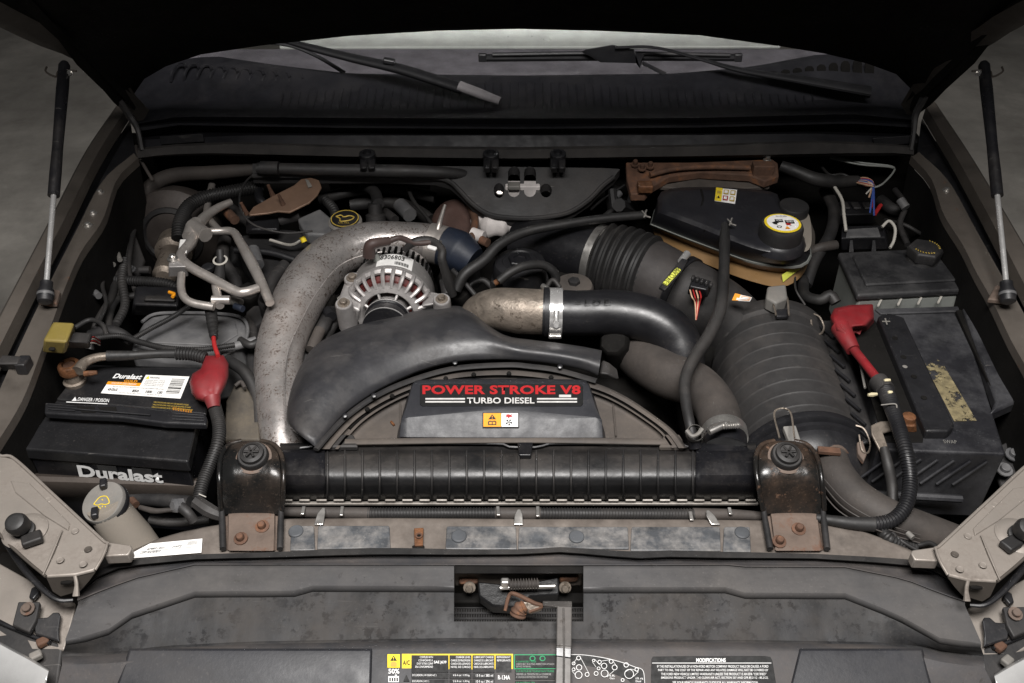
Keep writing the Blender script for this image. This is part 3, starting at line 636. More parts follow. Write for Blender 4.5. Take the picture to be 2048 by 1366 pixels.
st = root('green_notice_sticker', 'green bordered belt notice sticker beside the release lever', 'sticker', P(1070, 1340, 1.012))
decal('backing', q4(1028, 1309, 1114, 1420), M['grn'], st)
for a, b in ((1311, 1336), (1339, 1359), (1362, 1400)): decal('cell', q4(1030, a, 1112, b), M['blkp'], st, lift=LIFT + .0004)
for k in (1066, 1086): ringq('round_emblem', q4(k - 7, 1312, k + 5, 1323), .5, .5, .5, .5, .3, M['grn'], st, n=14)
for i, s in enumerate(('A CHANGE BELT NOISE', 'CHECK BELT ROUTING INSPECTION AT EACH', 'SERVICE INTERVAL')): text('print', s, q4(1032, 1322 + 5 * i, 1032 + (40, 76, 30)[i], 1325.6 + 5 * i), M['grn'] if i == 0 else M['greyp'], st)
for i, s in enumerate(('SI LA MOTEUR NE TOURNE PAS SI TOURNE', 'VERIFIER LA TENSION DE LA COURROIE', 'A CHAQUE ENTRETIEN DU MOTEUR')): text('print', s, q4(1032, 1341 + 6 * i, 1108 - 6 * i, 1345 + 6 * i), M['grn'] if i == 0 else M['greyp'], st)
text('print', 'SI EL MOTOR NO GIRA', q4(1032, 1364, 1070, 1368), M['grn'], st)

st = root('belt_routing_sticker', 'dark belt routing diagram sticker with a curved top edge', 'sticker', P(1210, 1340, 1.012))
arc = [P(u, v, cz(v) + .0012) for u, v in ((1142, 1309), (1170, 1310), (1210, 1316), (1245, 1325), (1270, 1334), (1286, 1341), (1290, 1370), (1292, 1420), (1140, 1420))]
prism('backing', arc, .0006, M['blkp'], st, bevel=0, smooth=False)
tube('top_border', arc[:7], .7, M['white'], st, seg=4)
QB = q4(1142, 1305, 1290, 1366)
def pul(cu, cv, r): ringq('pulley_symbol', QB, (cu - 1142) / 148, (cv - 1305) / 61, r / 148, r / 61, min(.8, 1.1 / r), M['white'], st, n=18, lift=LIFT + .0012)
for c in ((1157, 1317, 4.5), (1158, 1336, 6), (1157, 1351, 7.5), (1147, 1328, 3.5), (1147, 1340, 3.5), (1174, 1350, 4.5), (1187, 1322, 3), (1199, 1325, 4), (1222, 1324, 4.5), (1208, 1333, 6), (1229, 1336, 5.5), (1197, 1338, 3.5), (1192, 1348, 4.5), (1209, 1348, 7.5), (1258, 1349, 9.5), (1245, 1361, 3.5), (1252, 1331, 5), (1273, 1340, 4)): pul(*c)
def bl(*pts): tube('belt_line', [P(u, v, cz(v) + .0024) for u, v in pts], .55, M['white'], st, seg=4, n=len(pts) * 2)
bl((1160, 1313), (1178, 1347)); bl((1153, 1318), (1144, 1330)); bl((1151, 1350), (1144, 1342)); bl((1190, 1319), (1200, 1330), (1204, 1328)); bl((1185, 1324), (1192, 1334)); bl((1204, 1322), (1222, 1319)); bl((1226, 1322), (1234, 1334)); bl((1228, 1341), (1214, 1354)); bl((1250, 1344), (1262, 1338), (1277, 1344)); bl((1267, 1353), (1276, 1344))
text('engine_size', '6.8L\nGas', q4(1219, 1350, 1230, 1359), M['white'], st); text('engine_size', '6.0L eng\nDiesel', q4(1271, 1355, 1286, 1365), M['white'], st)

st = root('modifications_sticker', 'black sticker headed MODIFICATIONS with white warranty text', 'sticker', P(1425, 1345, 1.012))
mp_ = [(1306, 1313), (1380, 1312), (1530, 1312), (1541, 1314), (1545, 1322), (1552, 1366), (1556, 1420), (1300, 1420), (1302, 1366), (1303, 1318)]
prism('backing', [P(u, v, cz(v) + .0012) for u, v in mp_], .0006, M['blkp'], st, bevel=0, smooth=False)
text('heading', 'MODIFICATIONS', q4(1392, 1317, 1451, 1325), M['white'], st, bold=.03)
decal('rule', q4(1304, 1326.2, 1542, 1327.4), M['white'], st, lift=LIFT + .0008)
for i, (a, b, s) in enumerate(((1314, 1536, 'IF THE INSTALLATION/USE OF A NON-FORD MOTOR COMPANY PRODUCT FAILS OR CAUSES A FORD'), (1316, 1536, 'PART TO FAIL, THE COST OF THE REPAIR AND ANY RELATED DAMAGE WILL NOT BE COVERED BY'),
        (1322, 1532, 'THE FORD NEW VEHICLE LIMITED WARRANTY UNLESS THE PRODUCT IS AN EPA "CERTIFIED"'), (1322, 1536, 'EMISSIONS PRODUCT UNDER THE CLEAN AIR ACT, SECTION 207 AND CFR 85.2112 - 85.2122.'), (1345, 1516, 'SEE YOUR VEHICLE WARRANTY GUIDE FOR ALL WARRANTY INFORMATION.'))):
    y = 1331 + i * 7.6 + (1.6 if i == 4 else 0); text('warranty_text', s, q4(a, y, b, y + 5), M['white'], st, bold=.004)

# ================================================================ core support
cs = root('core_support', 'stained beige radiator core support with worn grey pads', 'core support', P(1036, 1080, .95))
ct = [(225, 1124), (300, 1085), (380, 1062), (470, 1046), (560, 1040), (760, 1038), (1036, 1040), (1400, 1041), (1540, 1043), (1640, 1046), (1720, 1062), (1800, 1092), (1862, 1122)]
cb = [(225, 1128), (300, 1122), (400, 1114), (560, 1110), (760, 1106), (1036, 1110), (1400, 1112), (1540, 1114), (1640, 1116), (1720, 1120), (1800, 1124), (1862, 1128)]
uc = lin(0, 1, 37)
def cr(pts, z, f=None): return [P(*p[:2], z) for p in polyu(pts, [225 + (1862 - 225) * t for t in uc])]
cm = [(a[0], a[1] * .85 + b[1] * .15) for a, b in zip(polyu(ct, lin(225, 1862, 30)), polyu(cb, lin(225, 1862, 30)))]
grid('beam', [cr(off(ct, -3), .96), cr(off(ct, -2), 1.028), cr(ct, 1.033), cr(cm, 1.033), cr(cb, 1.03), cr(off(cb, 8), 1.02), cr(off(cb, 12), .97)], M['core'], cs)
for (a, b, t, bo) in ((582, 628, 1051, 1100), (636, 779, 1051, 1097), (893, 1032, 1052, 1098), (1038, 1256, 1053, 1097), (1263, 1440, 1053, 1101), (1448, 1500, 1053, 1103)):
    prism('pad', [P(a, t + 2, 1.0365), P(a + 3, t, 1.0365), P(b - 3, t, 1.0365), P(b, t + 2, 1.0365), P(b + 2, bo, 1.0345), P(a - 2, bo, 1.0345)], .006, M['worn'], cs, bevel=.003)
for u, v, r in ((592, 1063, 13.5), (918, 1073, 14), (1153, 1074, 14), (1484, 1066, 13.5)):
    p = P(u, v, 1.036); lathe('plug', p, (0, 0, 1), [(S(r * 1.12, p), 0), (S(r * 1.1, p), .002), (S(r, p), .003), (S(r * .95, p), .0035)], mat('slate rubber plug', (.07, .075, .082), .55, dust=.2) if 'slate rubber plug' not in bpy.data.materials else bpy.data.materials['slate rubber plug'], cs)
uclip = root('spring_nut', 'small rusty spring nut clip in the core support', 'clip', P(837, 1080, 1.033))
prism('plate', [P(828, 1056, 1.040), P(847, 1055, 1.040), P(846, 1090, 1.039), P(829, 1091, 1.039)], .004, M['rusto'], uclip, bevel=.001)
lathe('hole_rim', P(838, 1072, 1.0405), (0, 0, 1), [(.006, 0), (.006, .002), (.0035, .002), (.003, 0)], M['rust'], uclip, caps=False); lathe('hole', P(838, 1072, 1.0407), (0, 0, 1), [(.0035, 0), (.0034, .0004)], M['blkdeep'], uclip)
prism('notch', [P(824, 1092, 1.0352), P(834, 1088, 1.0352), P(843, 1088, 1.0352), P(849, 1092, 1.0352), P(848, 1098, 1.035), P(826, 1098, 1.035)], .002, M['blkdeep'], uclip, bevel=0)
tag_ = root('white_part_label', 'white paper part label stuck on the core support end', 'label', P(330, 1100, 1.034))
QL = [P(300, 1088, 1.0345), P(405, 1078, 1.0345), P(403, 1106, 1.034), P(242, 1119, 1.0335)]
decal('paper', QL, M['whitel'], tag_)
for i, s in enumerate(('NUMBER CARDS', 'NUMERO CLARO ADMINISTRACION')): text('print', s, sub(QL, .15, .35 + .25 * i, .42, .5 + .25 * i), M['blkp'], tag_)
text('print', 'MPJ', sub(QL, .55, .35, .68, .55), M['blkp'], tag_); polyq('rule', QL, [(.05, .56), (.98, .56), (.98, .59), (.05, .59)], M['greyp'], tag_)
for k in range(12): polyq('bar', QL, [(.76 + .014 * k, .12), (.767 + .014 * k, .12), (.767 + .014 * k, .4), (.76 + .014 * k, .4)], M['greyp'], tag_)

# ================================================================ radiator
M['radd'] = mat('dust caked black tank', (.009, .009, .0095), .4, dust=.6, dcol=(.042, .035, .03), dscale=9, up=1.0, upr=(.86, .985))
rd = root('radiator', 'black plastic ribbed radiator tank across the front of the bay', 'radiator', P(1036, 950, .75))
def rr(v, z, a=560, b=1512, n=40): return [P(u, v + (2 * ((u - 1036) / 476) if 0 else 0), z) for u in lin(a, b, n)]
prof = [(886, 1.01), (887, 1.066), (893, 1.07), (903, 1.072), (906, 1.082), (915, 1.084), (935, 1.082), (950, 1.077), (962, 1.069), (972, 1.058), (985, 1.04), (1000, 1.018), (1003, .99)]
grid('tank', [rr(v, z) for v, z in prof], M['radd'], rd)
tubs = [(900, 1.078), (912, 1.0905), (935, 1.0888), (950, 1.084), (962, 1.076), (974, 1.0635), (988, 1.042), (1000, 1.024)]
def rib(u, w_=2.5):
    vs_, fs = [], []
    for v, z in tubs:
        s = (u - 1024) * .00004 * (v - 900)
        for du, dz in ((-w_ / 2 - 2, -.012), (-w_ / 2, 0), (w_ / 2, 0), (w_ / 2 + 2, -.012)): vs_.append(P(u + du + s * 0, v, z + dz))
    for i in range(len(tubs) - 1):
        for k in range(3): fs.append((i * 4 + k, i * 4 + k + 1, i * 4 + k + 5, i * 4 + k + 4))
    fs.append((0, 1, 2, 3)); j = (len(tubs) - 1) * 4; fs.append((j, j + 1, j + 2, j + 3))
    return obj('rib', vs_, fs, M['blkd'], rd)
for k in range(22): rib(655 + 34.8 * k)
# end tanks
for a, b in ((562, 650), (1392, 1512)):
    rws = [rr(v, z + .006, a, b, 12) for v, z in ((898, 1.06), (901, 1.078), (908, 1.084), (930, 1.083), (950, 1.078), (962, 1.069), (972, 1.058), (985, 1.038), (1000, 1.012))]
    grid('end_tank', rws, M['blkg'], rd, solid=.006, bevel=0)
prism('shoulder', [P(1392, 880, 1.085), P(1480, 880, 1.085), P(1500, 892, 1.085), P(1512, 930, 1.085), P(1500, 944, 1.082), P(1392, 938, 1.083)], .05, M['blkg'], rd, bevel=.012, bseg=4)
prism('clip_tab', [P(1035, 884, 1.094), P(1066, 884, 1.094), P(1062, 910, 1.0945), P(1038, 910, 1.0945)], .01, M['blkg'], rd, bevel=.002)
# back lip of tank
tube('rear_lip', [P(u, v, 1.078) for u, v in ((600, 896), (690, 888), (980, 887), (1020, 894), (1080, 894), (1110, 887), (1340, 889), (1385, 896))], 2.6, M['blk'], rd, seg=6)
# crimped aluminium strip
M['crimp'] = mat('dull crimp aluminium', (.3, .28, .255), .5, .5, var=.35, vscale=60, dust=.5, dcol=(.14, .12, .1), up=0)
strip = box('crimp_strip', P(1036, 1007, 1.012), (S(960, P(1036, 1007, 1.012)), .006, .005), M['crimp'], rd, bevel=.001)
for k in range(28):
    u = 570 + 34.3 * k; box('crimp_tab', P(u + 5, 1001, 1.020), (.0185, .004, .007), M['crimp'], rd, bevel=.0012, rx=.5)
# hoses along core support
hs = root('front_wiring_loom', 'corrugated black loom clipped along the core support below the radiator', 'wiring loom', P(1036, 1030, 1.01))
tube('conduit', [P(735, 1027, 1.026), P(870, 1027, 1.026), P(992, 1027, 1.026)], 11.5, M['rub'], hs, ribs=44, amp=.07)
tube('conduit', [P(1080, 1027, 1.026), P(1230, 1028, 1.026), P(1390, 1029, 1.026)], 11.5, M['rub'], hs, ribs=52, amp=.07)
tube('taped_section', [P(560, 1023, 1.024), P(640, 1025, 1.026), P(740, 1027, 1.026)], [9, 11, 12], M['rubbr'], hs)
tube('taped_section', [P(990, 1027, 1.026), P(1082, 1027, 1.026)], 12, M['rubbr'], hs); tube('taped_section', [P(1386, 1028, 1.026), P(1460, 1029, 1.026), P(1520, 1032, 1.02)], [12, 11, 9], M['rubbr'], hs)
for u, v0, v1, sk in ((604, 1012, 1028, 3), (682, 1012, 1030, 2), (997, 1012, 1030, -2), (1076, 1012, 1032, -1), (1384, 1022, 1040, -4), (1462, 1014, 1028, -4)):
    prism('metal_clip', [P(u - 3 + sk, v0, 1.042), P(u + 4 + sk, v0, 1.042), P(u + 4, v1, 1.04), P(u - 4, v1, 1.04)], .003, M['steel'], hs, bevel=.001)
for u, t, sk in ((637, 1015, 9), (1037, 1018, 0), (1432, 1020, -18)):
    prism('retaining_strap', [P(u - 8 + sk * .6, t + 12, 1.043), P(u - 2 + sk, t, 1.044), P(u + 4 + sk, t, 1.044), P(u + 8 + sk * .6, t + 10, 1.043), P(u + 9, 1049, 1.0385), P(u - 9, 1049, 1.0385)], .003, M['steel'], hs, bevel=.001)

# radiator brackets ------------------------------------------------------------
def rbracket(label, cu, top, bolts, m, tilt=0):
    r = root('radiator_bracket', label, 'bracket', P(cu, 1090, 1.03), 'radiator mounting brackets')
    # saddle: loft of half-oval arch sections running front to back
    prof_ = [(0, 0, 1.078), (8, 10, 1.106), (16, 40, 1.113), (28, 62, 1.112), (45, 66, 1.105), (62, 64, 1.098)]
    W = 60
    out = []
    def sec(v, z, wid, drop):
        pts = []
        for t in lin(-1, 1, 13):
            a = abs(t); x = math.copysign(min(1, a * 1.12), t) * wid
            dz = -drop * max(0, (a - .78) / .22) ** 1.3
            pts.append(P(cu + x + tilt * (v - top) / 100, v + (8 * a ** 4), z + dz))
        return pts
    rows_ = [sec(top + 10, 1.0, 22, 0), sec(top + 1, 1.09, 26, .0), sec(top + 2, 1.112, 34, .01), sec(top + 8, 1.118, 46, .02), sec(top + 22, 1.122, 56, .03), sec(top + 42, 1.122, 61, .03), sec(top + 62, 1.116, 62, .03), sec(top + 78, 1.106, 62, .025), sec(top + 95, 1.093, 62, .02), sec(top + 118, 1.07, 62, .015), sec(top + 136, 1.05, 61, .012), sec(top + 146, 1.044, 60, .01)]
    grid('saddle', rows_, m, r, solid=.004)
    dx = tilt * 1.4
    grid('foot', [[P(cu + a * 60 + dx + tilt * t * .7, top + 146 + t * 74, 1.044 - .004 * t + (0 if abs(a) < .8 else -.008)) for a in (-1, -.8, -.76, 0, .7, .76, .8, 1)] for t in (0, .1, .5, 1)], M['rustl'], r, solid=.004)
    for sgn in (-1, 1):
        tube('edge_bead', [P(cu + sgn * x + tilt * (v - top) / 100, v, z) for x, v, z in ((20, top + 2, 1.113), (44, top + 9, 1.116), (59, top + 28, 1.116), (64, top + 55, 1.112), (64, top + 85, 1.1), (63, top + 115, 1.074), (61, top + 140, 1.052))], 5, m, r, seg=10, n=40)
        tube('stiffener', [P(cu + sgn * 61 + dx, top + 128, 1.055), P(cu + sgn * 59 + dx, top + 150, 1.047), P(cu + sgn * 57 + dx + tilt * .7, top + 218, 1.041)], [5, 6.5, 6.5], M['blkd'], r)
    for u, v in bolts:
        b_ = P(u, v, 1.043); lathe('bolt', b_, (0, -.25, 1), [(S(14, b_), 0), (S(14, b_), .003), (S(8.5, b_), .004), (S(8, b_), .011), (S(6, b_), .013)], M['rust'], r, seg=12)
    g = P(cu + 4, top + 34, 1.124); k = S(1, g)
    gr = lathe('rubber_grommet', g, (0, -.28, 1), [(31 * k, -.004), (31 * k, .006), (28 * k, .01), (24 * k, .01), (23 * k, .017), (17 * k, .0195), (16 * k, .017), (3 * k, .016)], M['rub'], r, seg=32)
    for a in (0, 60, 120): box('spoke', g + Vector((0, -.005, .018)), (30 * k, .004, .004), M['rub'], gr, rz=R(a), rx=.0, bevel=.0008)
    lathe('rust_ring', g - Vector((0, 0, .0035)), (0, -.28, 1), [(36 * k, 0), (36 * k, .002), (30 * k, .003)], M['rustl'], r, caps=False)
    return r
rbracket('glossy black radiator bracket with rusty foot beside the washer cap', 503, 880, ((525, 1054), (482, 1078)), M['brkt'])
rbracket('rust stained radiator bracket with rusty foot beside the filter canister', 1568, 880, ((1597, 1059), (1558, 1084)), M['brktr'], 14)
# ================================================================ front corners
def corner(mir, lab, lab2, lab3, lab4):
    f = (lambda u, v, z: P(u, v, z)) if not mir else (lambda u, v, z: P(2086 - u, v + 10, z))
    def F(pts): return [f(*p) for p in (pts if not mir else pts[::-1])]
    r = root('corner_bracket', lab, 'bracket', f(90, 1060, 1.0), 'painted corner brackets')
    top = [(-60, 880, 1.112), (0, 911, 1.112), (28, 917, 1.112), (110, 992, 1.11), (205, 1080, 1.106), (214, 1086, 1.106), (206, 1112, 1.106), (190, 1140, 1.102), (150, 1150, 1.102), (92, 1153, 1.104), (50, 1118, 1.106), (4, 1074, 1.108), (-30, 1030, 1.11), (-60, 1010, 1.11)]
    prism('plate', F(top), .006, M['pew'], r, bevel=.004, bseg=3)
    tube('rolled_edge', [f(u, v, z + .001) for u, v, z in top[:8]], 3.2, M['pew'], r, seg=8, n=60); tube('rolled_edge', [f(u, v, z) for u, v, z in top[9:]], 3.0, M['pewd'], r, seg=8, n=40)
    q_ = f(50, 1061, 1.1085); kk = S(1, q_); lathe('embossed_seat', q_, (0, -.05, 1), [(44 * kk, 0), (36 * kk, .004), (26 * kk, .0045)], M['pew'], r, seg=32)
    for u, v in ((150, 1062), (176, 1098), (120, 1120), (96, 1000), (166, 1128)): lathe('spot_weld', f(u, v, 1.1085), (0, 0, 1), [(.006, 0), (.005, .0012), (.003, .0006)], M['pewd'] if u == 176 else M['pew'], r, seg=12)
    prism('swage', F([(20, 960, 1.1122), (60, 966, 1.1118), (140, 1046, 1.1095), (136, 1060, 1.1095), (88, 1030, 1.1112), (30, 984, 1.112)]), .004, M['pew'], r, bevel=.003, bseg=3)
    prism('front_lip', F([(92, 1154, 1.102), (150, 1151, 1.1), (190, 1141, 1.1), (176, 1160, 1.085), (160, 1178, 1.07), (120, 1190, 1.06), (104, 1180, 1.075)]), .004, M['pewd'], r, bevel=.0015)
    tube('slot', [f(122, 1166, 1.092), f(146, 1164, 1.092)], [3, 4.5, 3], M['blkdeep'], r, seg=8)
    prism('locator_tab', F([(212, 1083, 1.098), (262, 1090, 1.096), (264, 1096, 1.096), (257, 1110, 1.094), (208, 1112, 1.098)]), .02, M['pew'], r, bevel=.002)
    tube('tongue', [f(150, 1152, 1.1), f(153, 1168, 1.092), f(152, 1192, 1.08)], [3.5, 4, 7], M['pew'], r, seg=8)
    tube('fold', [f(86, 1150, 1.107), f(105, 1105, 1.1095), f(124, 1060, 1.111)], [1.5, 2.6, 1.2], M['pew'], r, seg=6)
    # rubber bump stop
    b = f(50, 1061, 1.113); k = S(1, b)
    st_ = lathe('bump_stop', b, (0, -.35, 1), [(21 * k, 0), (21 * k, .006), (15 * k, .008), (15 * k, .014), (21 * k, .018), (22 * k, .03), (18 * k, .038), (10 * k, .041)], M['rub'], r, seg=24)
    box('foot', f(64, 1078, 1.116), (.03, .022, .012), M['rub'], r, rz=.5)
    # header panel and bracket below
    h = root('headlamp_header', lab2, 'header panel', f(60, 1220, .93), 'header panels beside the cover')
    prism('sheet', F([(-40, 1100, 1.01), (0, 1127, 1.01), (56, 1158, 1.01), (110, 1195, 1.005), (150, 1205, 1.0), (150, 1215, 1.0), (128, 1300, .985), (60, 1300, .98), (-40, 1260, .985)]), .006, M['pew'], h, bevel=.002)
    prism('claw', F([(118, 1224, 1.012), (121, 1232, 1.01), (117, 1258, 1.004), (118, 1282, 1.0), (70, 1268, 1.0), (66, 1236, 1.008), (95, 1234, 1.01), (106, 1224, 1.012)]), .006, M['blk'], h, bevel=.002)
    prism('bolt_plate', F([(36, 1203, 1.022), (80, 1203, 1.022), (72, 1240, 1.014), (58, 1264, 1.01), (24, 1250, 1.012)]), .01, M['blkd'], h, bevel=.002)
    hexbolt('bolt', f(56, 1218, 1.022), (0, -.3, 1), .0065, .009, M['rustl'], h)
    prism('slot_tab', F([(62, 1176, 1.018), (74, 1170, 1.018), (78, 1184, 1.017), (66, 1198, 1.015), (57, 1194, 1.015)]), .008, M['blk'], h, bevel=.002)
    tube('dark_edge', [f(6, 1080, 1.07), f(50, 1140, 1.06), f(90, 1182, 1.05), f(118, 1200, 1.045), f(146, 1200, 1.04)], [4, 6, 7, 6, 4], M['blk'], h, seg=8)
    g = root('lamp_housing', lab3, 'lamp housing', f(50, 1290, .9), 'lamp housings at the front corners')
    prism('shell', F([(-40, 1215, .992), (0, 1236, .992), (50, 1262, .99), (118, 1284, .988), (124, 1300, .985), (116, 1366, .965), (100, 1420, .95), (-40, 1420, .95)]), .02, M['blkd'], g, bevel=.004)
    tube('ridge', [f(-20, 1236, .996), f(40, 1262, .994), f(100, 1286, .992)], 4, M['blk'], g, seg=8)
    for u, v in ((72, 1312), (86, 1284)): box('clip', f(u, v, .992), (.018, .014, .012), M['rust'] if v < 1300 else M['capg'], g, rz=.6)
    c = root('chrome_trim', lab4, 'trim', f(40, 1330, .9), 'bright trim at the front corners')
    rows_ = [[f(u, v + dv, z) for u, v in ((-60, 1258), (0, 1290), (60, 1322), (94, 1342), (84, 1392), (70, 1440))] for dv, z in ((0, 1.012), (3, 1.018), (40, 1.008), (80, .98))]
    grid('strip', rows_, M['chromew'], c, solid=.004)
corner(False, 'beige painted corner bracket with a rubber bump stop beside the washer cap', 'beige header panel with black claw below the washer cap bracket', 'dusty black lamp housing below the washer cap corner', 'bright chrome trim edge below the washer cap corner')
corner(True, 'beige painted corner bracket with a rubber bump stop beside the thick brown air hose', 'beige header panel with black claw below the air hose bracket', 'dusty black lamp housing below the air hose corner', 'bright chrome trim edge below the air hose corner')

# washer reservoir
A0, A1 = P(205, 1003, 1.07), P(292, 1122, .93); ax = (A0 - A1).normalized(); k = S(1, A0)
wr = root('washer_reservoir', 'milky washer fluid neck with a grey cap and yellow wiper symbol', 'reservoir', A1)
L_ = (A0 - A1).length
lathe('neck', A1, ax, [(46 * k, -.02), (46 * k, L_ * .4), (40 * k, L_ * .8), (39 * k, L_ * .92), (36 * k, L_ - .004)], M['milk'], wr)
nrmcap = (ax + Vector((0, -.55, .45))).normalized()
cp_ = lathe('cap', A0 - nrmcap * .012, nrmcap, [(43 * k, -.004), (45 * k, 0), (45 * k, .008), (43 * k, .012), (20 * k, .013)], M['capg'], wr, seg=36)
lathe('rim', A0 - nrmcap * .012, nrmcap, [(46 * k, -.006), (46.5 * k, -.003), (46.5 * k, .002), (45 * k, .005)], M['blk'], wr, seg=36, caps=False)
for (u, v) in ((207, 968), (190, 1026)): box('tab', P(u, v, 1.083 if v < 1000 else 1.07), (.012, .02, .012), M['blk'], wr, rz=.3)
e1 = Vector((1, 0, 0)); e1 = (e1 - nrmcap * e1.dot(nrmcap)).normalized(); e2 = nrmcap.cross(e1)
c0 = A0 + nrmcap * .0016
def cq(x0, y0, x1, y1): return [c0 + e1 * a * k + e2 * -b * k for a, b in ((x0, y0), (x1, y0), (x1, y1), (x0, y1))]
pts = [(-17, 5), (-9, -8), (0, -11), (9, -8), (17, 5), (8, 8), (0, 6), (-8, 8), (-17, 5)]
tube('wiper_symbol', [c0 + e1 * a * k - e2 * b * k for a, b in pts], 1.0, M['yel'], cp_, seg=4, n=40)
for a, b in ((0, -3), (-4, 12), (4, 12), (0, 15), (-11, 13), (11, 13)): tube('spray_symbol', [c0 + e1 * (a - 1) * k - e2 * (b - 1.5) * k, c0 + e1 * (a + 1) * k - e2 * (b + 1.5) * k], .9, M['yel'], cp_, seg=4, n=3)

# ================================================================ battery with white label
bt = root('battery', 'black battery with white label and corroded terminal in the dusty tray', 'battery', P(250, 940, .86), 'truck batteries')
Z = 1.06
T4 = [P(45, 897, Z), P(376, 923, Z), P(418, 734, Z), P(162, 728, Z)]
T4b = [p - Vector((0, 0, .022)) for p in T4]
c0_ = sum(T4, Vector()) / 4
inn = lambda p, s, dz: Vector((c0_.x + (p.x - c0_.x) * s, c0_.y + (p.y - c0_.y) * s, p.z + dz))
hexa('lid', [inn(p, 1, -.028) for p in T4], T4, mat('battery black', (.012, .012, .013), .35, dust=.22, dcol=(.06, .052, .048), scr=.3), bt, bevel=.004, bseg=3)
hexa('case', [inn(p, .97, -.2) for p in T4], [inn(p, .97, -.028) for p in T4], M['blkg'], bt, bevel=.003)
prism('rear_deck', [P(112, 798, Z + .006), P(412, 828, Z + .006), P(420, 738, Z + .006), P(166, 731, Z + .006)], .008, bpy.data.materials['battery black'], bt, bevel=.003)
hl = prism('carry_handle', [(90, 804, Z + .03), (150, 808, Z + .03), (230, 808, Z + .03), (320, 819, Z + .03), (410, 826, Z + .03), (414, 836, Z + .029), (412, 849, Z + .029), (330, 846, Z + .028), (240, 834, Z + .028), (150, 830, Z + .028), (88, 826, Z + .028)], .014, M['blk'], bt, bevel=.003)
for k_ in range(3): tube('ridge', [(96, 808 + 5 * k_, Z + .031), (150, 812 + 5 * k_, Z + .031)], 1.2, M['blk'], hl, seg=5); tube('ridge', [(345, 826 + 6 * k_, Z + .031), (408, 831 + 5 * k_, Z + .031)], 1.2, M['blk'], hl, seg=5)
for u in (193, 236): prism('window', [(u - 40, 812 + (u - 193) * .05, Z + .0312), (u - 4, 813, Z + .0312), (u - 2, 825, Z + .0302), (u - 30, 824, Z + .0302)], .001, M['blkdeep'], hl, bevel=0)
tube('crossbar', [(150, 818, Z + .032), (300, 830, Z + .032)], 1.8, M['blk'], hl, seg=6)
for u, v in ((350, 836),): prism('recess', [(280, 834, Z + .0008), (385, 848, Z + .0008), (380, 856, Z + .0008), (275, 846, Z + .0008)], .0005, M['blkdeep'], bt, bevel=0)
QL = [P(227, 748, Z + .0075), P(379, 754, Z + .0075), P(361, 798, Z + .0075), P(202, 787, Z + .0075)]
lb = decal('label', QL, M['whitel'], bt)
lb['label'] = 'white battery label with black and gold brand block'
polyq('brand_block', QL, [(0, .0), (.43, .0), (.43, .42), (.0, .42)], M['blkp'], lb)
polyq('gold_band', QL, [(.0, .42), (.43, .42), (.43, .57), (.0, .57)], M['ora'], lb)
text('brand_text', 'Duralast', sub(QL, .03, .02, .40, .26), M['white'], lb, bold=.03, shear=.15, lift=LIFT + .0012)
text('brand_text', 'GOLD', sub(QL, .20, .3, .37, .41), M['ora'], lb, bold=.02, lift=LIFT + .0012); text('print', 'HEAVY DUTY COLD CRANKING', sub(QL, .06, .46, .38, .54), M['whitel'], lb, lift=LIFT + .0012)
polyq('warning_triangle', QL, [(.475, .04), (.5, .2), (.45, .2)], M['yel'], lb); text('print', 'WARNING', sub(QL, .5, .08, .63, .18), M['blkp'], lb)
for i in range(4): text('print', 'BATTERY POSTS TERMINALS AND RELATED', sub(QL, .47, .24 + .08 * i, .72, .29 + .08 * i), M['greyp'], lb)
for k_ in range(14):
    y = .14 + .05 * k_; polyq('bar', QL, [(.79, y), (.96, y), (.96, y + .02 + .012 * (k_ % 3)), (.79, y + .02 + .012 * (k_ % 3))], M['greyp'] if k_ % 4 else M['blkp'], lb)
text('print', 'RECYCLE THIS BATTERY AT ANY AUTO PARTS STORE FREE WARRANTY REPLACEMENT', sub(QL, .1, .62, .76, .68), M['greyp'], lb)
for a, b, s in ((.06, .18, '65-DLG'), (.37, .45, '850'), (.54, .62, '1000'), (.69, .75, '130')): text('print', s, sub(QL, a, .74, b, .86), M['blkp'], lb, bold=.03)
text('print', 'DISTRIBUTED BY BEST PARTS, INC. MEMPHIS, TN 38103', sub(QL, .22, .9, .76, .95), M['greyp'], lb)
zt = Z + .0065
text('danger_text', 'DANGER / POISON', [P(158, 796, zt), P(219, 799, zt), P(218, 806, zt), P(155, 803, zt)], M['white'], bt, bold=.01)
polyq('danger_triangle', [P(146, 795, zt), P(156, 795, zt), P(154, 803, zt), P(144, 803, zt)], [(.5, 0), (1, 1), (0, 1)], M['white'], bt)
decal('danger_rule', [P(133, 804, zt), P(215, 808, zt), P(215, 809.4, zt), P(133, 805.4, zt)], M['white'], bt)
for i in range(3): text('fine_print', 'SHIELD EYES EXPLOSIVE GASES CAN CAUSE BLINDNESS OR INJURY', [P(308 - 2 * i, 804 + 5 * i, zt), P(378 + 4 * i, 810 + 5 * i, zt), P(378 + 4 * i, 813.6 + 5 * i, zt), P(308 - 2 * i, 807.6 + 5 * i, zt)], M['gold'], bt)
for k_ in range(8): text('punched_date', 'X%d/' % k_, [P(346 + 5 * k_, 815 + .8 * k_, zt), P(349.6 + 5 * k_, 815.6 + .8 * k_, zt), P(349 + 5 * k_, 822 + .8 * k_, zt), P(345.4 + 5 * k_, 821 + .8 * k_, zt)], M['ora'], bt)
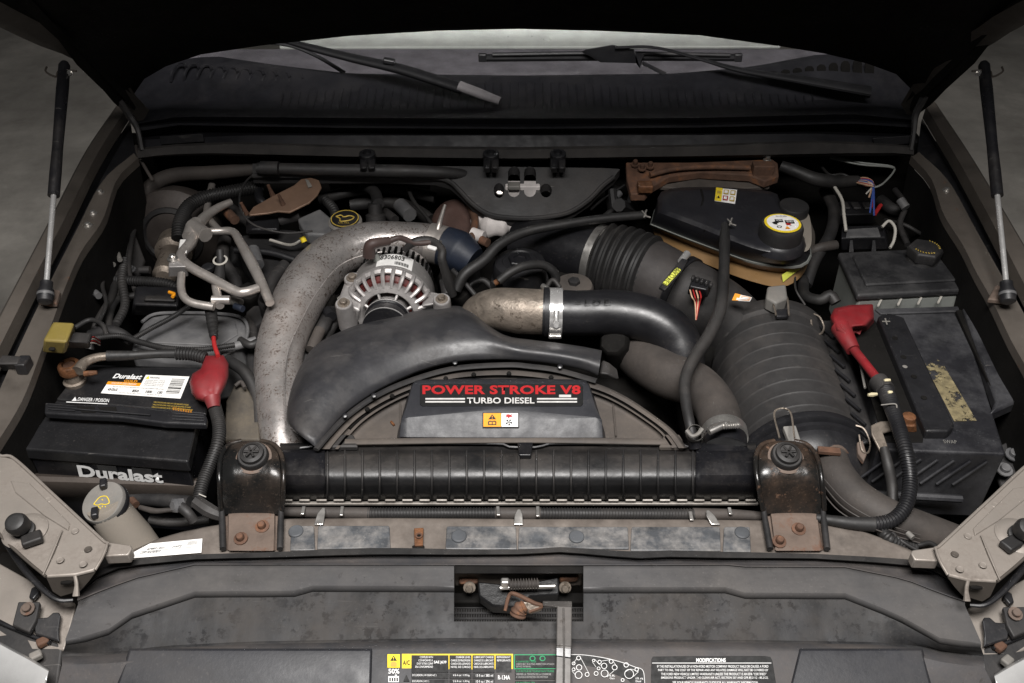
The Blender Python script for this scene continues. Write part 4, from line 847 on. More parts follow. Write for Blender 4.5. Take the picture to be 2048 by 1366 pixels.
# brand on front face
fa, fb = inn(T4[0], .972, -.03), inn(T4[1], .972, -.03)
def ff(a, d): return fa.lerp(fb, a) + Vector((0, -.0015, -d))
for k_, s_ in enumerate((.42, .64)): decal('checker_block', [ff(s_, .0), ff(s_ + .12, .0), ff(s_ + .12, .022), ff(s_, .022)], mat('dark checker print', (.03, .03, .03), .4) if not k_ else bpy.data.materials['dark checker print'], bt, lift=.0005)
text('brand_text', 'Duralast', [ff(.28, .003), ff(.82, .003), ff(.82, .034), ff(.28, .034)], M['white'], bt, bold=.035, shear=.1)
# corroded terminal
tm = P(152, 768, Z + .004); k = S(1, tm)
t1 = lathe('terminal_post', tm, (0, 0, 1), [(20 * k, 0), (22 * k, .01), (17 * k, .012), (17 * k, .03), (10 * k, .034)], M['cast'], bt, seg=16)
bc = root('negative_cable', 'black battery cable with a corroded clamp on the white labelled battery', 'cable', P(160, 770, Z + .03))
lathe('clamp_ring', tm + Vector((0, 0, .03)), (0, 0, 1), [(20 * k, 0), (22 * k, .004), (22 * k, .018), (19 * k, .022), (13 * k, .022), (12 * k, .016)], M['rusto'], bc, seg=18)
lathe('post_top', tm + Vector((0, 0, .045)), (0, 0, 1), [(12 * k, 0), (11 * k, .004)], M['rust'], bc, seg=16)
tube('clamp_neck', [(156, 742, Z + .05), (168, 726, Z + .052), (190, 716, Z + .05), (218, 712, Z + .045)], [12, 10, 9, 8], M['cast'], bc)
tube('clamp_bolt', [(168, 748, Z + .045), (194, 745, Z + .045)], [6, 6, 4], M['rusto'], bc, seg=8)
tube('jacket', [(214, 712, Z + .045), (258, 711, Z + .042), (262, 711, Z + .042), (310, 708, Z + .038), (360, 707, Z + .036)], [11, 10, 9, 9, 9], M['rub'], bc)
tube('corrugated_end', [(352, 707, Z + .036), (385, 709, Z + .034), (412, 716, Z + .03)], 12, M['rub'], bc, ribs=10, amp=.1)
# tray
grid('battery_tray', [[P(u, v + (u - 60) * .03, z) for u in lin(58, 402, 14)] for v, z in ((940, .95), (947, .992), (952, .997), (962, .992), (976, .977), (992, .945))], mat('grimy brown tray', (.055, .044, .037), .55, .2, var=.3, dust=.5, dcol=(.06, .05, .04), up=0), label='grimy brown battery tray lip below the white labelled battery', cat='tray', solid=.004)
# red terminal cover left
rc = root('red_terminal_cover', 'red terminal cover beside the white battery label', 'terminal cover', P(418, 770, Z), 'red terminal covers')
zz = Z + .06
ob = [(412, 713, zz), (446, 712, zz), (456, 728, zz), (456, 752, zz), (452, 768, zz), (440, 792, zz - .006), (437, 812, zz - .014), (420, 816, zz - .014), (410, 804, zz - .008), (392, 798, zz - .006), (384, 786, zz - .004), (380, 764, zz), (386, 748, zz), (402, 738, zz)]
ce = Vector((sum(p[0] for p in ob) / len(ob), sum(p[1] for p in ob) / len(ob), zz))
def ringp(s, dz): return [P(ce.x + (p[0] - ce.x) * s, ce.y + (p[1] - ce.y) * s, p[2] + dz) for p in ob]
rw = [ringp(1.0, -.05), ringp(1.03, -.03), ringp(1.0, -.012), ringp(.86, .0), ringp(.62, .006), ringp(.35, .0075)]
vs_, fs = [p for r_ in rw for p in r_], []
n_ = len(ob)
for i in range(len(rw) - 1):
    for k_ in range(n_): fs.append((i * n_ + k_, i * n_ + (k_ + 1) % n_, (i + 1) * n_ + (k_ + 1) % n_, (i + 1) * n_ + k_))
fs.append(tuple((len(rw) - 1) * n_ + k_ for k_ in range(n_)))
obj('hood_boot', vs_, fs, M['red'], rc, autosm=False)
tube('neck', [(424, 795, zz - .01), (428, 816, zz - .02)], [17, 12], M['red'], rc)
pc = root('positive_cable', 'corrugated black cable hanging from the red cover beside the white battery label', 'cable', P(395, 1000, 1.0))
tube('conduit', [(429, 812, Z + .035), (438, 850, Z + .03), (436, 885, Z + .02), (420, 930, Z), (406, 965, Z - .01), (397, 1000, Z - .02)], 12.5, M['rub'], pc, ribs=44, amp=.08)
tube('connector', [(392, 1003, 1.045), (420, 1022, 1.04), (450, 1034, 1.03)], [14, 15, 11], M['blkd'], pc, seg=8)
tube('tie', [(398, 988, 1.055), (412, 994, 1.055)], 1.2, M['wirew'], pc, seg=5)
sb = root('hose_stub', 'grey fitting with hexagonal end beside the washer cap', 'fitting', P(370, 1030, 1.0))
tube('body', [(360, 1012, 1.05), (376, 1026, 1.045), (388, 1042, 1.03)], [11, 10, 10], M['blkd'], sb); lathe('hex_end', P(357, 1010, 1.05), (-.5, -.5, .4), [(.0125, -.006), (.0135, .008), (.008, .012)], M['grey'], sb, seg=6)
tube('tape', [(280, 1015, 1.0), (310, 1022, 1.005), (340, 1020, 1.01), (358, 1022, 1.01)], [5, 6, 5, 4], M['rubbr'], sb)
tw = root('taped_positive_lead', 'black taped lead with red wire rising from the red cover beside the pipe', 'cable', P(428, 700, Z + .05))
tube('tape_wrap', [(421, 612, 1.11), (424, 640, 1.11), (428, 676, 1.11)], [12, 11, 8], M['rub'], tw, ribs=8, amp=.05)
tube('red_wire', [(427, 672, 1.11), (429, 690, 1.115), (436, 712, 1.115)], 4.5, M['redw'], tw)

# ================================================================ left rear: grey tank, boxes, brake booster, aluminium lines
gt = root('vacuum_tank', 'dusty grey plastic tank with rounded lid behind the white labelled battery', 'tank', P(370, 690, .95))
gl = [(262, 690), (270, 668), (284, 644), (302, 631), (330, 626), (400, 626), (457, 629), (483, 636), (494, 650), (494, 672), (480, 692), (445, 712), (405, 722), (330, 718), (262, 708)]
prism('body', [(u, v, 1.04) for u, v in gl], .12, M['grey'], gt, bevel=.012, bseg=4)
prism('lid_panel', [(310, 640, 1.0435), (400, 634, 1.0435), (470, 642, 1.0435), (476, 668, 1.0435), (440, 690, 1.0435), (290, 684, 1.0435)], .004, M['grey'], gt, bevel=.003)
tube('spigot', [(440, 702, 1.045), (480, 690, 1.045), (512, 680, 1.045)], [9, 9, 8], M['grey'], gt)
tube('rim', [(u, v, 1.041) for u, v in gl[2:12]], 3.5, M['grey'], gt, seg=8)
yb = root('yellow_module', 'small yellow green plastic module beside the fender rail', 'module', P(118, 690, 1.15))
hexa('case', [(84, 706, 1.165), (130, 709, 1.165), (152, 662, 1.165), (108, 656, 1.165)], [(86, 680, 1.205), (134, 684, 1.205), (149, 645, 1.205), (106, 643, 1.205)], M['olive'], yb, bevel=.005)
box('slot', P(104, 698, 1.184), (.012, .008, .006), M['blkdeep'], yb)
cn_ = root('wiring_connector', 'black plug with red and white wires beside the yellow module', 'connector', P(160, 685, 1.06))
hexa('plug', [(134, 696, 1.15), (180, 698, 1.13), (186, 672, 1.13), (142, 668, 1.15)], [(134, 684, 1.185), (178, 686, 1.165), (184, 666, 1.165), (142, 664, 1.185)], M['blkd'], cn_)
for k_, m_ in enumerate(('redw', 'wirew', 'redw', 'wirew')): tube('wire', [(180, 677 + 3 * k_, 1.15), (188, 674 + 4 * k_, 1.14), (200, 682 + 3 * k_, 1.1)], 1.3, M[m_], cn_, seg=5)
def hose(name, label, pts, r, m='rub', ribs=0, amp=.1, cat='hose', **kw): return tube(name, pts, r, M[m], ribs=ribs, amp=amp, label=label, cat=cat, **kw)
hose('thin_corrugated_loom', 'thin corrugated loom looping over the grey tank front', [(190, 676, 1.09), (240, 672, 1.08), (280, 684, 1.075), (330, 696, 1.075), (400, 699, 1.075), (470, 690, 1.07)], 5.5, ribs=70, amp=.12, cat='wiring loom')
hose('thin_corrugated_loom', 'thin loom rising from the plug to the aluminium lines', [(262, 680, 1.075), (300, 658, 1.08), (345, 634, 1.085), (378, 612, 1.09)], 5, ribs=40, amp=.1, cat='wiring loom')
hose('wiring_bundle', 'dark wiring bundle between the yellow module and the grey tank', [(180, 672, 1.06), (215, 664, 1.07), (240, 668, 1.07), (262, 682, 1.06)], [12, 15, 12, 10], 'blkd', cat='wiring loom')
fb = root('relay_box', 'black relay box with an orange clip behind the grey tank', 'box', P(315, 610, .95))
hexa('case', [(262, 632, 1.0), (362, 634, 1.0), (365, 580, 1.0), (270, 576, 1.0)], [(266, 608, 1.05), (356, 612, 1.05), (358, 574, 1.05), (272, 572, 1.05)], M['blk'], fb, bevel=.006)
hexa('lid', [(286, 606, 1.045), (350, 608, 1.045), (352, 592, 1.045), (290, 590, 1.045)], [(288, 600, 1.06), (350, 602, 1.06), (352, 594, 1.06), (292, 592, 1.06)], M['blkd'], fb)
tube('orange_clip', [(338, 584, 1.07), (348, 588, 1.07), (345, 594, 1.07)], 3.5, M['ora'], fb, seg=6)
hose('coolant_hose', 'dark bent hose beside the fender above the yellow module', [(226, 500, 1.0), (230, 545, 1.03), (225, 590, 1.04), (195, 645, 1.05), (180, 700, 1.02)], 8, 'rub')
hose('coolant_hose', 'short black hose curving from the relay box', [(275, 590, 1.02), (235, 600, 1.03), (220, 630, 1.04), (218, 665, 1.04)], 7, 'rub')
hose('corrugated_loom', 'dusty corrugated loom crossing below the brake booster', [(232, 560, 1.04), (280, 562, 1.05), (330, 566, 1.05), (360, 578, 1.04)], 9, ribs=26, amp=.1, cat='wiring loom')
bb = root('brake_booster', 'round dusty dark brake booster below the cowl corner', 'brake booster', P(345, 520, .9))
c_ = P(345, 480, 1.0); k = S(1, c_)
lathe('shell', c_ + Vector((0, .07, 0)), (0, -1, .12), [(70 * k, -.05), (88 * k, 0), (90 * k, .03), (90 * k, .038), (80 * k, .05), (60 * k, .065), (30 * k, .075)], mat('booster brown black paint', (.05, .042, .038), .5, .3, dust=.5, dcol=(.1, .082, .072)), bb, seg=40)
lathe('ring', c_ + Vector((0, .07, 0)), (0, -1, .12), [(62 * k, .062), (62 * k, .07), (54 * k, .074), (50 * k, .068)], M['blkd'], bb, seg=40, caps=False)
lathe('master_cylinder', c_ + Vector((.01, 0, -.01)), (.1, -1, .05), [(36 * k, 0), (36 * k, .05), (24 * k, .06), (22 * k, .16), (14 * k, .17)], M['cast'], bb)
hose('vacuum_hose', 'fat dusty black hose sweeping over the brake booster', [(270, 440, 1.04), (278, 405, 1.08), (308, 368, 1.12), (352, 350, 1.14), (430, 345, 1.15), (515, 338, 1.155)], [15, 15, 15, 14, 14, 13], 'rubbr')
hose('corrugated_loom', 'large corrugated black loom bending over the aluminium lines', [(357, 478, 1.10), (360, 445, 1.12), (378, 412, 1.13), (412, 394, 1.135), (460, 384, 1.135), (525, 372, 1.13)], 13, ribs=44, amp=.09, cat='wiring loom')
hose('antenna_wire', 'thin wire arching off the tan bracket', [(545, 338, 1.17), (500, 355, 1.18), (480, 390, 1.18), (484, 425, 1.18), (512, 452, 1.17), (570, 466, 1.16), (625, 462, 1.15)], 2.2, 'blkd', cat='wire', n=50)
hose('thin_hose', 'thin grey hose hanging from the cowl seal onto the fat hose', [(272, 292, 1.21), (276, 310, 1.2), (290, 335, 1.18), (306, 362, 1.16)], 3.5, 'rubbr')
al = root('refrigerant_lines', 'bent aluminium refrigerant lines with block fitting in front of the brake booster', 'pipe', P(430, 600, 1.0))
z_ = 1.15
tube('line', [(462, 404, z_), (436, 416, z_), (408, 436, z_), (392, 462, z_), (380, 488, z_ + .005), (362, 512, z_ + .01), (378, 532, z_ + .01), (425, 558, z_), (470, 582, z_ - .01), (490, 584, z_ - .01), (516, 576, z_ - .012)], [7, 9, 11, 13, 12, 10.5, 10, 10, 10, 10, 9], M['tube'], al, n=80)
tube('line', [(404, 464, z_ + .005), (440, 462, z_), (466, 464, z_), (480, 484, z_ - .005), (500, 520, z_ - .012), (520, 560, z_ - .02), (540, 606, z_ - .03)], [7, 8, 9, 11, 11, 10, 9], M['tube'], al, n=60)
tube('line', [(363, 548, z_ + .01), (362, 574, z_), (368, 594, z_ - .005), (386, 606, z_ - .01), (428, 614, z_ - .015)], 8, M['tube'], al, n=40)
tube('line', [(431, 560, z_ - .012), (433, 580, z_ - .015), (440, 612, z_ - .02)], 8.5, M['tube'], al)
tube('line', [(440, 462, z_), (420, 440, z_ - .02), (414, 420, z_ - .03), (424, 370, z_ - .04)], 7, M['tube'], al)
tube('collar', [(384, 452, z_ + .01), (412, 470, z_ + .01)], 15, M['tube'], al); tube('collar', [(394, 446, z_ + .006), (376, 474, z_ + .006)], [14, 16, 12], M['tube'], al)
tube('collar', [(424, 600, z_ - .01), (460, 600, z_ - .012)], 9, M['tube'], al)
hexa('block_fitting', [(337, 554, z_ - .02), (377, 553, z_ - .02), (376, 534, z_ - .02), (338, 534, z_ - .02)], [(337, 534, z_ + .015), (376, 533, z_ + .015), (375, 518, z_ + .015), (338, 517, z_ + .015)], M['alu'], al, bevel=.002)
hexa('block_neck', [(356, 520, z_ - .01), (374, 520, z_ - .01), (374, 500, z_ - .01), (358, 500, z_ - .01)], [(356, 505, z_ + .015), (374, 505, z_ + .015), (374, 478, z_ + .015), (360, 478, z_ + .015)], M['whitel'], al, bevel=.002)
hexbolt('bolt', P(346, 519, z_ + .016), (0, 0, 1), .007, .012, M['steel'], al)
for dz in (0, .012): lathe('seal_ring', P(441, 522, 1.145 - dz), (0, -.2, 1), [(S(14, P(441, 522, 1.15)), 0), (S(15, P(441, 522, 1.15)), .003), (S(11, P(441, 522, 1.15)), .004)], M['wirew'] if dz == 0 else M['blk'], al, caps=False)
tube('pressure_switch', [(440, 500, 1.16), (441, 525, 1.14), (438, 560, 1.12)], [7, 9, 12], M['blkd'], al)
lathe('cap', P(418, 540, 1.13), (0, 0, 1), [(.012, 0), (.014, .01), (.008, .014)], M['blk'], al)
tb = root('tan_bracket', 'tan steel plate with rusty studs behind the aluminium lines', 'bracket', P(570, 400, 1.1))
prism('plate', [(495, 430, 1.15), (506, 414, 1.155), (545, 392, 1.165), (588, 370, 1.172), (602, 358, 1.178), (622, 355, 1.18), (638, 360, 1.18), (643, 374, 1.176), (634, 390, 1.17), (618, 405, 1.163), (579, 424, 1.153), (556, 422, 1.153), (535, 426, 1.151)], .005, M['tan'], tb, bevel=.0015)
for u, v in ((546, 392), (567, 411), (493, 428)): tube('stud', [P(u, v, 1.155), P(u, v, 1.155) + Vector((-.006, -.004, .032))], [6, 4, 3], M['rust'], tb, seg=8)
prism('tag', [(610, 358, 1.1805), (617, 360, 1.1805), (624, 372, 1.178), (616, 374, 1.178)], .002, M['capg'], tb, bevel=0)
# ================================================================ engine block mass, covers below everything
en = root('engine_block', 'dark sooty engine block and valve covers under the pipes', 'engine', Vector((0, 1.8, .7)))
hexa('block', [Vector((-.42, 1.45, .7)), Vector((.42, 1.45, .7)), Vector((.42, 2.05, .7)), Vector((-.42, 2.05, .7))], [Vector((-.33, 1.5, .92)), Vector((.33, 1.5, .92)), Vector((.36, 2.05, .95)), Vector((-.36, 2.05, .95))], M['blkdeep'], en, bevel=.02)
prism('valve_cover', [(470, 470, 1.08), (560, 455, 1.08), (640, 462, 1.08), (655, 480, 1.08), (600, 560, 1.06), (548, 640, 1.04), (520, 620, 1.04), (500, 540, 1.06)], .1, M['blkd'], en, bevel=.012, bseg=3)
prism('valve_cover', [(1180, 560, 1.02), (1440, 540, 1.02), (1470, 640, 1.0), (1420, 720, .98), (1240, 700, .98)], .1, M['blkdeep'], en, bevel=.012)
hexa('coil_cover', [(490, 470, 1.1), (560, 470, 1.1), (560, 440, 1.1), (490, 436, 1.1)], [(500, 458, 1.12), (556, 458, 1.12), (558, 436, 1.12), (504, 430, 1.12)], M['blk'], en, bevel=.006)
prism('grimy_cover', [(594, 436, 1.125), (640, 416, 1.125), (668, 440, 1.12), (660, 470, 1.11), (612, 468, 1.11)], .03, M['grey'], en, bevel=.006)
tube('rail', [(470, 500, 1.09), (540, 505, 1.09), (590, 520, 1.08)], 7, M['blk'], en); tube('rail', [(530, 600, 1.08), (545, 560, 1.09), (570, 530, 1.09)], 12, M['blkd'], en)
for i, (u, v, s_) in enumerate(((455, 520, 30), (470, 560, 26), (500, 590, 24), (520, 640, 30), (640, 600, 34), (655, 560, 24), (620, 650, 30), (900, 560, 26), (925, 590, 24), (940, 540, 20), (1130, 560, 24), (1230, 690, 30), (1215, 640, 22), (700, 400, 30), (820, 390, 34), (850, 420, 26), (660, 390, 26), (1240, 410, 26))):
    lathe('casting_lump', P(u, v, 1.0 + .02 * (i % 3)), (random.uniform(-.4, .4), -.5, 1), [(S(s_, P(u, v, 1.0)), -.06), (S(s_, P(u, v, 1.0)), .01), (S(s_ * .8, P(u, v, 1.0)), .02), (S(s_ * .4, P(u, v, 1.0)), .024)], M['blkdeep'] if i % 3 else M['blkd'], en, seg=8)
oc = root('oil_filler_cap', 'black oil filler cap with a gold oil can symbol', 'cap', P(690, 445, 1.08))
c_ = P(690, 440, 1.12); k = S(1, c_)
lathe('cap', c_ - Vector((0, 0, .02)), (0, -.1, 1), [(30 * k, -.03), (34 * k, -.01), (34 * k, .018), (31 * k, .022)], M['capg'], oc, seg=24)
lathe('top_disc', c_ + Vector((0, 0, .0)), (0, -.1, 1), [(30 * k, 0), (29 * k, .004)], M['blk'], oc, seg=28)
lathe('gold_ring', c_ + Vector((0, 0, .0045)), (0, -.1, 1), [(28 * k, 0), (28 * k, .0006), (26 * k, .0006), (26 * k, 0)], M['gold'], oc, seg=32, caps=False)
tube('oil_can_symbol', [c_ + Vector((x * k, y * k + .001, .006 + y * k * .1)) for x, y in ((-18, 4), (-8, 8), (-2, 2), (8, 6), (18, 2), (12, -8), (-6, -12), (-10, -2), (-18, 4))], 1.5, M['gold'], oc, seg=4, n=36)
text('print', 'OIL FILL', [c_ + Vector((x * k, y * k, .0065 + y * k * .1)) for x, y in ((-10, -14), (12, -14), (12, -20), (-10, -20))], M['gold'], oc, lift=.0005)
sn = root('sensor_plug', 'dusty dark sensor standing behind the silver pipe', 'sensor', P(752, 450, 1.05))
c_ = P(752, 448, 1.09); k = S(1, c_)
lathe('body', c_, (0, .35, 1), [(16 * k, -.03), (16 * k, .0), (20 * k, .004), (20 * k, .022), (14 * k, .026), (14 * k, .05)], M['blkd'], sn); tube('lead', [(757, 408, 1.14), (745, 380, 1.13), (700, 360, 1.1)], [12, 11, 10], M['blkd'], sn)
dp = root('dipstick_tube', 'thin ribbed metal sensor stem behind the pipe clamp', 'stem', P(875, 480, 1.05))
tube('stem', [(872, 480, 1.1), (878, 450, 1.13), (890, 410, 1.16)], [9, 5, 3], M['tube'], dp); tube('thread', [(871, 484, 1.1), (876, 458, 1.12)], 8, M['tube'], dp, ribs=7, amp=.12)
tr = root('turbo_housing', 'rust brown turbo housing behind the blue hose', 'turbocharger', P(910, 450, 1.0))
c_ = P(915, 450, 1.05); k = S(1, c_)
lathe('housing', c_, (.3, -.6, .5), [(44 * k, -.06), (50 * k, -.02), (52 * k, .0), (44 * k, .02), (30 * k, .03)], mat('dull brown iron', (.07, .038, .03), .75, .2, var=.4, bump=.25), tr); tube('band', [(935, 400, 1.09), (950, 440, 1.1), (942, 480, 1.09)], 8, M['rust'], tr)
iw = root('heat_wrap', 'crumpled white heat wrap below the slotted brace', 'insulation', P(990, 460, 1.0))
c_ = P(990, 456, 1.075)
tube('bundle', [(955, 438, 1.07), (985, 452, 1.08), (1030, 446, 1.075)], [18, 24, 16], M['foil'], iw, ribs=5, amp=.09); tube('bundle', [(944, 468, 1.09), (968, 474, 1.09)], [14, 12], M['foil'], iw); tube('red_cap', [(962, 480, 1.1), (976, 486, 1.1)], 9, M['rust'], iw)

# ================================================================ slotted brace below the cowl
br = root('cowl_brace', 'black plastic brace with slots hanging below the cowl', 'brace', P(1050, 400, 1.05))
def bz(v): return 1.195 - (v - 330) * .0008
ol = [(505, 327), (720, 331), (960, 333), (1205, 336), (1240, 338), (1228, 354), (1205, 372), (1180, 398), (1145, 422), (1110, 432), (1060, 437), (1010, 435), (975, 428), (945, 408), (920, 382), (900, 364), (870, 356), (780, 352), (505, 352)]
def cap_(u, v0, v1, r): return [(u + r * math.cos(R(a)), (v0 if a < 0 else v1) + r * math.sin(R(a)), 0) for a in (-180, -150, -120, -90, -60, -30, -1, 1, 30, 60, 90, 120, 150, 179)]
HL = [cap_(1028, 345, 382, 12), cap_(1060, 345, 382, 12), ringpx(998, 381, 11, 15, 0, 14), ringpx(1092, 381, 12, 14, 0, 14)]
prism('plate', [P(u, v, bz(v)) for u, v in ol], .02, M['blkd'], br, holes=[[P(u, v, bz(v)) for u, v, _ in H] for H in HL], bevel=0)
tube('lower_rim', [P(u, v, bz(v) + .002) for u, v in ol[5:]], 5, M['blkd'], br, seg=8, n=90)
tube('upper_rail', [P(515, 337, 1.2), P(720, 341, 1.2), P(860, 344, 1.195), P(950, 352, 1.165), P(1000, 360, 1.14)], [12, 12, 13, 12, 8], M['blkd'], br)
tube('sleeve', [P(522, 336, 1.207), P(558, 337, 1.207)], 14, M['blkd'], br)
wb = root('white_canister', 'pale canister visible through the brace slots', 'canister', P(1045, 390, 1.0)); box('body', P(1045, 385, 1.14), (.085, .03, .05), M['foil'], wb); box('printed_band', P(1028, 372, 1.165), (.03, .025, .012), M['capg'], wb); lathe('nozzle', P(1000, 385, 1.13), (0, -.5, .5), [(.012, 0), (.012, .02), (.008, .022)], M['tube'], wb)
for u, lab in ((735, 'black plastic cowl clip above the silver pipe'), (982, 'black plastic cowl clip beside the brace slots, nearer the silver pipe'), (1116, 'black plastic cowl clip beside the brace slots, nearer the rusty bracket')):
    c = root('cowl_clip', lab, 'clip', P(u, 330, 1.19), 'clips holding the cowl edge')
    q = P(u, 308, 1.228); k = S(1, q); lathe('barrel', q - Vector((0, 0, .03)), (0, -.1, 1), [(16 * k, 0), (16 * k, .034), (14 * k, .036), (9 * k, .036), (8 * k, .028)], M['blk'], c, seg=18)
    for s in (-8, 8): hexa('jaw', [(u + s - 7, 346, 1.2), (u + s + 7, 346, 1.2), (u + s + 7, 326, 1.2), (u + s - 7, 326, 1.2)], [(u + s - 7, 336, 1.222), (u + s + 7, 336, 1.222), (u + s + 7, 312, 1.222), (u + s - 7, 312, 1.222)], M['blk'], c)

# ================================================================ silver charge pipe
pp = root('charge_pipe', 'fat weathered silver charge pipe curving round the alternator', 'pipe', P(560, 880, .95))
ctr = [(572, 925, .97), (562, 850, 1.0), (556, 760, 1.02), (562, 690, 1.035), (588, 620, 1.055), (622, 560, 1.07), (672, 510, 1.08), (740, 486, 1.085), (810, 482, 1.085), (862, 486, 1.08), (880, 490, 1.078)]
tube('pipe', ctr, [40, 44, 46, 47, 48, 50, 50, 46, 42, 38, 38], M['pipe'], pp, seg=32, n=110)
tube('seam', [(u + du, v + dv, z + .042) for (u, v, z), du, dv in zip(ctr[1:9], (10, 12, 14, 18, 18, 12, 8, 0), (10, 10, 12, 14, 16, 18, 20, 22))], 1.5, M['pipe'], pp, seg=6, n=60)
tube('end_band', [(858, 486, 1.08), (876, 490, 1.078), (890, 494, 1.077)], [41, 41, 41], M['tube'], pp, seg=32)
tube('blue_hose', [(888, 494, 1.077), (915, 504, 1.072), (948, 524, 1.06)], [42, 44, 30], M['blue'], pp, seg=32, n=24)
tube('clamp_tongue', [(862, 452, 1.115), (880, 470, 1.115), (882, 505, 1.11)], 2.2, M['steel'], pp, seg=6)
# ================================================================ alternator
AC = Vector((-.269, 1.64, 1.055)); AX = (0, -1, .1)
at = root('alternator', 'cast aluminium alternator with red windings behind the slotted nose', 'alternator', AC - Vector((0, -.06, .1)), None)
lathe('rear_case', AC, AX, [(.05, -.165), (.078, -.16), (.086, -.145), (.086, -.085)], M['alu'], at, seg=40)
lathe('stator_ring', AC, AX, [(.086, -.088), (.094, -.085), (.095, -.03), (.092, -.026)], mat('satin stator steel', (.3, .285, .275), .5, .6, var=.12, vscale=60), at, seg=48, caps=False)
lathe('front_rim', AC, AX, [(.09, -.03), (.096, -.027), (.096, -.014), (.09, -.008), (.085, -.01)], M['alu'], at, seg=48, caps=False)
lathe('winding', AC, AX, [(.083, -.03), (.083, -.018), (.072, -.006), (.045, -.004), (.04, -.03)], M['copper'], at, seg=48, caps=False)
lathe('inner_ring', AC, AX, [(.066, -.01), (.071, .010), (.069, .018), (.057, .021), (.053, .016), (.05, .004)], M['alu'], at, seg=40, caps=False)
lathe('nose', AC, AX, [(.05, -.03), (.04, .0), (.036, .026), (.026, .03)], M['alu'], at, seg=32)
n1 = (Vector((0, 0, 1)) - Vector(AX).normalized() * Vector(AX).normalized().z).normalized(); axn = Vector(AX).normalized(); n2 = axn.cross(n1)
for i in range(26):
    a = R(360 * i / 26 + 5); d = n1 * math.cos(a) + n2 * math.sin(a)
    tube('fin', [AC + d * .0955 + axn * -.016, AC + d * .0935 + axn * -.003, AC + d * .084 + axn * .009, AC + d * .066 + axn * .016], 4.3, M['alu'], at, seg=6, n=8)
for i in range(8):
    a = R(45 * i + 20); d = n1 * math.cos(a) + n2 * math.sin(a)
    tube('spoke', [AC + d * .058 + axn * .014, AC + d * .034 + axn * .026], 3.2, M['alu'], at, seg=6, n=4)
for i in range(22):
    a = R(-95 + 190 * i / 21); d = n1 * math.cos(a) + n2 * math.sin(a); p = AC + d * .0865 + axn * -.135
    tube('rear_slot', [p, p + axn * .03], 3.2, M['blkdeep'], at, seg=6, n=2)
lathe('rear_band', AC, AX, [(.088, -.096), (.0905, -.094), (.0905, -.09), (.088, -.088)], M['chrome'], at, seg=48, caps=False)
pl = lathe('pulley', AC, AX, [(.03, .03), (.049, .032), (.049, .04), (.046, .042), (.046, .066), (.049, .068), (.049, .076), (.035, .077)], M['blkg'], at, seg=40)
for h_ in (.034, .07): lathe('bright_rim', AC, AX, [(.0492, h_), (.0496, h_ + .001), (.0496, h_ + .003), (.0492, h_ + .004)], M['chrome'], pl, seg=40, caps=False)
for du, (u, v), m_ in ((0, (706, 552), 0), (0, (689, 602), 0), (0, (884, 594), 0)):
    q = P(u, v, 1.105); lathe('lug', q - Vector((0, 0, .05)), (0, -.2, 1), [(.02, -.02), (.019, .05), (.017, .053)], M['alu'], at, seg=16); hexbolt('bolt', q + Vector((0, -.01, .0)), (0, -.2, 1), .008, .012, M['cast'], at)
hexa('mount_arm', [(678, 660, 1.0), (712, 668, 1.0), (745, 600, 1.0), (690, 560, 1.0)], [(674, 604, 1.09), (720, 622, 1.08), (735, 560, 1.1), (696, 548, 1.1)], M['alu'], at, bevel=.006)
hexa('mount_arm', [(846, 628, 1.04), (896, 622, 1.04), (900, 600, 1.04), (850, 590, 1.04)], [(842, 612, 1.08), (886, 606, 1.09), (892, 590, 1.095), (852, 580, 1.08)], M['alu'], at, bevel=.005)
tube('lower_leg', [(690, 610, 1.06), (700, 650, 1.02), (702, 680, .99)], 15, M['alu'], at)
def aq(a0, a1, h0, h1, r=.0956):
    f = lambda a, h_: AC + (n1 * math.cos(R(a)) + n2 * math.sin(R(a))) * r + axn * h_
    return [f(a0, h0), f(a1, h0), f(a1, h1), f(a0, h1)]
sgn = 1 if (AC + n2).x > AC.x else -1
def band(a0, a1, h0, h1, m_, nm, r=.0957, n=10):
    vs_ = []; fs_ = []
    for i in range(n + 1):
        a = R(sgn * (a0 + (a1 - a0) * i / n)); d = n1 * math.cos(a) + n2 * math.sin(a)
        vs_ += [AC + d * r + axn * h0, AC + d * r + axn * h1]
    for i in range(n): fs_.append((2 * i, 2 * i + 1, 2 * i + 3, 2 * i + 2))
    return obj(nm, vs_, fs_, m_, at)
band(-16, 32, -.084, -.03, M['whitel'], 'paper_label')
for k_, ch in enumerate('8306803'):
    q_ = [AC + (n1 * math.cos(R(sgn * a)) + n2 * math.sin(R(sgn * a))) * .0958 + axn * h_ for a, h_ in ((-12 + 4.6 * k_, -.078), (-8 + 4.6 * k_, -.078), (-8 + 4.6 * k_, -.058), (-12 + 4.6 * k_, -.058))]
    text('serial_digit', ch, q_, M['blkp'], at, lift=.0008, bold=.02)
for k_ in range(16): band(8 + k_ * 1.2, 8.5 + k_ * 1.2 + .25 * (k_ % 3), -.05, -.036, M['blkp'], 'bar', .0962, 1)
wl = root('alternator_lead', 'brown booted alternator lead and black loom behind the alternator', 'cable', P(760, 500, 1.1))
tube('boot', [(738, 512, 1.16), (740, 492, 1.185), (752, 486, 1.19), (778, 482, 1.185)], [13, 12, 10, 9], mat('brown rubber boot', (.05, .03, .026), .55, dust=.3), wl)
tube('lead', [(774, 483, 1.185), (800, 476, 1.19), (830, 486, 1.19), (870, 484, 1.19)], 6, bpy.data.materials['brown rubber boot'], wl)
tube('loom', [(808, 500, 1.17), (830, 484, 1.19), (862, 482, 1.19), (884, 500, 1.185), (884, 520, 1.17), (896, 560, 1.12), (905, 590, 1.08)], [6, 9, 9, 8, 9, 10, 9], M['rub'], wl)
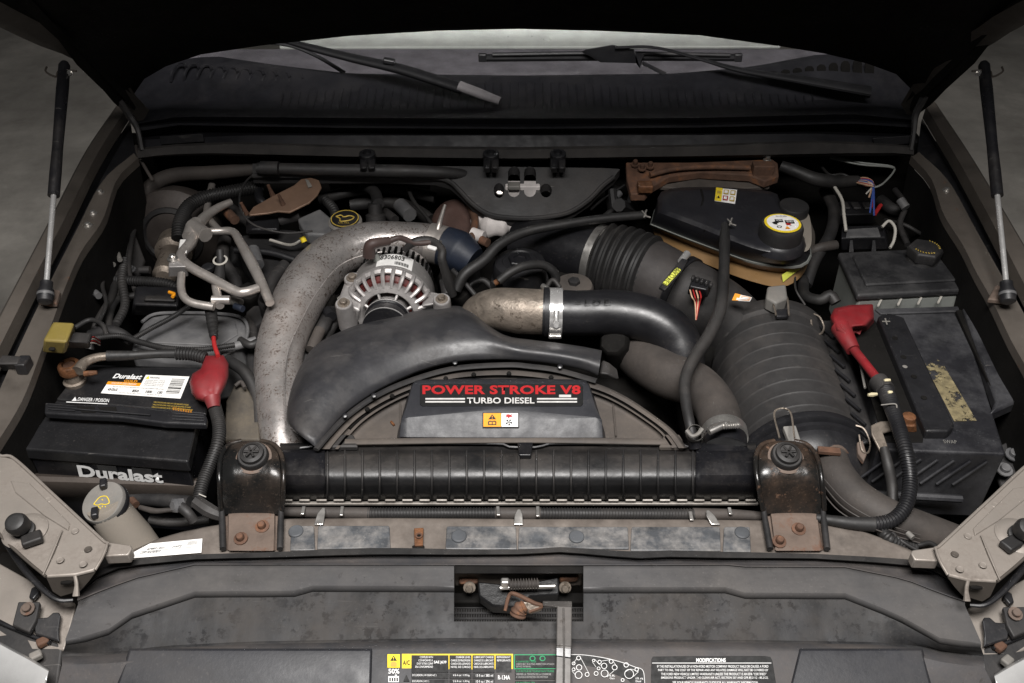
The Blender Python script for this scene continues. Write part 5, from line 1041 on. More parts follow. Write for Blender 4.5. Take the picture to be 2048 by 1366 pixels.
tube('terminal', [(748, 508, 1.155), (754, 520, 1.14)], 8, M['frost'], wl); box('white_tag', P(864, 496, 1.2), (.022, .01, .008), M['whitel'], wl, rz=-.5)
# thin wires left of alternator
for k_, m_ in enumerate(('wirew', 'blkd', 'wirew')): hose('thin_wire', ('pale wire beside the silver pipe, nearer the pipe', 'black wire between the two pale wires by the silver pipe', 'pale wire beside the silver pipe, nearer the alternator')[k_], [(668 + 8 * k_, 590, 1.0), (640 + 8 * k_, 615, 1.01), (622 + 9 * k_, 650, 1.0), (612 + 9 * k_, 690, .98)], 2.2, m_, cat='wire', group='thin wires by the silver pipe')

# ================================================================ upper black air duct + shroud
ud = root('air_duct', 'smooth curved black plastic air duct over the fan shroud', 'duct', P(800, 800, 1.0))
ST = [(604, 874, 634, 896, -.6), (584, 858, 634, 894, -.2), (574, 838, 638, 890, .05), (578, 795, 655, 866, .3), (597, 740, 692, 826, .8), (632, 690, 750, 785, 1), (690, 659, 815, 753, 1), (752, 639, 862, 736, 1), (820, 624, 905, 726, 1), (880, 614, 940, 722, 1), (918, 612, 965, 721, 1), (945, 624, 990, 720, .9), (975, 649, 1015, 720, .7), (1013, 672, 1052, 722, .5), (1060, 679, 1090, 726, .4), (1110, 685, 1135, 733, .4), (1165, 693, 1172, 742, .4), (1204, 701, 1196, 752, .3)]
rows_ = []
for (a, b, c, d, s) in ST:
    r_ = []
    for t, dz in ((0, -.10), (.0, -.05), (.04, -.02), (.12, .004), (.25, .018), (.4, .024), (.55, .022), (.72, .012), (.86, .0), (.97, -.008), (1.0, -.02)):
        r_.append(P(a + (c - a) * t, b + (d - b) * t, 1.105 + dz * (.5 + .5 * s) + .012 * s))
    rows_.append(r_)
rows_ = [[Vector(p) for p in catmull([r[j] for r in rows_], 60)] for j in range(11)]
ductm = mat('matte duct plastic', (.024, .024, .0265), .43, var=.25, dust=.42, dcol=(.06, .054, .05), dscale=8, scr=.6, scol=(.12, .115, .11), bump=.06)
grid('shell', rows_, ductm, ud, autosm=False)
flg = [(632, 893), (655, 866), (692, 828), (750, 787), (822, 755), (910, 731), (1013, 724), (1060, 727), (1117, 735), (1193, 756)]
tube('flange', [(u, v + 6, 1.10) for u, v in flg], 7, M['blkd'], ud, squash=.6, n=70, seg=8)
for u, v in ((910, 726), (690, 832), (748, 792), (1120, 734)): lathe('fastener', P(u, v, 1.112), (0, -.4, 1), [(.005, 0), (.005, .004), (.002, .005)], M['blkg'], ud, seg=10)
hexa('latch_ear', [(1196, 756, 1.08), (1240, 760, 1.08), (1236, 740, 1.08), (1205, 722, 1.08)], [(1200, 746, 1.1), (1216, 748, 1.1), (1218, 724, 1.1), (1204, 720, 1.1)], M['blkd'], ud)
sr = root('fan_shroud', 'dusty brown half round fan shroud behind the radiator', 'shroud', P(1000, 860, .85))
arc_o = [(638, 898), (662, 868), (700, 830), (755, 795), (826, 764), (910, 744), (1010, 738), (1110, 748), (1190, 766), (1250, 792), (1310, 832), (1350, 864), (1374, 896)]
arc_i = [(700, 898), (716, 878), (745, 848), (790, 818), (845, 794), (920, 778), (1010, 773), (1100, 780), (1175, 795), (1225, 815), (1275, 845), (1305, 868), (1325, 896)]
ao = [tuple(p) for p in catmull([Vector((u, v, 0)) for u, v in arc_o], 60)]; ai = [tuple(p) for p in catmull([Vector((u, v, 0)) for u, v in arc_i], 60)]
L2 = lambda t, z: [P(a[0] + (b[0] - a[0]) * t, a[1] + (b[1] - a[1]) * t, z) for a, b in zip(ao, ai)]
grid('ring', [L2(0, .98), L2(0, 1.085), L2(.12, 1.09), L2(.34, 1.088), L2(.36, 1.078), L2(.5, 1.076), L2(.52, 1.084), L2(.62, 1.084), L2(.64, 1.072), L2(1, 1.068)], M['shroud'], sr)
grid('face', [L2(1, 1.068), [P(u, 897, 1.066) for u in lin(702, 1323, 60)]], M['shroud'], sr)
tube('groove', [P(a[0] + (b[0] - a[0]) * .43, a[1] + (b[1] - a[1]) * .43, 1.078) for a, b in list(zip(ao, ai))[4:]], 3.2, M['blkdeep'], sr, seg=6, n=80)
for t in (9, 13, 17, 21, 25, 30, 36): lathe('pin', P(ao[t][0] + 6, ao[t][1] + 9, 1.091), (0, -.3, 1), [(.005, 0), (.004, .003)], M['blkdeep'], sr, seg=8)
for u0, u1 in ((652, 712), (1318, 1365)): prism('foot_pad', [(u0, 893, 1.084), (u0 + 10, 868, 1.084), (u1 - 6, 868, 1.084), (u1, 878, 1.084), (u1 + 4, 893, 1.084)], .012, M['blkd'] if u0 < 900 else M['shroud'], sr, bevel=.003)
tube('front_rail', [(690, 884, 1.082), (1036, 880, 1.082), (1330, 884, 1.082)], 8, M['shroud'], sr, squash=.5)
tube('rust_chip', [(782, 843, 1.071), (788, 850, 1.071)], 2.5, M['rusto'], sr, seg=6)
for u in (800, 1226): tube('rib_line', [(u, 806, 1.072), (u + (2 if u < 900 else 6), 872, 1.072)], 2, M['shroud'], sr, seg=6)
# badge cover
pc_ = root('engine_badge_cover', 'charcoal cover with red POWER STROKE V8 lettering', 'cover', P(1003, 870, 1.05))
rowsb = [
    [(832, 757, 1.06), (836, 757, 1.06), (1003, 755, 1.06), (1168, 757, 1.06), (1172, 758, 1.06)],
    [(828, 764, 1.118), (840, 761, 1.12), (1003, 760, 1.12), (1160, 761, 1.12), (1174, 764, 1.118)],
    [(824, 772, 1.122), (838, 766, 1.125), (1003, 765, 1.126), (1162, 766, 1.125), (1178, 772, 1.122)],
    [(812, 814, 1.1125), (832, 812, 1.1155), (1003, 811, 1.1165), (1172, 812, 1.1155), (1192, 815, 1.1125)],
    [(803, 838, 1.106), (815, 835, 1.1105), (1003, 818, 1.114), (1192, 835, 1.1105), (1204, 840, 1.106)],
    [(801, 848, 1.098), (815, 845, 1.102), (1003, 842, 1.104), (1190, 845, 1.102), (1205, 850, 1.098)],
    [(799, 874, 1.082), (815, 875, 1.084), (1003, 876, 1.086), (1190, 876, 1.084), (1206, 876, 1.082)],
    [(799, 878, 1.06), (815, 879, 1.06), (1003, 880, 1.06), (1190, 880, 1.06), (1206, 880, 1.06)]]
grid('shell', rowsb, M['cover'], pc_, bevel=.004, bseg=3, solid=.003)
for s, (a, b) in ((-1, ((828, 764), (799, 876))), (1, ((1174, 764), (1206, 876)))):
    hexa('side_wall', [(a[0] + s * 8, a[1] + 4, 1.06), (a[0], a[1], 1.06), (b[0], b[1], 1.06), (b[0] + s * 8, b[1], 1.06)], [(a[0] + s * 1, a[1] + 4, 1.116), (a[0] - s * 4, a[1], 1.116), (b[0] - s * 4, b[1], 1.08), (b[0] + s, b[1], 1.08)], M['cover'], pc_, bevel=.002)
zb = lambda v: 1.1262 + (1.1172 - 1.1262) * (v - 765) / 46
def bq(u0, v0, u1, v1): return [P(u0, v0, zb(v0)), P(u1, v0, zb(v0)), P(u1, v1, zb(v1)), P(u0, v1, zb(v1))]
bd = prism('badge_plate', [P(u, v, zb(v) + .0012) for u, v in ((844, 768), (1162, 768), (1166, 771), (1166, 807), (1162, 811), (844, 811), (840, 807), (840, 771))], .0015, M['blkp'], pc_, bevel=.0005)
text('badge_text', 'POWER STROKE V8', bq(845, 772, 1161, 790), M['redp'], bd, bold=.035, spacing=1.05, lift=.0022)
text('badge_text', 'TURBO DIESEL', bq(934, 796.5, 1069, 808.5), M['silver'], bd, bold=.02, lift=.0022)
for a, b in ((851, 930), (1074, 1154)):
    for v in (797.5, 803.5): decal('stripe', bq(a, v, b, v + 3), M['silver'], bd, lift=.0022)
decal('paint_chip', bq(1118, 791, 1142, 796), M['silver'], bd, lift=.0024)
zc = lambda v: 1.1115 + (1.0985 - 1.1115) * (v - 826) / 28 + .0008
def wq(u0, v0, u1, v1): return [P(u0, v0, zc(v0)), P(u1, v0, zc(v0)), P(u1, v1, zc(v1)), P(u0, v1, zc(v1))]
ws = root('fan_warning_sticker', 'orange and white fan hazard sticker below the red lettering', 'sticker', P(1003, 840, 1.1))
decal('backing', wq(965, 825.5, 1038, 855.5), M['blkp'], ws, lift=.0014); decal('orange_half', wq(967, 827, 1002, 854), M['ora'], ws, lift=.002); decal('white_half', wq(1003, 827, 1036, 854), M['whitel'], ws, lift=.002)
polyq('warning_triangle', wq(967, 827, 1002, 854), [(.5, .08), (.72, .46), (.28, .46)], M['blkp'], ws, lift=.0026); text('exclamation', '!', sub(wq(967, 827, 1002, 854), .475, .2, .525, .43), M['ora'], ws, lift=.0032)
polyq('book', wq(967, 827, 1002, 854), [(.26, .62), (.38, .55), (.5, .6), (.62, .55), (.74, .62), (.74, .88), (.26, .88)], M['blkp'], ws, lift=.0026); polyq('book_page', wq(967, 827, 1002, 854), [(.33, .66), (.47, .66), (.47, .82), (.33, .82)], M['ora'], ws, lift=.003); polyq('book_page', wq(967, 827, 1002, 854), [(.53, .66), (.67, .66), (.67, .82), (.53, .82)], M['ora'], ws, lift=.003)
WQ = wq(1003, 827, 1036, 854)
for a in range(0, 360, 72):
    polyq('fan_blade', WQ, [(.45, .68)] + [(.45 + .2 * math.cos(R(a + b)), .68 + .24 * math.sin(R(a + b))) for b in (-8, 12, 32)], M['blkp'], ws, lift=.0026)
polyq('hand_symbol', WQ, [(.25, .12), (.4, .08), (.55, .12), (.68, .06), (.6, .2), (.7, .28), (.5, .3), (.42, .42), (.38, .28), (.22, .36), (.3, .22)], M['redp'], ws, lift=.0026)
for k_ in range(5): polyq('print', WQ, [(.84, .15 + .14 * k_), (.88, .15 + .14 * k_), (.88, .24 + .14 * k_), (.84, .24 + .14 * k_)], M['greyp'], ws, lift=.0026)

# ================================================================ intake elbow and charge hose
ie = root('intake_elbow', 'oily cast metal intake elbow behind the air duct', 'elbow', P(1000, 650, 1.0))
tube('casting', [(942, 660, 1.02), (958, 630, 1.06), (990, 618, 1.085), (1040, 622, 1.09), (1088, 624, 1.09)], [30, 38, 42, 46, 45], M['cast'], ie, seg=28, n=40)
ch = root('charge_hose', 'thick satin black charge hose with a bright band clamp', 'hose', P(1300, 690, 1.0))
tube('hose', [(1086, 624, 1.09), (1150, 626, 1.09), (1230, 626, 1.09), (1300, 640, 1.085), (1350, 675, 1.06), (1366, 725, 1.02), (1362, 760, .97)], [47, 45, 46, 47, 47, 44, 40], M['rubg'], ch, seg=30, n=60)
tube('lip', [(1088, 624, 1.09), (1098, 624, 1.09)], 50, M['blk'], ch, seg=30)
cl = tube('band_clamp', [(1099, 625, 1.09), (1124, 625.5, 1.09)], 50, M['chrome'], ch, seg=32, n=3)
tube('clamp_bolt', [(1113, 622, 1.142), (1112, 650, 1.126)], [6, 5, 6], M['chrome'], ch); lathe('clamp_nut', P(1112, 650, 1.128), (0, -.9, .5), [(.009, 0), (.009, .008), (.005, .012)], M['chrome'], ch, seg=6)
box('clamp_foot', P(1110, 672, 1.075), (.028, .012, .01), M['steel'], ch)
text('hose_mark', '~ L.O.E.', [P(1150, 601, 1.138), P(1222, 600, 1.138), P(1222, 608, 1.138), P(1150, 609, 1.138)], M['blkp'], ch, lift=.002)
# filters behind
of = root('oil_filter_cap', 'round black filter cap with a hexagonal boss', 'filter cap', P(1040, 560, 1.0)); c_ = P(1040, 520, 1.11); k = S(1, c_)
lathe('cap', c_ - Vector((0, .0, .05)), (0, -.05, 1), [(56 * k, -.04), (58 * k, -.02), (58 * k, .0), (54 * k, .002), (54 * k, .035), (50 * k, .045), (36 * k, .05), (34 * k, .047)], M['blk'], of, seg=40)
lathe('hex_boss', c_ - Vector((0, 0, .004)), (0, -.05, 1), [(24 * k, 0), (24 * k, .008), (22 * k, .01), (14 * k, .01), (13 * k, .006)], M['blkg'], of, seg=6)
lathe('gasket', c_ - Vector((0, 0, .07)), (0, -.05, 1), [(58 * k, 0), (60 * k, .003), (60 * k, .008), (58 * k, .011)], M['rubbr'], of, seg=40, caps=False)
ff_ = root('fuel_filter_cap', 'smaller dusty grey filter cap behind the charge hose', 'filter cap', P(1148, 590, 1.0)); c_ = P(1148, 566, 1.1); k = S(1, c_)
lathe('cap', c_ - Vector((0, 0, .03)), (0, -.05, 1), [(40 * k, -.03), (40 * k, .02), (36 * k, .028), (10 * k, .03)], M['shroud'], ff_, seg=32); lathe('hex_boss', c_, (0, -.05, 1), [(12 * k, 0), (12 * k, .008), (6 * k, .009)], M['blkd'], ff_, seg=6)
hose('fuel_line', 'black bent hose looping over the round filter cap', [(998, 562, 1.13), (1020, 545, 1.145), (1050, 532, 1.15), (1085, 530, 1.14), (1108, 545, 1.12), (1112, 570, 1.09)], 9, 'rub')
hose('overflow_hose', 'long black hose running from the blue hose to the coolant tank', [(912, 580, 1.08), (930, 548, 1.11), (968, 520, 1.13), (1000, 488, 1.15), (1050, 464, 1.16), (1120, 450, 1.165), (1200, 438, 1.165), (1290, 430, 1.16)], [11, 12, 11, 10, 9, 9, 9, 9], 'rub', n=70)
# ================================================================ intake tract: smooth pipe, bellows, MAF
it = root('intake_tract', 'black intake pipe with ribbed rubber bellows and two clamps', 'intake pipe', P(1280, 560, 1.0))
tube('smooth_pipe', [(1030, 484, 1.05), (1090, 490, 1.06), (1140, 500, 1.065), (1196, 516, 1.065)], [40, 50, 58, 62], M['rubg'], it, seg=32, n=30)
tube('bellows', [(1202, 518, 1.065), (1250, 534, 1.062), (1300, 552, 1.06)], [72, 78, 76], M['rub'], it, seg=40, ribs=6, amp=.055)
tube('smooth_cuff', [(1296, 550, 1.06), (1330, 566, 1.058), (1362, 582, 1.056)], [73, 71, 68], mat('warm grey rubber', (.034, .03, .029), .6, dust=.35), it, seg=36)
tube('band_clamp', [(1188, 513, 1.065), (1201, 517, 1.065)], 67, M['steel'], it, seg=36, n=3); tube('clamp_screw', [(1207, 476, 1.125), (1214, 464, 1.13)], 6, M['chrome'], it)
tube('airflow_housing', [(1358, 580, 1.056), (1400, 602, 1.05), (1440, 630, 1.02), (1470, 665, .98)], [69, 68, 70, 74], M['blkd'], it, seg=32, n=24)
tube('band_clamp', [(1356, 579, 1.056), (1368, 585, 1.055)], 73, M['blk'], it, seg=36, n=3)
tube('clamp_screw', [(1362, 523, 1.155), (1374, 508, 1.155)], [7, 8], M['chrome'], it)
TG = [P(1352, 530, 1.158), P(1358, 538, 1.156), P(1334, 570, 1.142), P(1324, 566, 1.142)]
TG = [P(1354, 534, 1.165), P(1362, 540, 1.163), P(1334, 571, 1.15), P(1325, 566, 1.15)]
tg = prism('clamp_tongue', [P(1364, 516, 1.166), P(1376, 520, 1.164), P(1362, 545, 1.158), P(1330, 580, 1.144), P(1318, 574, 1.144), P(1340, 545, 1.158)], .006, M['blk'], it, bevel=.001)
hexa('yellow_tag', [p - Vector((0, 0, .001)) for p in TG], TG, M['fluo'], it, bevel=0)
text('tag_print', '1-3/4 CLAMP', [TG[3], TG[0], TG[1], TG[2]], M['blkp'], it, lift=.001)
mf = root('airflow_sensor', 'black airflow sensor plug with red wires on the intake housing', 'sensor', P(1400, 570, 1.1))
hexa('plug', [(1374, 590, 1.13), (1416, 596, 1.13), (1426, 566, 1.13), (1384, 556, 1.13)], [(1378, 572, 1.16), (1414, 580, 1.16), (1424, 562, 1.16), (1388, 552, 1.16)], M['blk'], mf)
for k_ in range(5): box('terminal_block', P(1386 + 9 * k_, 556 + 3.4 * k_, 1.165), (.007, .014, .01), M['blkd'], mf, rz=-.4)
for k_ in range(4): tube('wire', [(1380 + 6 * k_, 580, 1.15), (1384 + 6 * k_, 594, 1.15), (1390 + 3 * k_, 606, 1.135), (1392, 640, 1.11)], 1.5, M['redw'] if k_ % 2 else M['peach'], mf, seg=5)
st = root('intake_sticker', 'small orange and white caution sticker on the intake housing', 'sticker', P(1484, 596, 1.08)); Q_ = [P(1470, 588, 1.122), P(1504, 596, 1.122), P(1500, 604, 1.112), P(1464, 602, 1.112)]
decal('paper', Q_, M['whitel'], st, lift=.004); polyq('orange_block', Q_, [(0, 0), (.35, 0), (.35, 1), (0, 1)], M['ora'], st, lift=.005)
for i in range(4): polyq('print', Q_, [(.4, .12 + .22 * i), (.95, .12 + .22 * i), (.95, .22 + .22 * i), (.4, .22 + .22 * i)], M['ora'], st, lift=.005)
# lower radiator hose
rh = root('radiator_hose', 'dusty brown radiator hose bending down to the tank with a worm clamp', 'hose', P(1450, 880, 1.0))
tube('hose', [(1262, 672, .97), (1278, 712, 1.0), (1330, 748, 1.03), (1390, 770, 1.05), (1428, 810, 1.065), (1442, 850, 1.072), (1448, 884, 1.075)], [46, 46, 46, 47, 46, 44, 42], M['rubbr'], rh, seg=30, n=60)
wcp = [(1448, 864, 1.075), (1450, 878, 1.076)]
tube('worm_clamp', wcp, 46, M['steel'], rh, seg=32, n=3); tube('screw_housing', [(1418, 864, 1.13), (1452, 848, 1.134)], [7, 7], M['steel'], rh); tube('worm_screw', [(1446, 852, 1.135), (1478, 850, 1.13)], 6, M['steel'], rh, ribs=7, amp=.14)
tube('neck', [(1449, 876, 1.075), (1450, 900, 1.07)], 44, M['blkg'], rh, seg=30)
oh = root('vent_hose', 'slim black hose from the coolant tank down to the radiator with a white clip', 'hose', P(1388, 880, 1.08))
tube('hose', [(1450, 452, 1.175), (1449, 500, 1.17), (1447, 560, 1.16), (1440, 620, 1.15), (1418, 670, 1.14), (1386, 720, 1.13), (1370, 760, 1.125), (1371, 800, 1.12), (1380, 850, 1.11), (1388, 884, 1.09)], [10, 11, 11, 12, 13, 13, 13, 12, 11, 10], M['rub'], oh, n=80)
lathe('white_clip', P(1389, 868, 1.105), (0, -.6, 1), [(.014, -.004), (.0155, -.002), (.0155, .008), (.014, .01)], M['capg'], oh, seg=20, caps=False)
for a, b in ((1376, 1400),): tube('clip_tongue', [(1374, 862, 1.125), (1384, 872, 1.125), (1396, 868, 1.125), (1404, 858, 1.128)], [5, 4, 4, 5], M['capg'], oh, seg=6)
tube('nipple', [(1388, 880, 1.092), (1390, 896, 1.08)], 13, M['blkg'], oh)
# ================================================================ air filter canister
af = root('air_filter', 'large ribbed black air filter canister with wire clips', 'air filter', Vector((.57, 1.45, .8)))
Fc, Bc = Vector((.572, 1.285, .942)), Vector((.572, 1.605, .948)); fx = (Fc - Bc).normalized(); FL = (Fc - Bc).length
pr = [(.10, -.06), (.128, -.05), (.14, -.034), (.14, -.012), (.134, -.01), (.13, 0)]
nr = 9
for i in range(nr):
    a, b = FL * i / nr, FL * (i + 1) / nr; rr_ = .13 - .009 * i / nr
    pr += [(rr_, a + .002), (rr_, b - .004), (rr_ + .0012, b - .003), (rr_ + .0012, b - .0012)]
canm = mat('canister plastic', (.026, .025, .025), .5, var=.25, dust=.5, dcol=(.075, .064, .056), dscale=5, up=.5)
lathe('canister', Bc, fx, pr + [(.12, FL)], canm, af, seg=56)
lathe('front_flange', Fc, fx, [(.12, -.014), (.131, -.012), (.134, -.006), (.134, .006), (.13, .008), (.122, .010), (.122, .014), (.129, .016), (.129, .024), (.12, .028)], M['blk'], af, seg=56, caps=False)
lathe('front_cap', Fc, fx, [(.12, .0), (.12, .03), (.116, .05), (.102, .075), (.07, .088), (.02, .09)], M['blk'], af, seg=48)
Nk = P(1648, 888, 1.02)
tube('outlet_neck', [P(1640, 862, 1.0), P(1650, 890, 1.01), P(1660, 915, 1.015)], [40, 38, 35], M['shroud'], af, seg=24)
for k_ in range(3): tube('neck_rib', [P(1626 + 18 * k_, 872, 1.035), P(1632 + 18 * k_, 898, 1.035)], 2.5, M['shroud'], af, seg=6)
def wclip(u, v, z, w_, h_, sk=0):
    tube('wire_clip', [P(u - w_, v + h_, z), P(u - w_ + sk - 6, v - h_, z + .005), P(u + w_ + sk - 6, v - h_ - 2, z + .005), P(u + w_, v + h_, z)], 2.0, M['cast'], af, seg=5, n=30)
wclip(1574, 850, 1.083, 15, 26, -4); prism('clip_seat', [P(1566, 852, 1.068), P(1592, 850, 1.068), P(1604, 886, 1.05), P(1582, 892, 1.05)], .012, M['capg'], af, bevel=.002)
wclip(1565, 612, 1.1, 13, 18); prism('clip_seat', [P(1553, 618, 1.095), P(1575, 617, 1.095), P(1578, 632, 1.09), P(1553, 633, 1.09)], .008, M['blk'], af, bevel=.002)
tube('wire_clip', [P(1628, 628, 1.06), P(1640, 635, 1.06), P(1648, 655, 1.05), P(1640, 668, 1.045), P(1626, 660, 1.05), P(1622, 640, 1.06)], 2, M['cast'], af, seg=5)
tube('wire_clip', [P(1708, 850, 1.05), P(1728, 858, 1.05), P(1740, 885, 1.04), P(1736, 905, 1.035), P(1724, 900, 1.04), P(1718, 870, 1.05)], 2, M['cast'], af, seg=5)
prism('clip_seat', [P(1714, 884, 1.045), P(1726, 880, 1.045), P(1734, 908, 1.035), P(1728, 922, 1.03), P(1716, 906, 1.035)], .012, M['rustl'], af, bevel=.002)
lu = prism('lug', [P(1535, 572, 1.12), P(1572, 568, 1.12), P(1576, 596, 1.11), P(1552, 606, 1.11), P(1532, 596, 1.11)], .03, M['capg'], af, bevel=.004)
ah = root('air_intake_hose', 'thick brown rubber air hose with a rusty clamp leaving the filter canister', 'hose', P(1800, 1060, .95))
tube('hose', [P(1656, 905, 1.015), P(1672, 950, 1.02), P(1710, 995, 1.02), P(1770, 1032, 1.015), P(1840, 1058, 1.0), P(1940, 1092, .97)], [34, 37, 38, 37, 35, 32], M['rubbr'], ah, seg=28, n=60)
for o_ in (-12, -4, 4): tube('ridge', [P(1640 + o_, 955 - o_ * .4, 1.05), P(1690 + o_, 1010 - o_, 1.048), P(1760 + o_ * .5, 1048 - o_, 1.04), P(1840, 1074 - o_, 1.025)], 1.6, M['rubbr'], ah, seg=5)
tube('rusty_clamp', [P(1657, 906, 1.015), P(1662, 922, 1.016)], 37.5, M['rustl'], ah, seg=28, n=3); box('clamp_block', P(1658, 902, 1.058), (.04, .014, .008), M['rust'], ah, rz=-.12, bevel=.001)
# heat shield between filter and battery
hsld = root('battery_side_shield', 'dark louvred plastic shield between the filter canister and right battery', 'shield', P(1690, 780, .9))
hexa('wall', [(1648, 690, .86), (1700, 690, .86), (1780, 940, .86), (1725, 950, .86)], [(1636, 640, 1.03), (1668, 640, 1.035), (1752, 880, 1.035), (1722, 890, 1.03)], M['blkd'], hsld, bevel=.006)
for k_ in range(8): tube('louver', [(1640 + 10.5 * k_, 652 + 29 * k_, 1.036), (1668 + 10.5 * k_, 676 + 29 * k_, 1.04)], 3.4, M['blk'], hsld, seg=6)
# ================================================================ coolant tank
dg = root('coolant_tank', 'black and amber coolant tank with a yellow ringed cap', 'coolant tank', P(1480, 500, 1.0))
def loft(name, rings, m, parent, **kw):
    n = len(rings[0]); vs_ = [V3(p) for r in rings for p in r]; fs_ = []
    for i in range(len(rings) - 1):
        for j in range(n): fs_.append((i * n + j, i * n + (j + 1) % n, (i + 1) * n + (j + 1) % n, (i + 1) * n + j))
    fs_.append(tuple(range(n))[::-1]); fs_.append(tuple((len(rings) - 1) * n + j for j in range(n)))
    return obj(name, vs_, fs_, m, parent, **kw)
seam_ = [(1301, 449), (1369, 476), (1439, 502), (1500, 523), (1560, 533), (1605, 530), (1622, 505), (1606, 462), (1560, 425), (1480, 398), (1390, 392), (1322, 402)]
topo = [(1318, 425), (1390, 452), (1455, 478), (1515, 499), (1565, 506), (1598, 498), (1605, 476), (1588, 448), (1560, 418), (1545, 384), (1400, 374), (1322, 384)]
topi = [(1345, 410), (1395, 428), (1450, 450), (1510, 470), (1555, 480), (1580, 474), (1585, 460), (1570, 436), (1550, 408), (1530, 388), (1410, 382), (1345, 388)]
ambo = [(1312, 476), (1378, 512), (1440, 540), (1501, 562), (1560, 574), (1600, 556), (1618, 516), (1600, 470), (1556, 435), (1480, 410), (1392, 404), (1326, 420)]
sz = lambda L, z: [(u, v, z) for u, v in L]
def rl(L, n=48): 
    c = catmull([Vector((u, v, 0)) for u, v in L + L[:1]], n + 1)[:-1]; return [(p.x, p.y) for p in c]
amb = loft('amber_lower_half', [sz(rl(ambo), 1.06), sz(rl(ambo), 1.075), sz(rl([(a[0] * .3 + b[0] * .7, a[1] * .3 + b[1] * .7) for a, b in zip(ambo, seam_)]), 1.09), sz(rl(seam_), 1.115)], M['amber'], dg)
loft('seam_flange', [sz(rl([(u, v + 2.5) for u, v in seam_]), 1.112), sz(rl([(u * 1.0 + (u - 1460) * .012, v + 2 + (v - 460) * .02) for u, v in seam_]), 1.117), sz(rl(seam_), 1.122)], M['frost'], dg)
mid_ = [(a[0] * .35 + b[0] * .65, a[1] * .35 + b[1] * .65) for a, b in zip(seam_, topo)]
tankm = mat('satin tank black', (.014, .014, .017), .36, var=.2, dust=.3, dcol=(.06, .054, .05))
loft('upper_half', [sz(rl([(u, v - 1) for u, v in seam_]), 1.12), sz(rl([(a[0] * .8 + b[0] * .2, a[1] * .8 + b[1] * .2) for a, b in zip(seam_, topo)]), 1.13), sz(rl(mid_), 1.155), sz(rl(topo), 1.17), sz(rl([(a[0] * .6 + b[0] * .4, a[1] * .6 + b[1] * .4) for a, b in zip(topo, topi)]), 1.178), sz(rl(topi), 1.181)], tankm, dg)
tube('groove', [(1402, 380, 1.181), (1406, 400, 1.181), (1398, 430, 1.176), (1410, 462, 1.168)], 2.2, M['blkdeep'], dg, seg=6)
cc = P(1562, 462, 1.195); k = S(1, cc)
lathe('neck', cc - Vector((0, 0, .03)), (0, 0, 1), [(52 * k, -.01), (50 * k, .005), (44 * k, .012)], tankm, dg, seg=36)
cp2 = lathe('cap', cc - Vector((0, 0, .012)), (0, -.02, 1), [(42 * k, -.01), (43 * k, 0), (43 * k, .022), (40 * k, .03), (36 * k, .031)], M['blkd'], dg, seg=40)
ct_ = cc + Vector((0, 0, .0195))
lathe('yellow_disc', ct_, (0, 0, 1), [(36 * k, 0), (36 * k, .0008), (35.5 * k, .001)], M['yel'], cp2, seg=40); lathe('white_disc', ct_ + Vector((0, 0, .0012)), (0, 0, 1), [(31 * k, 0), (31 * k, .0006)], M['whitel'], cp2, seg=40)
def dq(x0, y0, x1, y1): return [ct_ + Vector((x * k, y * k, .002)) for x, y in ((x0, y0), (x1, y0), (x1, y1), (x0, y1))]
decal('pictogram', dq(-14, 12, 2, 1), M['blkp'], cp2, lift=.0006); decal('pictogram', dq(5, 8, 23, -4), M['blkp'], cp2, lift=.0006)
text('print', 'DO NOT OPEN', dq(-9, 24, 13, 20), M['blkp'], cp2); text('print', 'WARM', dq(-12, 10, 1, 3), M['white'], cp2, lift=.0014); text('print', 'WARM', dq(7, 6, 21, -2), M['white'], cp2, lift=.0014)
polyq('hand_symbol', dq(4, -4, 16, -14), [(0, .2), (.3, 0), (.6, .3), (1, .1), (.7, .5), (.9, 1), (.4, .7), (.1, .9)], M['redp'], cp2); polyq('hand_symbol', dq(-22, 2, -8, -10), [(0, .3), (.5, .0), (1, .4), (.6, .6), (.7, 1), (.2, .8)], M['blkp'], cp2)
polyq('warning_triangle', dq(-1, -16, 9, -26), [(.5, 0), (1, 1), (0, 1)], M['ora'], cp2); ringq('book_symbol', dq(-16, -14, -6, -22), .5, .5, .5, .5, .3, M['blkp'], cp2, n=12)
sk_ = root('coolant_tank_sticker', 'yellow and white caution sticker on the coolant tank', 'sticker', P(1450, 392, 1.18)); Q_ = [P(1432, 377, 1.183), P(1474, 381, 1.183), P(1470, 409, 1.181), P(1429, 403, 1.181)]
decal('paper', Q_, M['whitel'], sk_, lift=.002); polyq('yellow_block', Q_, [(0, 0), (.32, 0), (.32, 1), (0, 1)], M['yel'], sk_, lift=.003)
for a, b in ((.38, .1), (.7, .1), (.38, .55), (.7, .55)): polyq('pictogram', Q_, [(a, b), (a + .24, b), (a + .24, b + .34), (a, b + .34)], M['gold'] if (a, b) != (.38, .55) else M['redp'], sk_, lift=.0032)
for a, b in ((.42, .17), (.74, .17), (.42, .62), (.74, .62)): polyq('pictogram_centre', Q_, [(a, b), (a + .15, b), (a + .15, b + .2), (a, b + .2)], M['whitel'], sk_, lift=.0038)
polyq('warning_triangle', Q_, [(.16, .6), (.24, .8), (.08, .8)], M['blkp'], sk_, lift=.0034); polyq('book', Q_, [(.07, .25), (.25, .25), (.25, .45), (.07, .45)], M['gold'], sk_, lift=.0034)
ys_ = root('torn_yellow_label', 'torn yellow label on the amber side of the coolant tank', 'label', P(1575, 552, 1.07)); polyq('paper', [P(1562, 540, 1.105), P(1602, 528, 1.105), P(1596, 548, 1.085), P(1560, 566, 1.08)], [(0, .35), (.4, .2), (1, 0), (.95, .5), (.6, .7), (.1, 1)], M['fluo'], ys_, lift=.004)
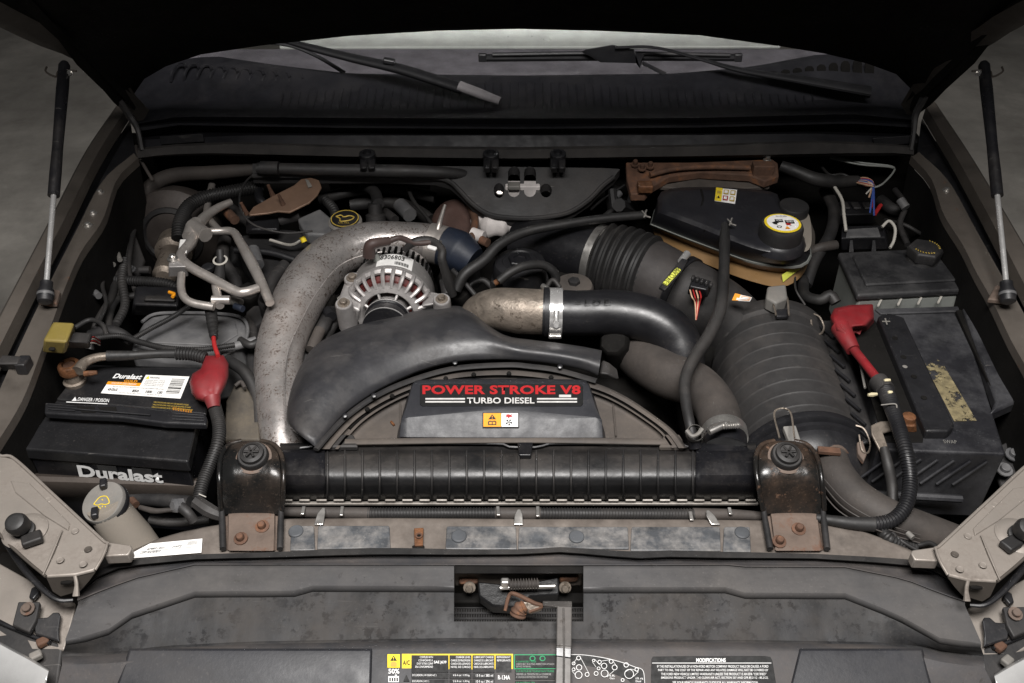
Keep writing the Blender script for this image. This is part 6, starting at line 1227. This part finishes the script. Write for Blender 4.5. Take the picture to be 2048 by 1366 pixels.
for (u, v) in ((1462, 446), (1291, 430)):
    r_ = root('zip_tie', 'white zip tie on the hose at the coolant tank' if u > 1400 else 'pale spring clip on the long hose beside the coolant tank', 'clip', P(u, v, 1.18))
    for a in ((-7, -8, 3, 3), (2, -10, -3, 4), (10, 5, -3, 1)): tube('strap', [P(u + a[0], v + a[1], 1.195), P(u + a[2], v + a[3], 1.198)], 1.7, M['capg'], r_, seg=5, n=3)
pr_ = root('steering_reservoir', 'milky reservoir with a plain black round cap behind the coolant cap', 'reservoir', P(1600, 470, 1.05))
c_ = P(1588, 412, 1.17); k = S(1, c_)
lathe('cap', c_ - Vector((0, 0, .015)), (0, -.03, 1), [(29 * k, -.012), (30 * k, 0), (30 * k, .014), (28 * k, .018), (10 * k, .018)], M['blkd'], pr_, seg=32)
loft('body', [sz(rl([(1580, 440), (1606, 520), (1626, 505), (1628, 460), (1600, 430), (1575, 425)]), 1.06), sz(rl([(1570, 440), (1600, 500), (1622, 490), (1618, 430), (1590, 400), (1562, 410)]), 1.15)], M['milk'], pr_)
# ================================================================ rusty bracket, harness, modules at the rear right
rb = root('rusty_bracket', 'heavily rusted steel bracket below the cowl behind the coolant tank', 'bracket', P(1400, 360, 1.1))
prism('bar', [(1252, 324, 1.2), (1380, 324, 1.2), (1545, 318, 1.2), (1556, 326, 1.2), (1558, 352, 1.19), (1530, 362, 1.185), (1500, 350, 1.19), (1400, 344, 1.19), (1340, 352, 1.187), (1306, 372, 1.178), (1290, 388, 1.17), (1262, 388, 1.17), (1254, 360, 1.182)], .02, M['rust'], rb, bevel=.003)
tube('pressed_rib', [(1300, 350, 1.196), (1350, 338, 1.201), (1420, 334, 1.203), (1500, 336, 1.202)], 5, M['rust'], rb); box('end_block', P(1525, 338, 1.2), (.05, .03, .03), M['rust'], rb); box('end_block', P(1290, 374, 1.185), (.035, .03, .02), M['rusto'], rb)
for u, v in ((1270, 330), (1284, 338), (1300, 334), (1534, 322)): hexbolt('stud', P(u, v, 1.2), (0, -.2, 1), .006, .014, M['rust'] if v > 325 else M['steel'], rb)
prism('grey_plate', [(1310, 372, 1.165), (1400, 356, 1.17), (1510, 356, 1.17), (1540, 372, 1.165), (1420, 382, 1.16)], .01, M['shroud'], rb, bevel=.002)
for i, (a, b) in enumerate((((1262, 388), (1250, 440)), ((1225, 380), (1232, 440)), ((1238, 410), (1262, 420)))): tube('stay', [(a[0], a[1], 1.14), (b[0], b[1], 1.09)], [5, 9, 14][i % 3], M['blkd'], rb, seg=8)
wh = root('cut_wiring_harness', 'taped black harness with loose coloured wire ends', 'wiring loom', P(1660, 370, 1.1))
tube('tape', [(1562, 332, 1.18), (1590, 342, 1.175), (1630, 358, 1.165), (1675, 364, 1.155), (1715, 362, 1.15)], [11, 13, 14, 13, 11], M['rub'], wh)
for k_, (m_, e) in enumerate((('peach', (1738, 395)), ('redw', (1745, 415)), ('cyan', (1748, 430)), ('peach', (1750, 372)), ('cyan', (1740, 425)), ('wirew', (1732, 388)), ('redw', (1728, 372)), ('peach', (1744, 384)))):
    tube('wire_end', [(1712, 358 + k_, 1.152), (1732, 356 + 2 * k_, 1.165), (1746, 366 + k_, 1.165), (e[0], e[1], 1.145)], 1.8, M[m_], wh, seg=5, n=16)
tube('red_butt', [(1750, 428, 1.14), (1762, 410, 1.145)], 4, M['redw'], wh, seg=6)
for k_ in range(2): hose('thin_wire', ('thin olive wire arching from the cowl to the loose wire ends, upper strand', 'thin olive wire arching from the cowl to the loose wire ends, lower strand')[k_], [(1660, 312 + 4 * k_, 1.18), (1720, 325 + 4 * k_, 1.18), (1780, 332 + 2 * k_, 1.18), (1788, 342, 1.17), (1765, 368, 1.16), (1745, 376, 1.15)], 2, 'frost', cat='wire', group='olive wires below the cowl')
hose('pale_wire', 'pale wire dropping behind the control module', [(1668, 372, 1.15), (1684, 400, 1.14), (1688, 430, 1.13), (1692, 462, 1.11)], 3.2, 'wirew', cat='wire'); hose('pale_wire', 'pale wire looping beside the control module', [(1764, 454, 1.12), (1778, 442, 1.13), (1790, 456, 1.12), (1788, 480, 1.1), (1780, 496, 1.09)], 3, 'wirew', cat='wire')
md = root('control_module', 'grey topped black control module behind the hex capped reservoir', 'module', P(1730, 490, 1.05))
hexa('case', [(1682, 502, 1.06), (1778, 500, 1.06), (1776, 462, 1.06), (1684, 462, 1.06)], [(1682, 476, 1.1), (1772, 474, 1.1), (1768, 450, 1.1), (1684, 452, 1.1)], M['blk'], md); prism('top_plate', [(1694, 458, 1.105), (1756, 454, 1.105), (1762, 472, 1.103), (1692, 474, 1.103)], .006, M['grey'], md, bevel=.002)
for u in (1700, 1745): prism('foot', [(u, 480, 1.098), (u + 6, 480, 1.098), (u + 8, 504, 1.08), (u - 2, 504, 1.08)], .01, M['blk'], md, bevel=.001)
rb2 = root('relay_block', 'dark ribbed relay block below the loose wire ends', 'relay block', P(1710, 430, 1.0)); hexa('case', [(1672, 450, 1.04), (1750, 448, 1.04), (1748, 412, 1.04), (1676, 412, 1.04)], [(1674, 430, 1.08), (1748, 428, 1.08), (1746, 402, 1.08), (1678, 402, 1.08)], M['blk'], rb2)
for k_ in range(3): box('lid', P(1690 + 22 * k_, 412, 1.084), (.02, .03, .008), M['blkd'], rb2)
hose('fat_black_hose', 'black hose curving down behind the milky reservoir', [(1650, 380, 1.1), (1668, 420, 1.09), (1660, 470, 1.08), (1630, 520, 1.06), (1612, 570, 1.03)], 12, 'blkd'); hose('fat_black_hose', 'paired black hoses beside the red cover on the filter side', [(1606, 560, 1.05), (1610, 590, 1.06), (1640, 600, 1.07), (1660, 590, 1.08), (1672, 606, 1.07)], 11, 'rub'); hose('fat_black_hose', 'dusty hose passing below the coolant tank cap', [(1610, 510, 1.06), (1640, 496, 1.08), (1672, 490, 1.08)], 10, 'rubbr')
hose('thin_wire', 'thin dark wire dropping from the coolant tank to the filter canister', [(1590, 550, 1.08), (1592, 580, 1.08), (1610, 610, 1.06)], 2.2, 'blkd', cat='wire')
tw_ = root('suspension_tower', 'dark rounded inner wheel tower beside the fender', 'body panel', P(1840, 440, .8)); c_ = P(1826, 440, 1.02); lathe('dome', c_, (0, 0, 1), [(.13, -.3), (.12, -.05), (.1, 0.0), (.06, .02), (.02, .025)], M['blkdeep'], tw_, seg=24); tube('bright_edge', [P(1824, 398, 1.1), P(1850, 402, 1.09)], [5, 8], M['pewd'], tw_)
# ================================================================ hex capped reservoir
hr = root('black_lid_reservoir', 'black lidded reservoir with a hexagonal cap and frosted base', 'reservoir', P(1815, 590, .95))
Zr = 1.1; LD = [P(1715, 590, Zr), P(1950, 577, Zr), P(1892, 494, Zr), P(1676, 504, Zr)]
hexa('lid', [p - Vector((0, 0, .018)) for p in LD], LD, mat('chalky black lid', (.016, .016, .0175), .45, var=.3, dust=.45, dcol=(.075, .073, .072), dscale=7), hr, bevel=.006, bseg=3)
prism('raised_panel', [P(1732, 569, Zr + .006), P(1915, 559, Zr + .006), P(1872, 503, Zr + .006), P(1705, 510, Zr + .006)], .008, bpy.data.materials['chalky black lid'], hr, bevel=.004)
cx_ = sum(LD, Vector()) / 4; sh_ = lambda p, s, dz: Vector((cx_.x + (p.x - cx_.x) * s, cx_.y + (p.y - cx_.y) * s, p.z + dz))
hexa('frosted_base', [sh_(p, .93, -.16) for p in LD], [sh_(p, .95, -.017) for p in LD], M['frost'], hr, bevel=.006)
for k_ in range(4): tube('base_rib', [(1756 + 40 * k_, 612 - 2 * k_, 1.078), (1766 + 40 * k_, 592 - 2 * k_, 1.082)], 2.2, M['wirew'], hr, seg=5)
cc = P(1845, 516, Zr + .012); k = S(1, cc)
lathe('collar', cc - Vector((0, 0, .012)), (0, 0, 1), [(32 * k, 0), (28 * k, .014)], M['blkd'], hr); hc = lathe('hex_cap', cc, (0, -.04, 1), [(30 * k, 0), (34 * k, .006), (35 * k, .022), (32 * k, .029), (27 * k, .03)], M['blkd'], hr, seg=6, bevel=.003)
for s, a0, a1, t_ in ((0, 200, 290, 'x'), (1, -20, 60, 'x')):
    for a in range(a0, a1, 12):
        q = cc + Vector((24 * k * math.cos(R(a)), 24 * k * math.sin(R(a)), .0308)); tube('gold_mark', [q, q + Vector((3 * k * math.cos(R(a + 40)), 3 * k * math.sin(R(a + 40)), 0))], 1.1, M['gold'], hc, seg=4, n=2)
# ================================================================ second battery
b2 = root('battery', 'scuffed black battery with a raised ribbed cover beside the filter canister', 'battery', P(1880, 940, .86), 'truck batteries')
b2m = mat('scuffed battery cover', (.014, .014, .0165), .42, var=.35, dust=.5, dcol=(.085, .085, .089), dscale=6, up=.2, scr=.6)
T = [P(1756, 899, Z), P(2012, 908, Z), P(1922, 620, Z), P(1742, 618, Z)]
hexa('case', [p - Vector((0, 0, .17)) for p in T], T, b2m, b2, bevel=.005, bseg=3)
prism('raised_bar', [P(1756, 632, Z + .022), P(1778, 625, Z + .022), P(1808, 634, Z + .022), P(1910, 850, Z + .02), P(1898, 862, Z + .02), P(1852, 862, Z + .02)], .022, M['blk'], b2, bevel=.004)
text('plus_mark', '+', [P(1762, 637, Z + .0225), P(1778, 637, Z + .0225), P(1782, 650, Z + .0225), P(1766, 650, Z + .0225)], M['capg'], b2, lift=.001)
for u, v in ((1790, 676), (1807, 714), (1828, 753), (1848, 795)): lathe('vent_hole', P(u, v, Z + .0222), (0, 0, 1), [(.006, 0), (.0055, .0005)], M['blkdeep'], b2, seg=12)
lathe('bright_speck', P(1810, 733, Z + .0222), (0, 0, 1), [(.005, 0), (.003, .001)], M['capg'], b2, seg=8)
prism('side_ledge', [P(1926, 612, Z + .025), P(1952, 608, Z + .025), P(2040, 762, Z + .02), P(2044, 782, Z + .015), P(2030, 804, Z + .01), P(1980, 826, Z + .004), P(1992, 800, Z + .008)], .03, b2m, b2, bevel=.006)
prism('groove_panel', [P(1912, 620, Z + .012), P(1926, 618, Z + .012), P(2012, 780, Z + .008), P(1990, 790, Z + .008)], .01, M['blkdeep'], b2, bevel=.002)
prism('rim_rail', [P(1750, 617, Z + .006), P(1918, 612, Z + .006), P(1920, 622, Z + .006), P(1762, 627, Z + .006)], .006, b2m, b2, bevel=.002)
# residue of a torn label
M['resid'] = mat('dull label residue', (.16, .14, .09), .7, var=.5, vscale=80)
tm_ = mat('torn gold label', (.17, .14, .075), .7, var=.5, vscale=60); nt = tm_.node_tree
n_ = nt.nodes.new('ShaderNodeTexNoise'); n_.inputs['Scale'].default_value = 42; n_.inputs['Detail'].default_value = 9; n_.inputs['Roughness'].default_value = .75
tc_ = nt.nodes.new('ShaderNodeTexCoord'); nt.links.new(tc_.outputs['Object'], n_.inputs['Vector'])
sx_ = nt.nodes.new('ShaderNodeSeparateXYZ'); nt.links.new(tc_.outputs['Object'], sx_.inputs[0])
g_ = nt.nodes.new('ShaderNodeMapRange'); g_.inputs['From Min'].default_value = .17; g_.inputs['From Max'].default_value = .04; g_.inputs['To Min'].default_value = -.11; g_.inputs['To Max'].default_value = .16; nt.links.new(sx_.outputs[1], g_.inputs['Value'])
ad_ = nt.nodes.new('ShaderNodeMath'); ad_.operation = 'ADD'; nt.links.new(n_.outputs['Fac'], ad_.inputs[0]); nt.links.new(g_.outputs[0], ad_.inputs[1])
th_ = nt.nodes.new('ShaderNodeMapRange'); th_.inputs['From Min'].default_value = .6; th_.inputs['From Max'].default_value = .63; nt.links.new(ad_.outputs[0], th_.inputs['Value'])
nt.links.new(th_.outputs[0], nt.nodes['Principled BSDF'].inputs['Alpha'])
decal('label_residue', [P(1826, 684, Z + .0008), P(1858, 682, Z + .0008), P(1953, 842, Z + .0008), P(1908, 843, Z + .0008)], tm_, b2, lift=.001)
text('maker_mark', 'SWAP', [P(1885, 880, Z + .001), P(1912, 881, Z + .001), P(1914, 888, Z + .001), P(1888, 887, Z + .001)], M['capg'], b2, lift=.0008)
for k_ in range(7): # diagonal ribs on the front face
    a = T[0].lerp(T[1], .1 + .13 * k_) + Vector((0, -.001, -.02)); tube('front_rib', [a, a + Vector((-.045, 0, -.06))], 3, b2m, b2, seg=6)
tube('lower_flange', [T[0] + Vector((-.05, -.012, -.1)), T[0].lerp(T[1], .75) + Vector((0, -.02, -.1))], 8, b2m, b2, seg=8)
prism('terminal_well', [P(1700, 650, Z + .002), P(1750, 640, Z + .002), P(1848, 862, Z + .002), P(1846, 884, Z + .002), P(1768, 884, Z + .002)], .004, M['blkdeep'], b2, bevel=.001)
tube('well_edge', [P(1692, 656, Z + .004), P(1718, 722, Z + .004), P(1730, 776, Z + .004)], 2.5, M['capg'], b2, seg=5)
nt_ = root('ground_strap', 'bent steel battery strap with an orange rusted terminal', 'terminal', P(1790, 860, Z))
hexa('terminal', [(1798, 866, Z), (1834, 866, Z), (1832, 836, Z), (1800, 836, Z)], [(1800, 852, Z + .02), (1832, 852, Z + .02), (1828, 830, Z + .02), (1802, 830, Z + .02)], M['rusto'], nt_, bevel=.003); lathe('post', P(1816, 840, Z + .02), (0, 0, 1), [(.013, 0), (.012, .01), (.006, .012)], M['rusto'], nt_, seg=14)
prism('strap', [P(1742, 850, Z + .022), P(1760, 842, Z + .022), P(1798, 840, Z + .02), P(1800, 856, Z + .02), P(1766, 864, Z + .02), P(1778, 898, Z + .005), P(1762, 904, Z + .005), P(1744, 868, Z + .02)], .006, M['cast'], nt_, bevel=.002)
tube('black_lead', [P(1768, 896, Z + .008), P(1776, 930, Z - .005), P(1784, 970, Z - .03), P(1786, 1014, Z - .05)], [9, 11, 11, 10], M['rub'], nt_)
rc2 = root('red_terminal_cover', 'red terminal cover with red cable beside the filter canister', 'terminal cover', P(1705, 650, Z), 'red terminal covers')
oc_ = [(1660, 634), (1668, 616), (1700, 610), (1746, 608), (1748, 636), (1732, 654), (1706, 656), (1690, 676), (1672, 662)]
loft('boot', [[P(u, v + 10, Z) for u, v in oc_], [P(u, v + 3, Z + .025) for u, v in oc_], [P(u, v, Z + .042) for u, v in oc_], [P(1702 + (u - 1702) * .82, 636 + (v - 636) * .78, Z + .052) for u, v in oc_]], M['red'], rc2, bevel=.004, bseg=3)
tube('neck', [(1682, 656, Z + .035), (1694, 678, Z + .035), (1706, 700, Z + .03)], [20, 17, 14], M['red'], rc2); tube('red_cable', [(1702, 692, Z + .03), (1726, 722, Z + .032), (1758, 762, Z + .035)], 9, M['red'], rc2)
prism('torn_edge', [P(1702, 656, Z + .03), P(1728, 652, Z + .03), P(1720, 668, Z + .02), P(1712, 664, Z + .02), P(1706, 668, Z + .02)], .003, M['red'], rc2, bevel=.001)
c2 = root('positive_cable', 'corrugated black cable dropping over the scuffed battery edge', 'cable', P(1800, 1000, 1.0))
tube('conduit', [(1768, 772, Z + .04), (1778, 800, Z + .045), (1796, 850, Z + .045), (1812, 905, Z + .035), (1820, 960, Z + .01), (1812, 1010, Z - .005), (1785, 1040, Z - .015), (1740, 1050, Z - .02)], [15, 15, 14, 14, 14, 14, 14, 14], M['blk'], c2, ribs=64, amp=.08)
tube('taped_tail', [(1748, 1049, Z - .018), (1700, 1046, Z - .018), (1632, 1036, Z - .02)], [15, 12, 9], M['rub'], c2); tube('tape', [(1756, 762, Z + .04), (1772, 782, Z + .042)], 19, M['blkd'], c2)
for p, r_ in (((1774, 762), 6), ((1745, 790), 9), ((1780, 786), 4)): tube('cream_residue', [P(p[0] - r_, p[1], Z + .058), P(p[0] + r_, p[1] - 2, Z + .058)], [3, 4.5, 3], mat('cream foam', (.5, .44, .28), .8) if 'cream foam' not in bpy.data.materials else bpy.data.materials['cream foam'], c2, seg=6)
tube('thin_clip', [P(1762, 810, Z + .06), P(1790, 808, Z + .062), P(1794, 816, Z + .06)], 1.6, M['capg'], c2, seg=5)
hose('corrugated_loom', 'small corrugated loom tucked under the core support end beside the air hose', [(1760, 1052, 1.03), (1775, 1075, 1.03), (1800, 1088, 1.02), (1830, 1096, 1.01)], 12, ribs=14, cat='wiring loom')
for k_ in range(6):
    a = random.Random(50 + k_); u, v = 1960 + a.random() * 60, 880 + a.random() * 70; hexbolt('bolt_head', P(u, v, .9), (0, -.5, .7), .01, .014, M['blkd'], b2) if k_ < 2 else None
hp = root('hood_bumper', 'small black rubber hood bumper on the fender rail by the white labelled battery', 'bumper', P(20, 730, 1.12)); hexa('block', [(-10, 744, 1.15), (44, 742, 1.15), (52, 722, 1.15), (-10, 720, 1.15)], [(-10, 728, 1.18), (36, 728, 1.18), (42, 712, 1.18), (-10, 708, 1.18)], M['blkd'], hp); box('tip', P(48, 730, 1.165), (.02, .03, .025), M['blk'], hp)
# ================================================================ shadowed clutter in the bay corners
def bundle(name, label, cat, at, strands):
    r = root(name, label, cat, at)
    for nm, pts, rad, m_, rb_ in strands: tube(nm, pts, rad, M[m_], r, ribs=rb_, seg=10)
    return r
bundle('inner_fender_wiring', 'tangle of dark cables and clips along the fender below the strut', 'wiring loom', P(230, 560, .95), [
    ('cable', [(250, 400, 1.05), (240, 450, 1.06), (228, 500, 1.05), (236, 560, 1.04)], 7, 'rub', 0), ('cable', [(275, 430, 1.04), (262, 490, 1.05), (258, 540, 1.04), (270, 580, 1.03)], 5, 'blkd', 0),
    ('cable', [(215, 530, 1.06), (205, 570, 1.07), (212, 610, 1.07), (190, 660, 1.07)], 4, 'rub', 0), ('conduit', [(250, 520, 1.04), (244, 560, 1.05), (250, 610, 1.05), (232, 650, 1.06)], 8, 'rub', 26),
    ('cable', [(300, 580, 1.0), (270, 566, 1.02), (240, 580, 1.03), (225, 620, 1.03)], 4, 'rub', 0), ('clip', [(218, 522, 1.075), (226, 530, 1.075)], 6, 'capg', 0), ('clip', [(190, 585, 1.07), (198, 592, 1.07)], 7, 'grey', 0),
    ('clip', [(236, 508, 1.07), (240, 520, 1.07)], 5, 'capg', 0), ('cable', [(150, 655, 1.09), (180, 640, 1.09), (205, 650, 1.09), (215, 675, 1.08)], 5, 'rub', 0), ('clip', [(280, 540, 1.04), (300, 540, 1.04)], 8, 'blkd', 0)])
bk = root('shock_bracket', 'dim stamped bracket on the inner fender below the booster', 'bracket', P(240, 480, .9))
prism('plate', [(215, 470, 1.05), (268, 462, 1.05), (290, 520, 1.0), (260, 600, .98), (222, 590, 1.0)], .01, M['blkd'], bk, bevel=.003)
for u, v in ((238, 490), (262, 540), (240, 575)): hexbolt('bolt', P(u, v, 1.03), (0, 0, 1), .007, .01, M['grey'], bk)
bundle('rear_engine_hoses', 'dusty black hoses and fittings at the back of the engine below the brace', 'hose', P(780, 400, 1.0), [
    ('hose', [(640, 400, 1.08), (690, 386, 1.1), (740, 376, 1.1), (800, 380, 1.09), (870, 396, 1.08)], 11, 'rub', 0), ('hose', [(660, 372, 1.1), (720, 362, 1.11), (800, 362, 1.11), (860, 372, 1.1)], 8, 'blkd', 0),
    ('hose', [(700, 410, 1.06), (780, 405, 1.06), (830, 420, 1.06), (860, 440, 1.05)], 13, 'blkd', 0), ('fitting', [(800, 410, 1.08), (820, 430, 1.08)], 15, 'grey', 0), ('fitting', [(770, 425, 1.09), (790, 440, 1.09)], 10, 'blkd', 0),
    ('cable', [(810, 360, 1.12), (826, 400, 1.11), (850, 430, 1.1), (866, 452, 1.09)], 4, 'rub', 0), ('conduit', [(650, 400, 1.1), (668, 420, 1.1), (672, 450, 1.09)], 9, 'rub', 12)])
bundle('booster_hoses', 'dark hoses and a dusty valve between the booster and the tan bracket', 'hose', P(440, 460, 1.0), [
    ('hose', [(400, 390, 1.1), (430, 400, 1.1), (470, 420, 1.1), (500, 450, 1.09)], 9, 'rub', 0), ('hose', [(470, 440, 1.09), (510, 440, 1.1), (560, 445, 1.1)], 11, 'blkd', 0), ('fitting', [(455, 425, 1.12), (470, 440, 1.12)], 10, 'rust', 0),
    ('hose', [(520, 365, 1.12), (518, 395, 1.13), (530, 410, 1.12)], 9, 'rubg', 0), ('fitting', [(560, 440, 1.11), (600, 430, 1.12)], 12, 'blkd', 0), ('cable', [(540, 480, 1.1), (580, 490, 1.1), (604, 480, 1.11)], 3, 'wirew', 0), ('yellow_tag', [(604, 474, 1.13), (609, 484, 1.12)], 6, 'yel', 0),
    ('fitting', [(505, 500, 1.11), (515, 530, 1.1)], 14, 'grey', 0), ('hose', [(450, 480, 1.08), (446, 520, 1.07), (470, 560, 1.05), (475, 600, 1.03)], 13, 'blkd', 0), ('fitting', [(462, 600, 1.09), (482, 606, 1.09)], 9, 'capg', 0), ('plug', [(470, 612, 1.09), (486, 618, 1.09)], 7, 'blue', 0)])
bundle('tank_side_hoses', 'black hoses and a grimy clip between the battery and the silver pipe', 'hose', P(480, 780, .95), [
    ('hose', [(455, 720, 1.04), (490, 745, 1.04), (512, 790, 1.02), (516, 850, 1.0)], 12, 'rub', 0), ('hose', [(500, 640, 1.0), (505, 700, 1.0), (512, 760, .99)], 14, 'blkd', 0), ('hose', [(480, 680, 1.05), (500, 690, 1.05), (516, 684, 1.05)], 8, 'rub', 0)])
gb_ = root('grimy_support', 'grimy dark support bracket streaked with dried mud beside the silver pipe', 'bracket', P(480, 830, .95))
prism('plate', [(452, 800, 1.03), (470, 766, 1.035), (490, 768, 1.035), (516, 812, 1.02), (520, 880, 1.0), (448, 878, 1.0)], .02, mat('muddy dark steel', (.03, .026, .022), .6, dust=.7, dcol=(.1, .082, .058), dscale=14, up=0, stretch=(3, .6, 1)), gb_, bevel=.004)
tube('hook', [(470, 772, 1.045), (482, 764, 1.048), (490, 776, 1.045)], 4, M['rubbr'], gb_)
bundle('left_wheel_side_hoses', 'dim hoses beside the fan shroud and silver pipe', 'hose', P(640, 660, .95), [
    ('hose', [(660, 610, 1.0), (648, 650, 1.02), (622, 690, 1.0), (606, 730, .98)], 14, 'blkd', 0), ('hose', [(690, 590, .98), (672, 640, 1.0), (650, 680, .98)], 10, 'rub', 0), ('bracket', [(640, 660, 1.03), (622, 700, 1.02)], 12, 'rubbr', 0), ('ring', [(655, 622, 1.03), (662, 634, 1.03)], 12, 'blk', 0)])
bundle('fuel_lines', 'dim fuel lines and connectors around the round filter cap', 'pipe', P(960, 580, 1.0), [
    ('line', [(930, 600, 1.04), (940, 570, 1.06), (965, 560, 1.07), (985, 575, 1.06)], 6, 'rub', 0), ('line', [(905, 540, 1.1), (925, 560, 1.09), (950, 590, 1.07)], 5, 'blkd', 0), ('connector', [(985, 572, 1.1), (1000, 566, 1.1)], 10, 'blkd', 0), ('brass_end', [(990, 566, 1.12), (998, 562, 1.125)], 6, 'rusto', 0),
    ('line', [(1090, 580, 1.1), (1105, 560, 1.12), (1120, 575, 1.11)], 5, 'rub', 0), ('connector', [(1085, 572, 1.13), (1100, 582, 1.13)], 6, 'steel', 0), ('connector', [(890, 560, 1.1), (896, 590, 1.08)], 12, 'blkd', 0)])
bundle('cowl_side_cables', 'dim cables and brackets below the cowl beside the rusty bracket', 'wiring loom', P(1230, 420, 1.0), [
    ('cable', [(1180, 420, 1.08), (1210, 395, 1.1), (1250, 370, 1.12)], 3, 'blkd', 0), ('post', [(1225, 380, 1.1), (1232, 430, 1.07)], 16, 'blkd', 0), ('cable', [(1200, 440, 1.1), (1230, 420, 1.11), (1262, 430, 1.1)], 6, 'rub', 0), ('bolt', [(1232, 394, 1.125), (1240, 386, 1.13)], 7, 'grey', 0)])
bundle('tower_cables', 'dim cables along the inner fender behind the hex capped reservoir', 'wiring loom', P(1840, 440, .95), [
    ('cable', [(1770, 440, 1.06), (1810, 450, 1.08), (1850, 470, 1.06), (1880, 460, 1.05)], 4, 'rub', 0), ('cable', [(1790, 380, 1.1), (1810, 410, 1.1), (1800, 450, 1.08), (1815, 490, 1.07)], 6, 'blkd', 0), ('fitting', [(1800, 400, 1.12), (1812, 416, 1.11)], 9, 'grey', 0), ('cable', [(1640, 330, 1.15), (1660, 350, 1.16), (1690, 350, 1.16), (1735, 380, 1.14)], 3, 'rub', 0),
    ('hose', [(1760, 400, 1.06), (1790, 420, 1.06), (1830, 415, 1.06), (1870, 430, 1.05)], 12, 'blkd', 0)])
bundle('front_corner_cables', 'dark cables below the thick air hose by the corner bracket', 'wiring loom', P(1830, 1090, .95), [
    ('cable', [(1800, 1070, 1.0), (1830, 1090, 1.01), (1860, 1086, 1.01), (1880, 1100, 1.0)], 5, 'rub', 0), ('cable', [(1780, 1060, 1.03), (1800, 1080, 1.03), (1840, 1104, 1.02)], 4, 'blkd', 0), ('cable', [(1890, 1070, .98), (1930, 1060, .98), (1980, 1030, .99)], 6, 'blkd', 0), ('clip', [(1815, 1066, 1.04), (1826, 1076, 1.04)], 6, 'capg', 0)])
ib = root('battery_hold_down', 'dim bolted hold down plate beside the scuffed battery', 'bracket', P(2020, 930, .9))
prism('plate', [(2000, 890, .98), (2040, 870, .98), (2060, 960, .97), (2010, 990, .95), (1990, 940, .96)], .01, M['blkd'], ib, bevel=.003)
for u, v in ((2026, 910), (2008, 940)): hexbolt('bolt', P(u, v, .982), (0, -.2, 1), .009, .012, M['grey'], ib)
bundle('battery_front_clutter', 'dim hoses and rusty clip under the white labelled battery tray', 'hose', P(330, 1010, .95), [
    ('hose', [(260, 995, .95), (320, 1000, .96), (380, 1005, .97)], 14, 'blkd', 0), ('clip', [(262, 1000, .99), (272, 1010, .99)], 8, 'rust', 0), ('hose', [(300, 1040, .97), (350, 1045, .97), (420, 1040, .97)], 9, 'rub', 0)])
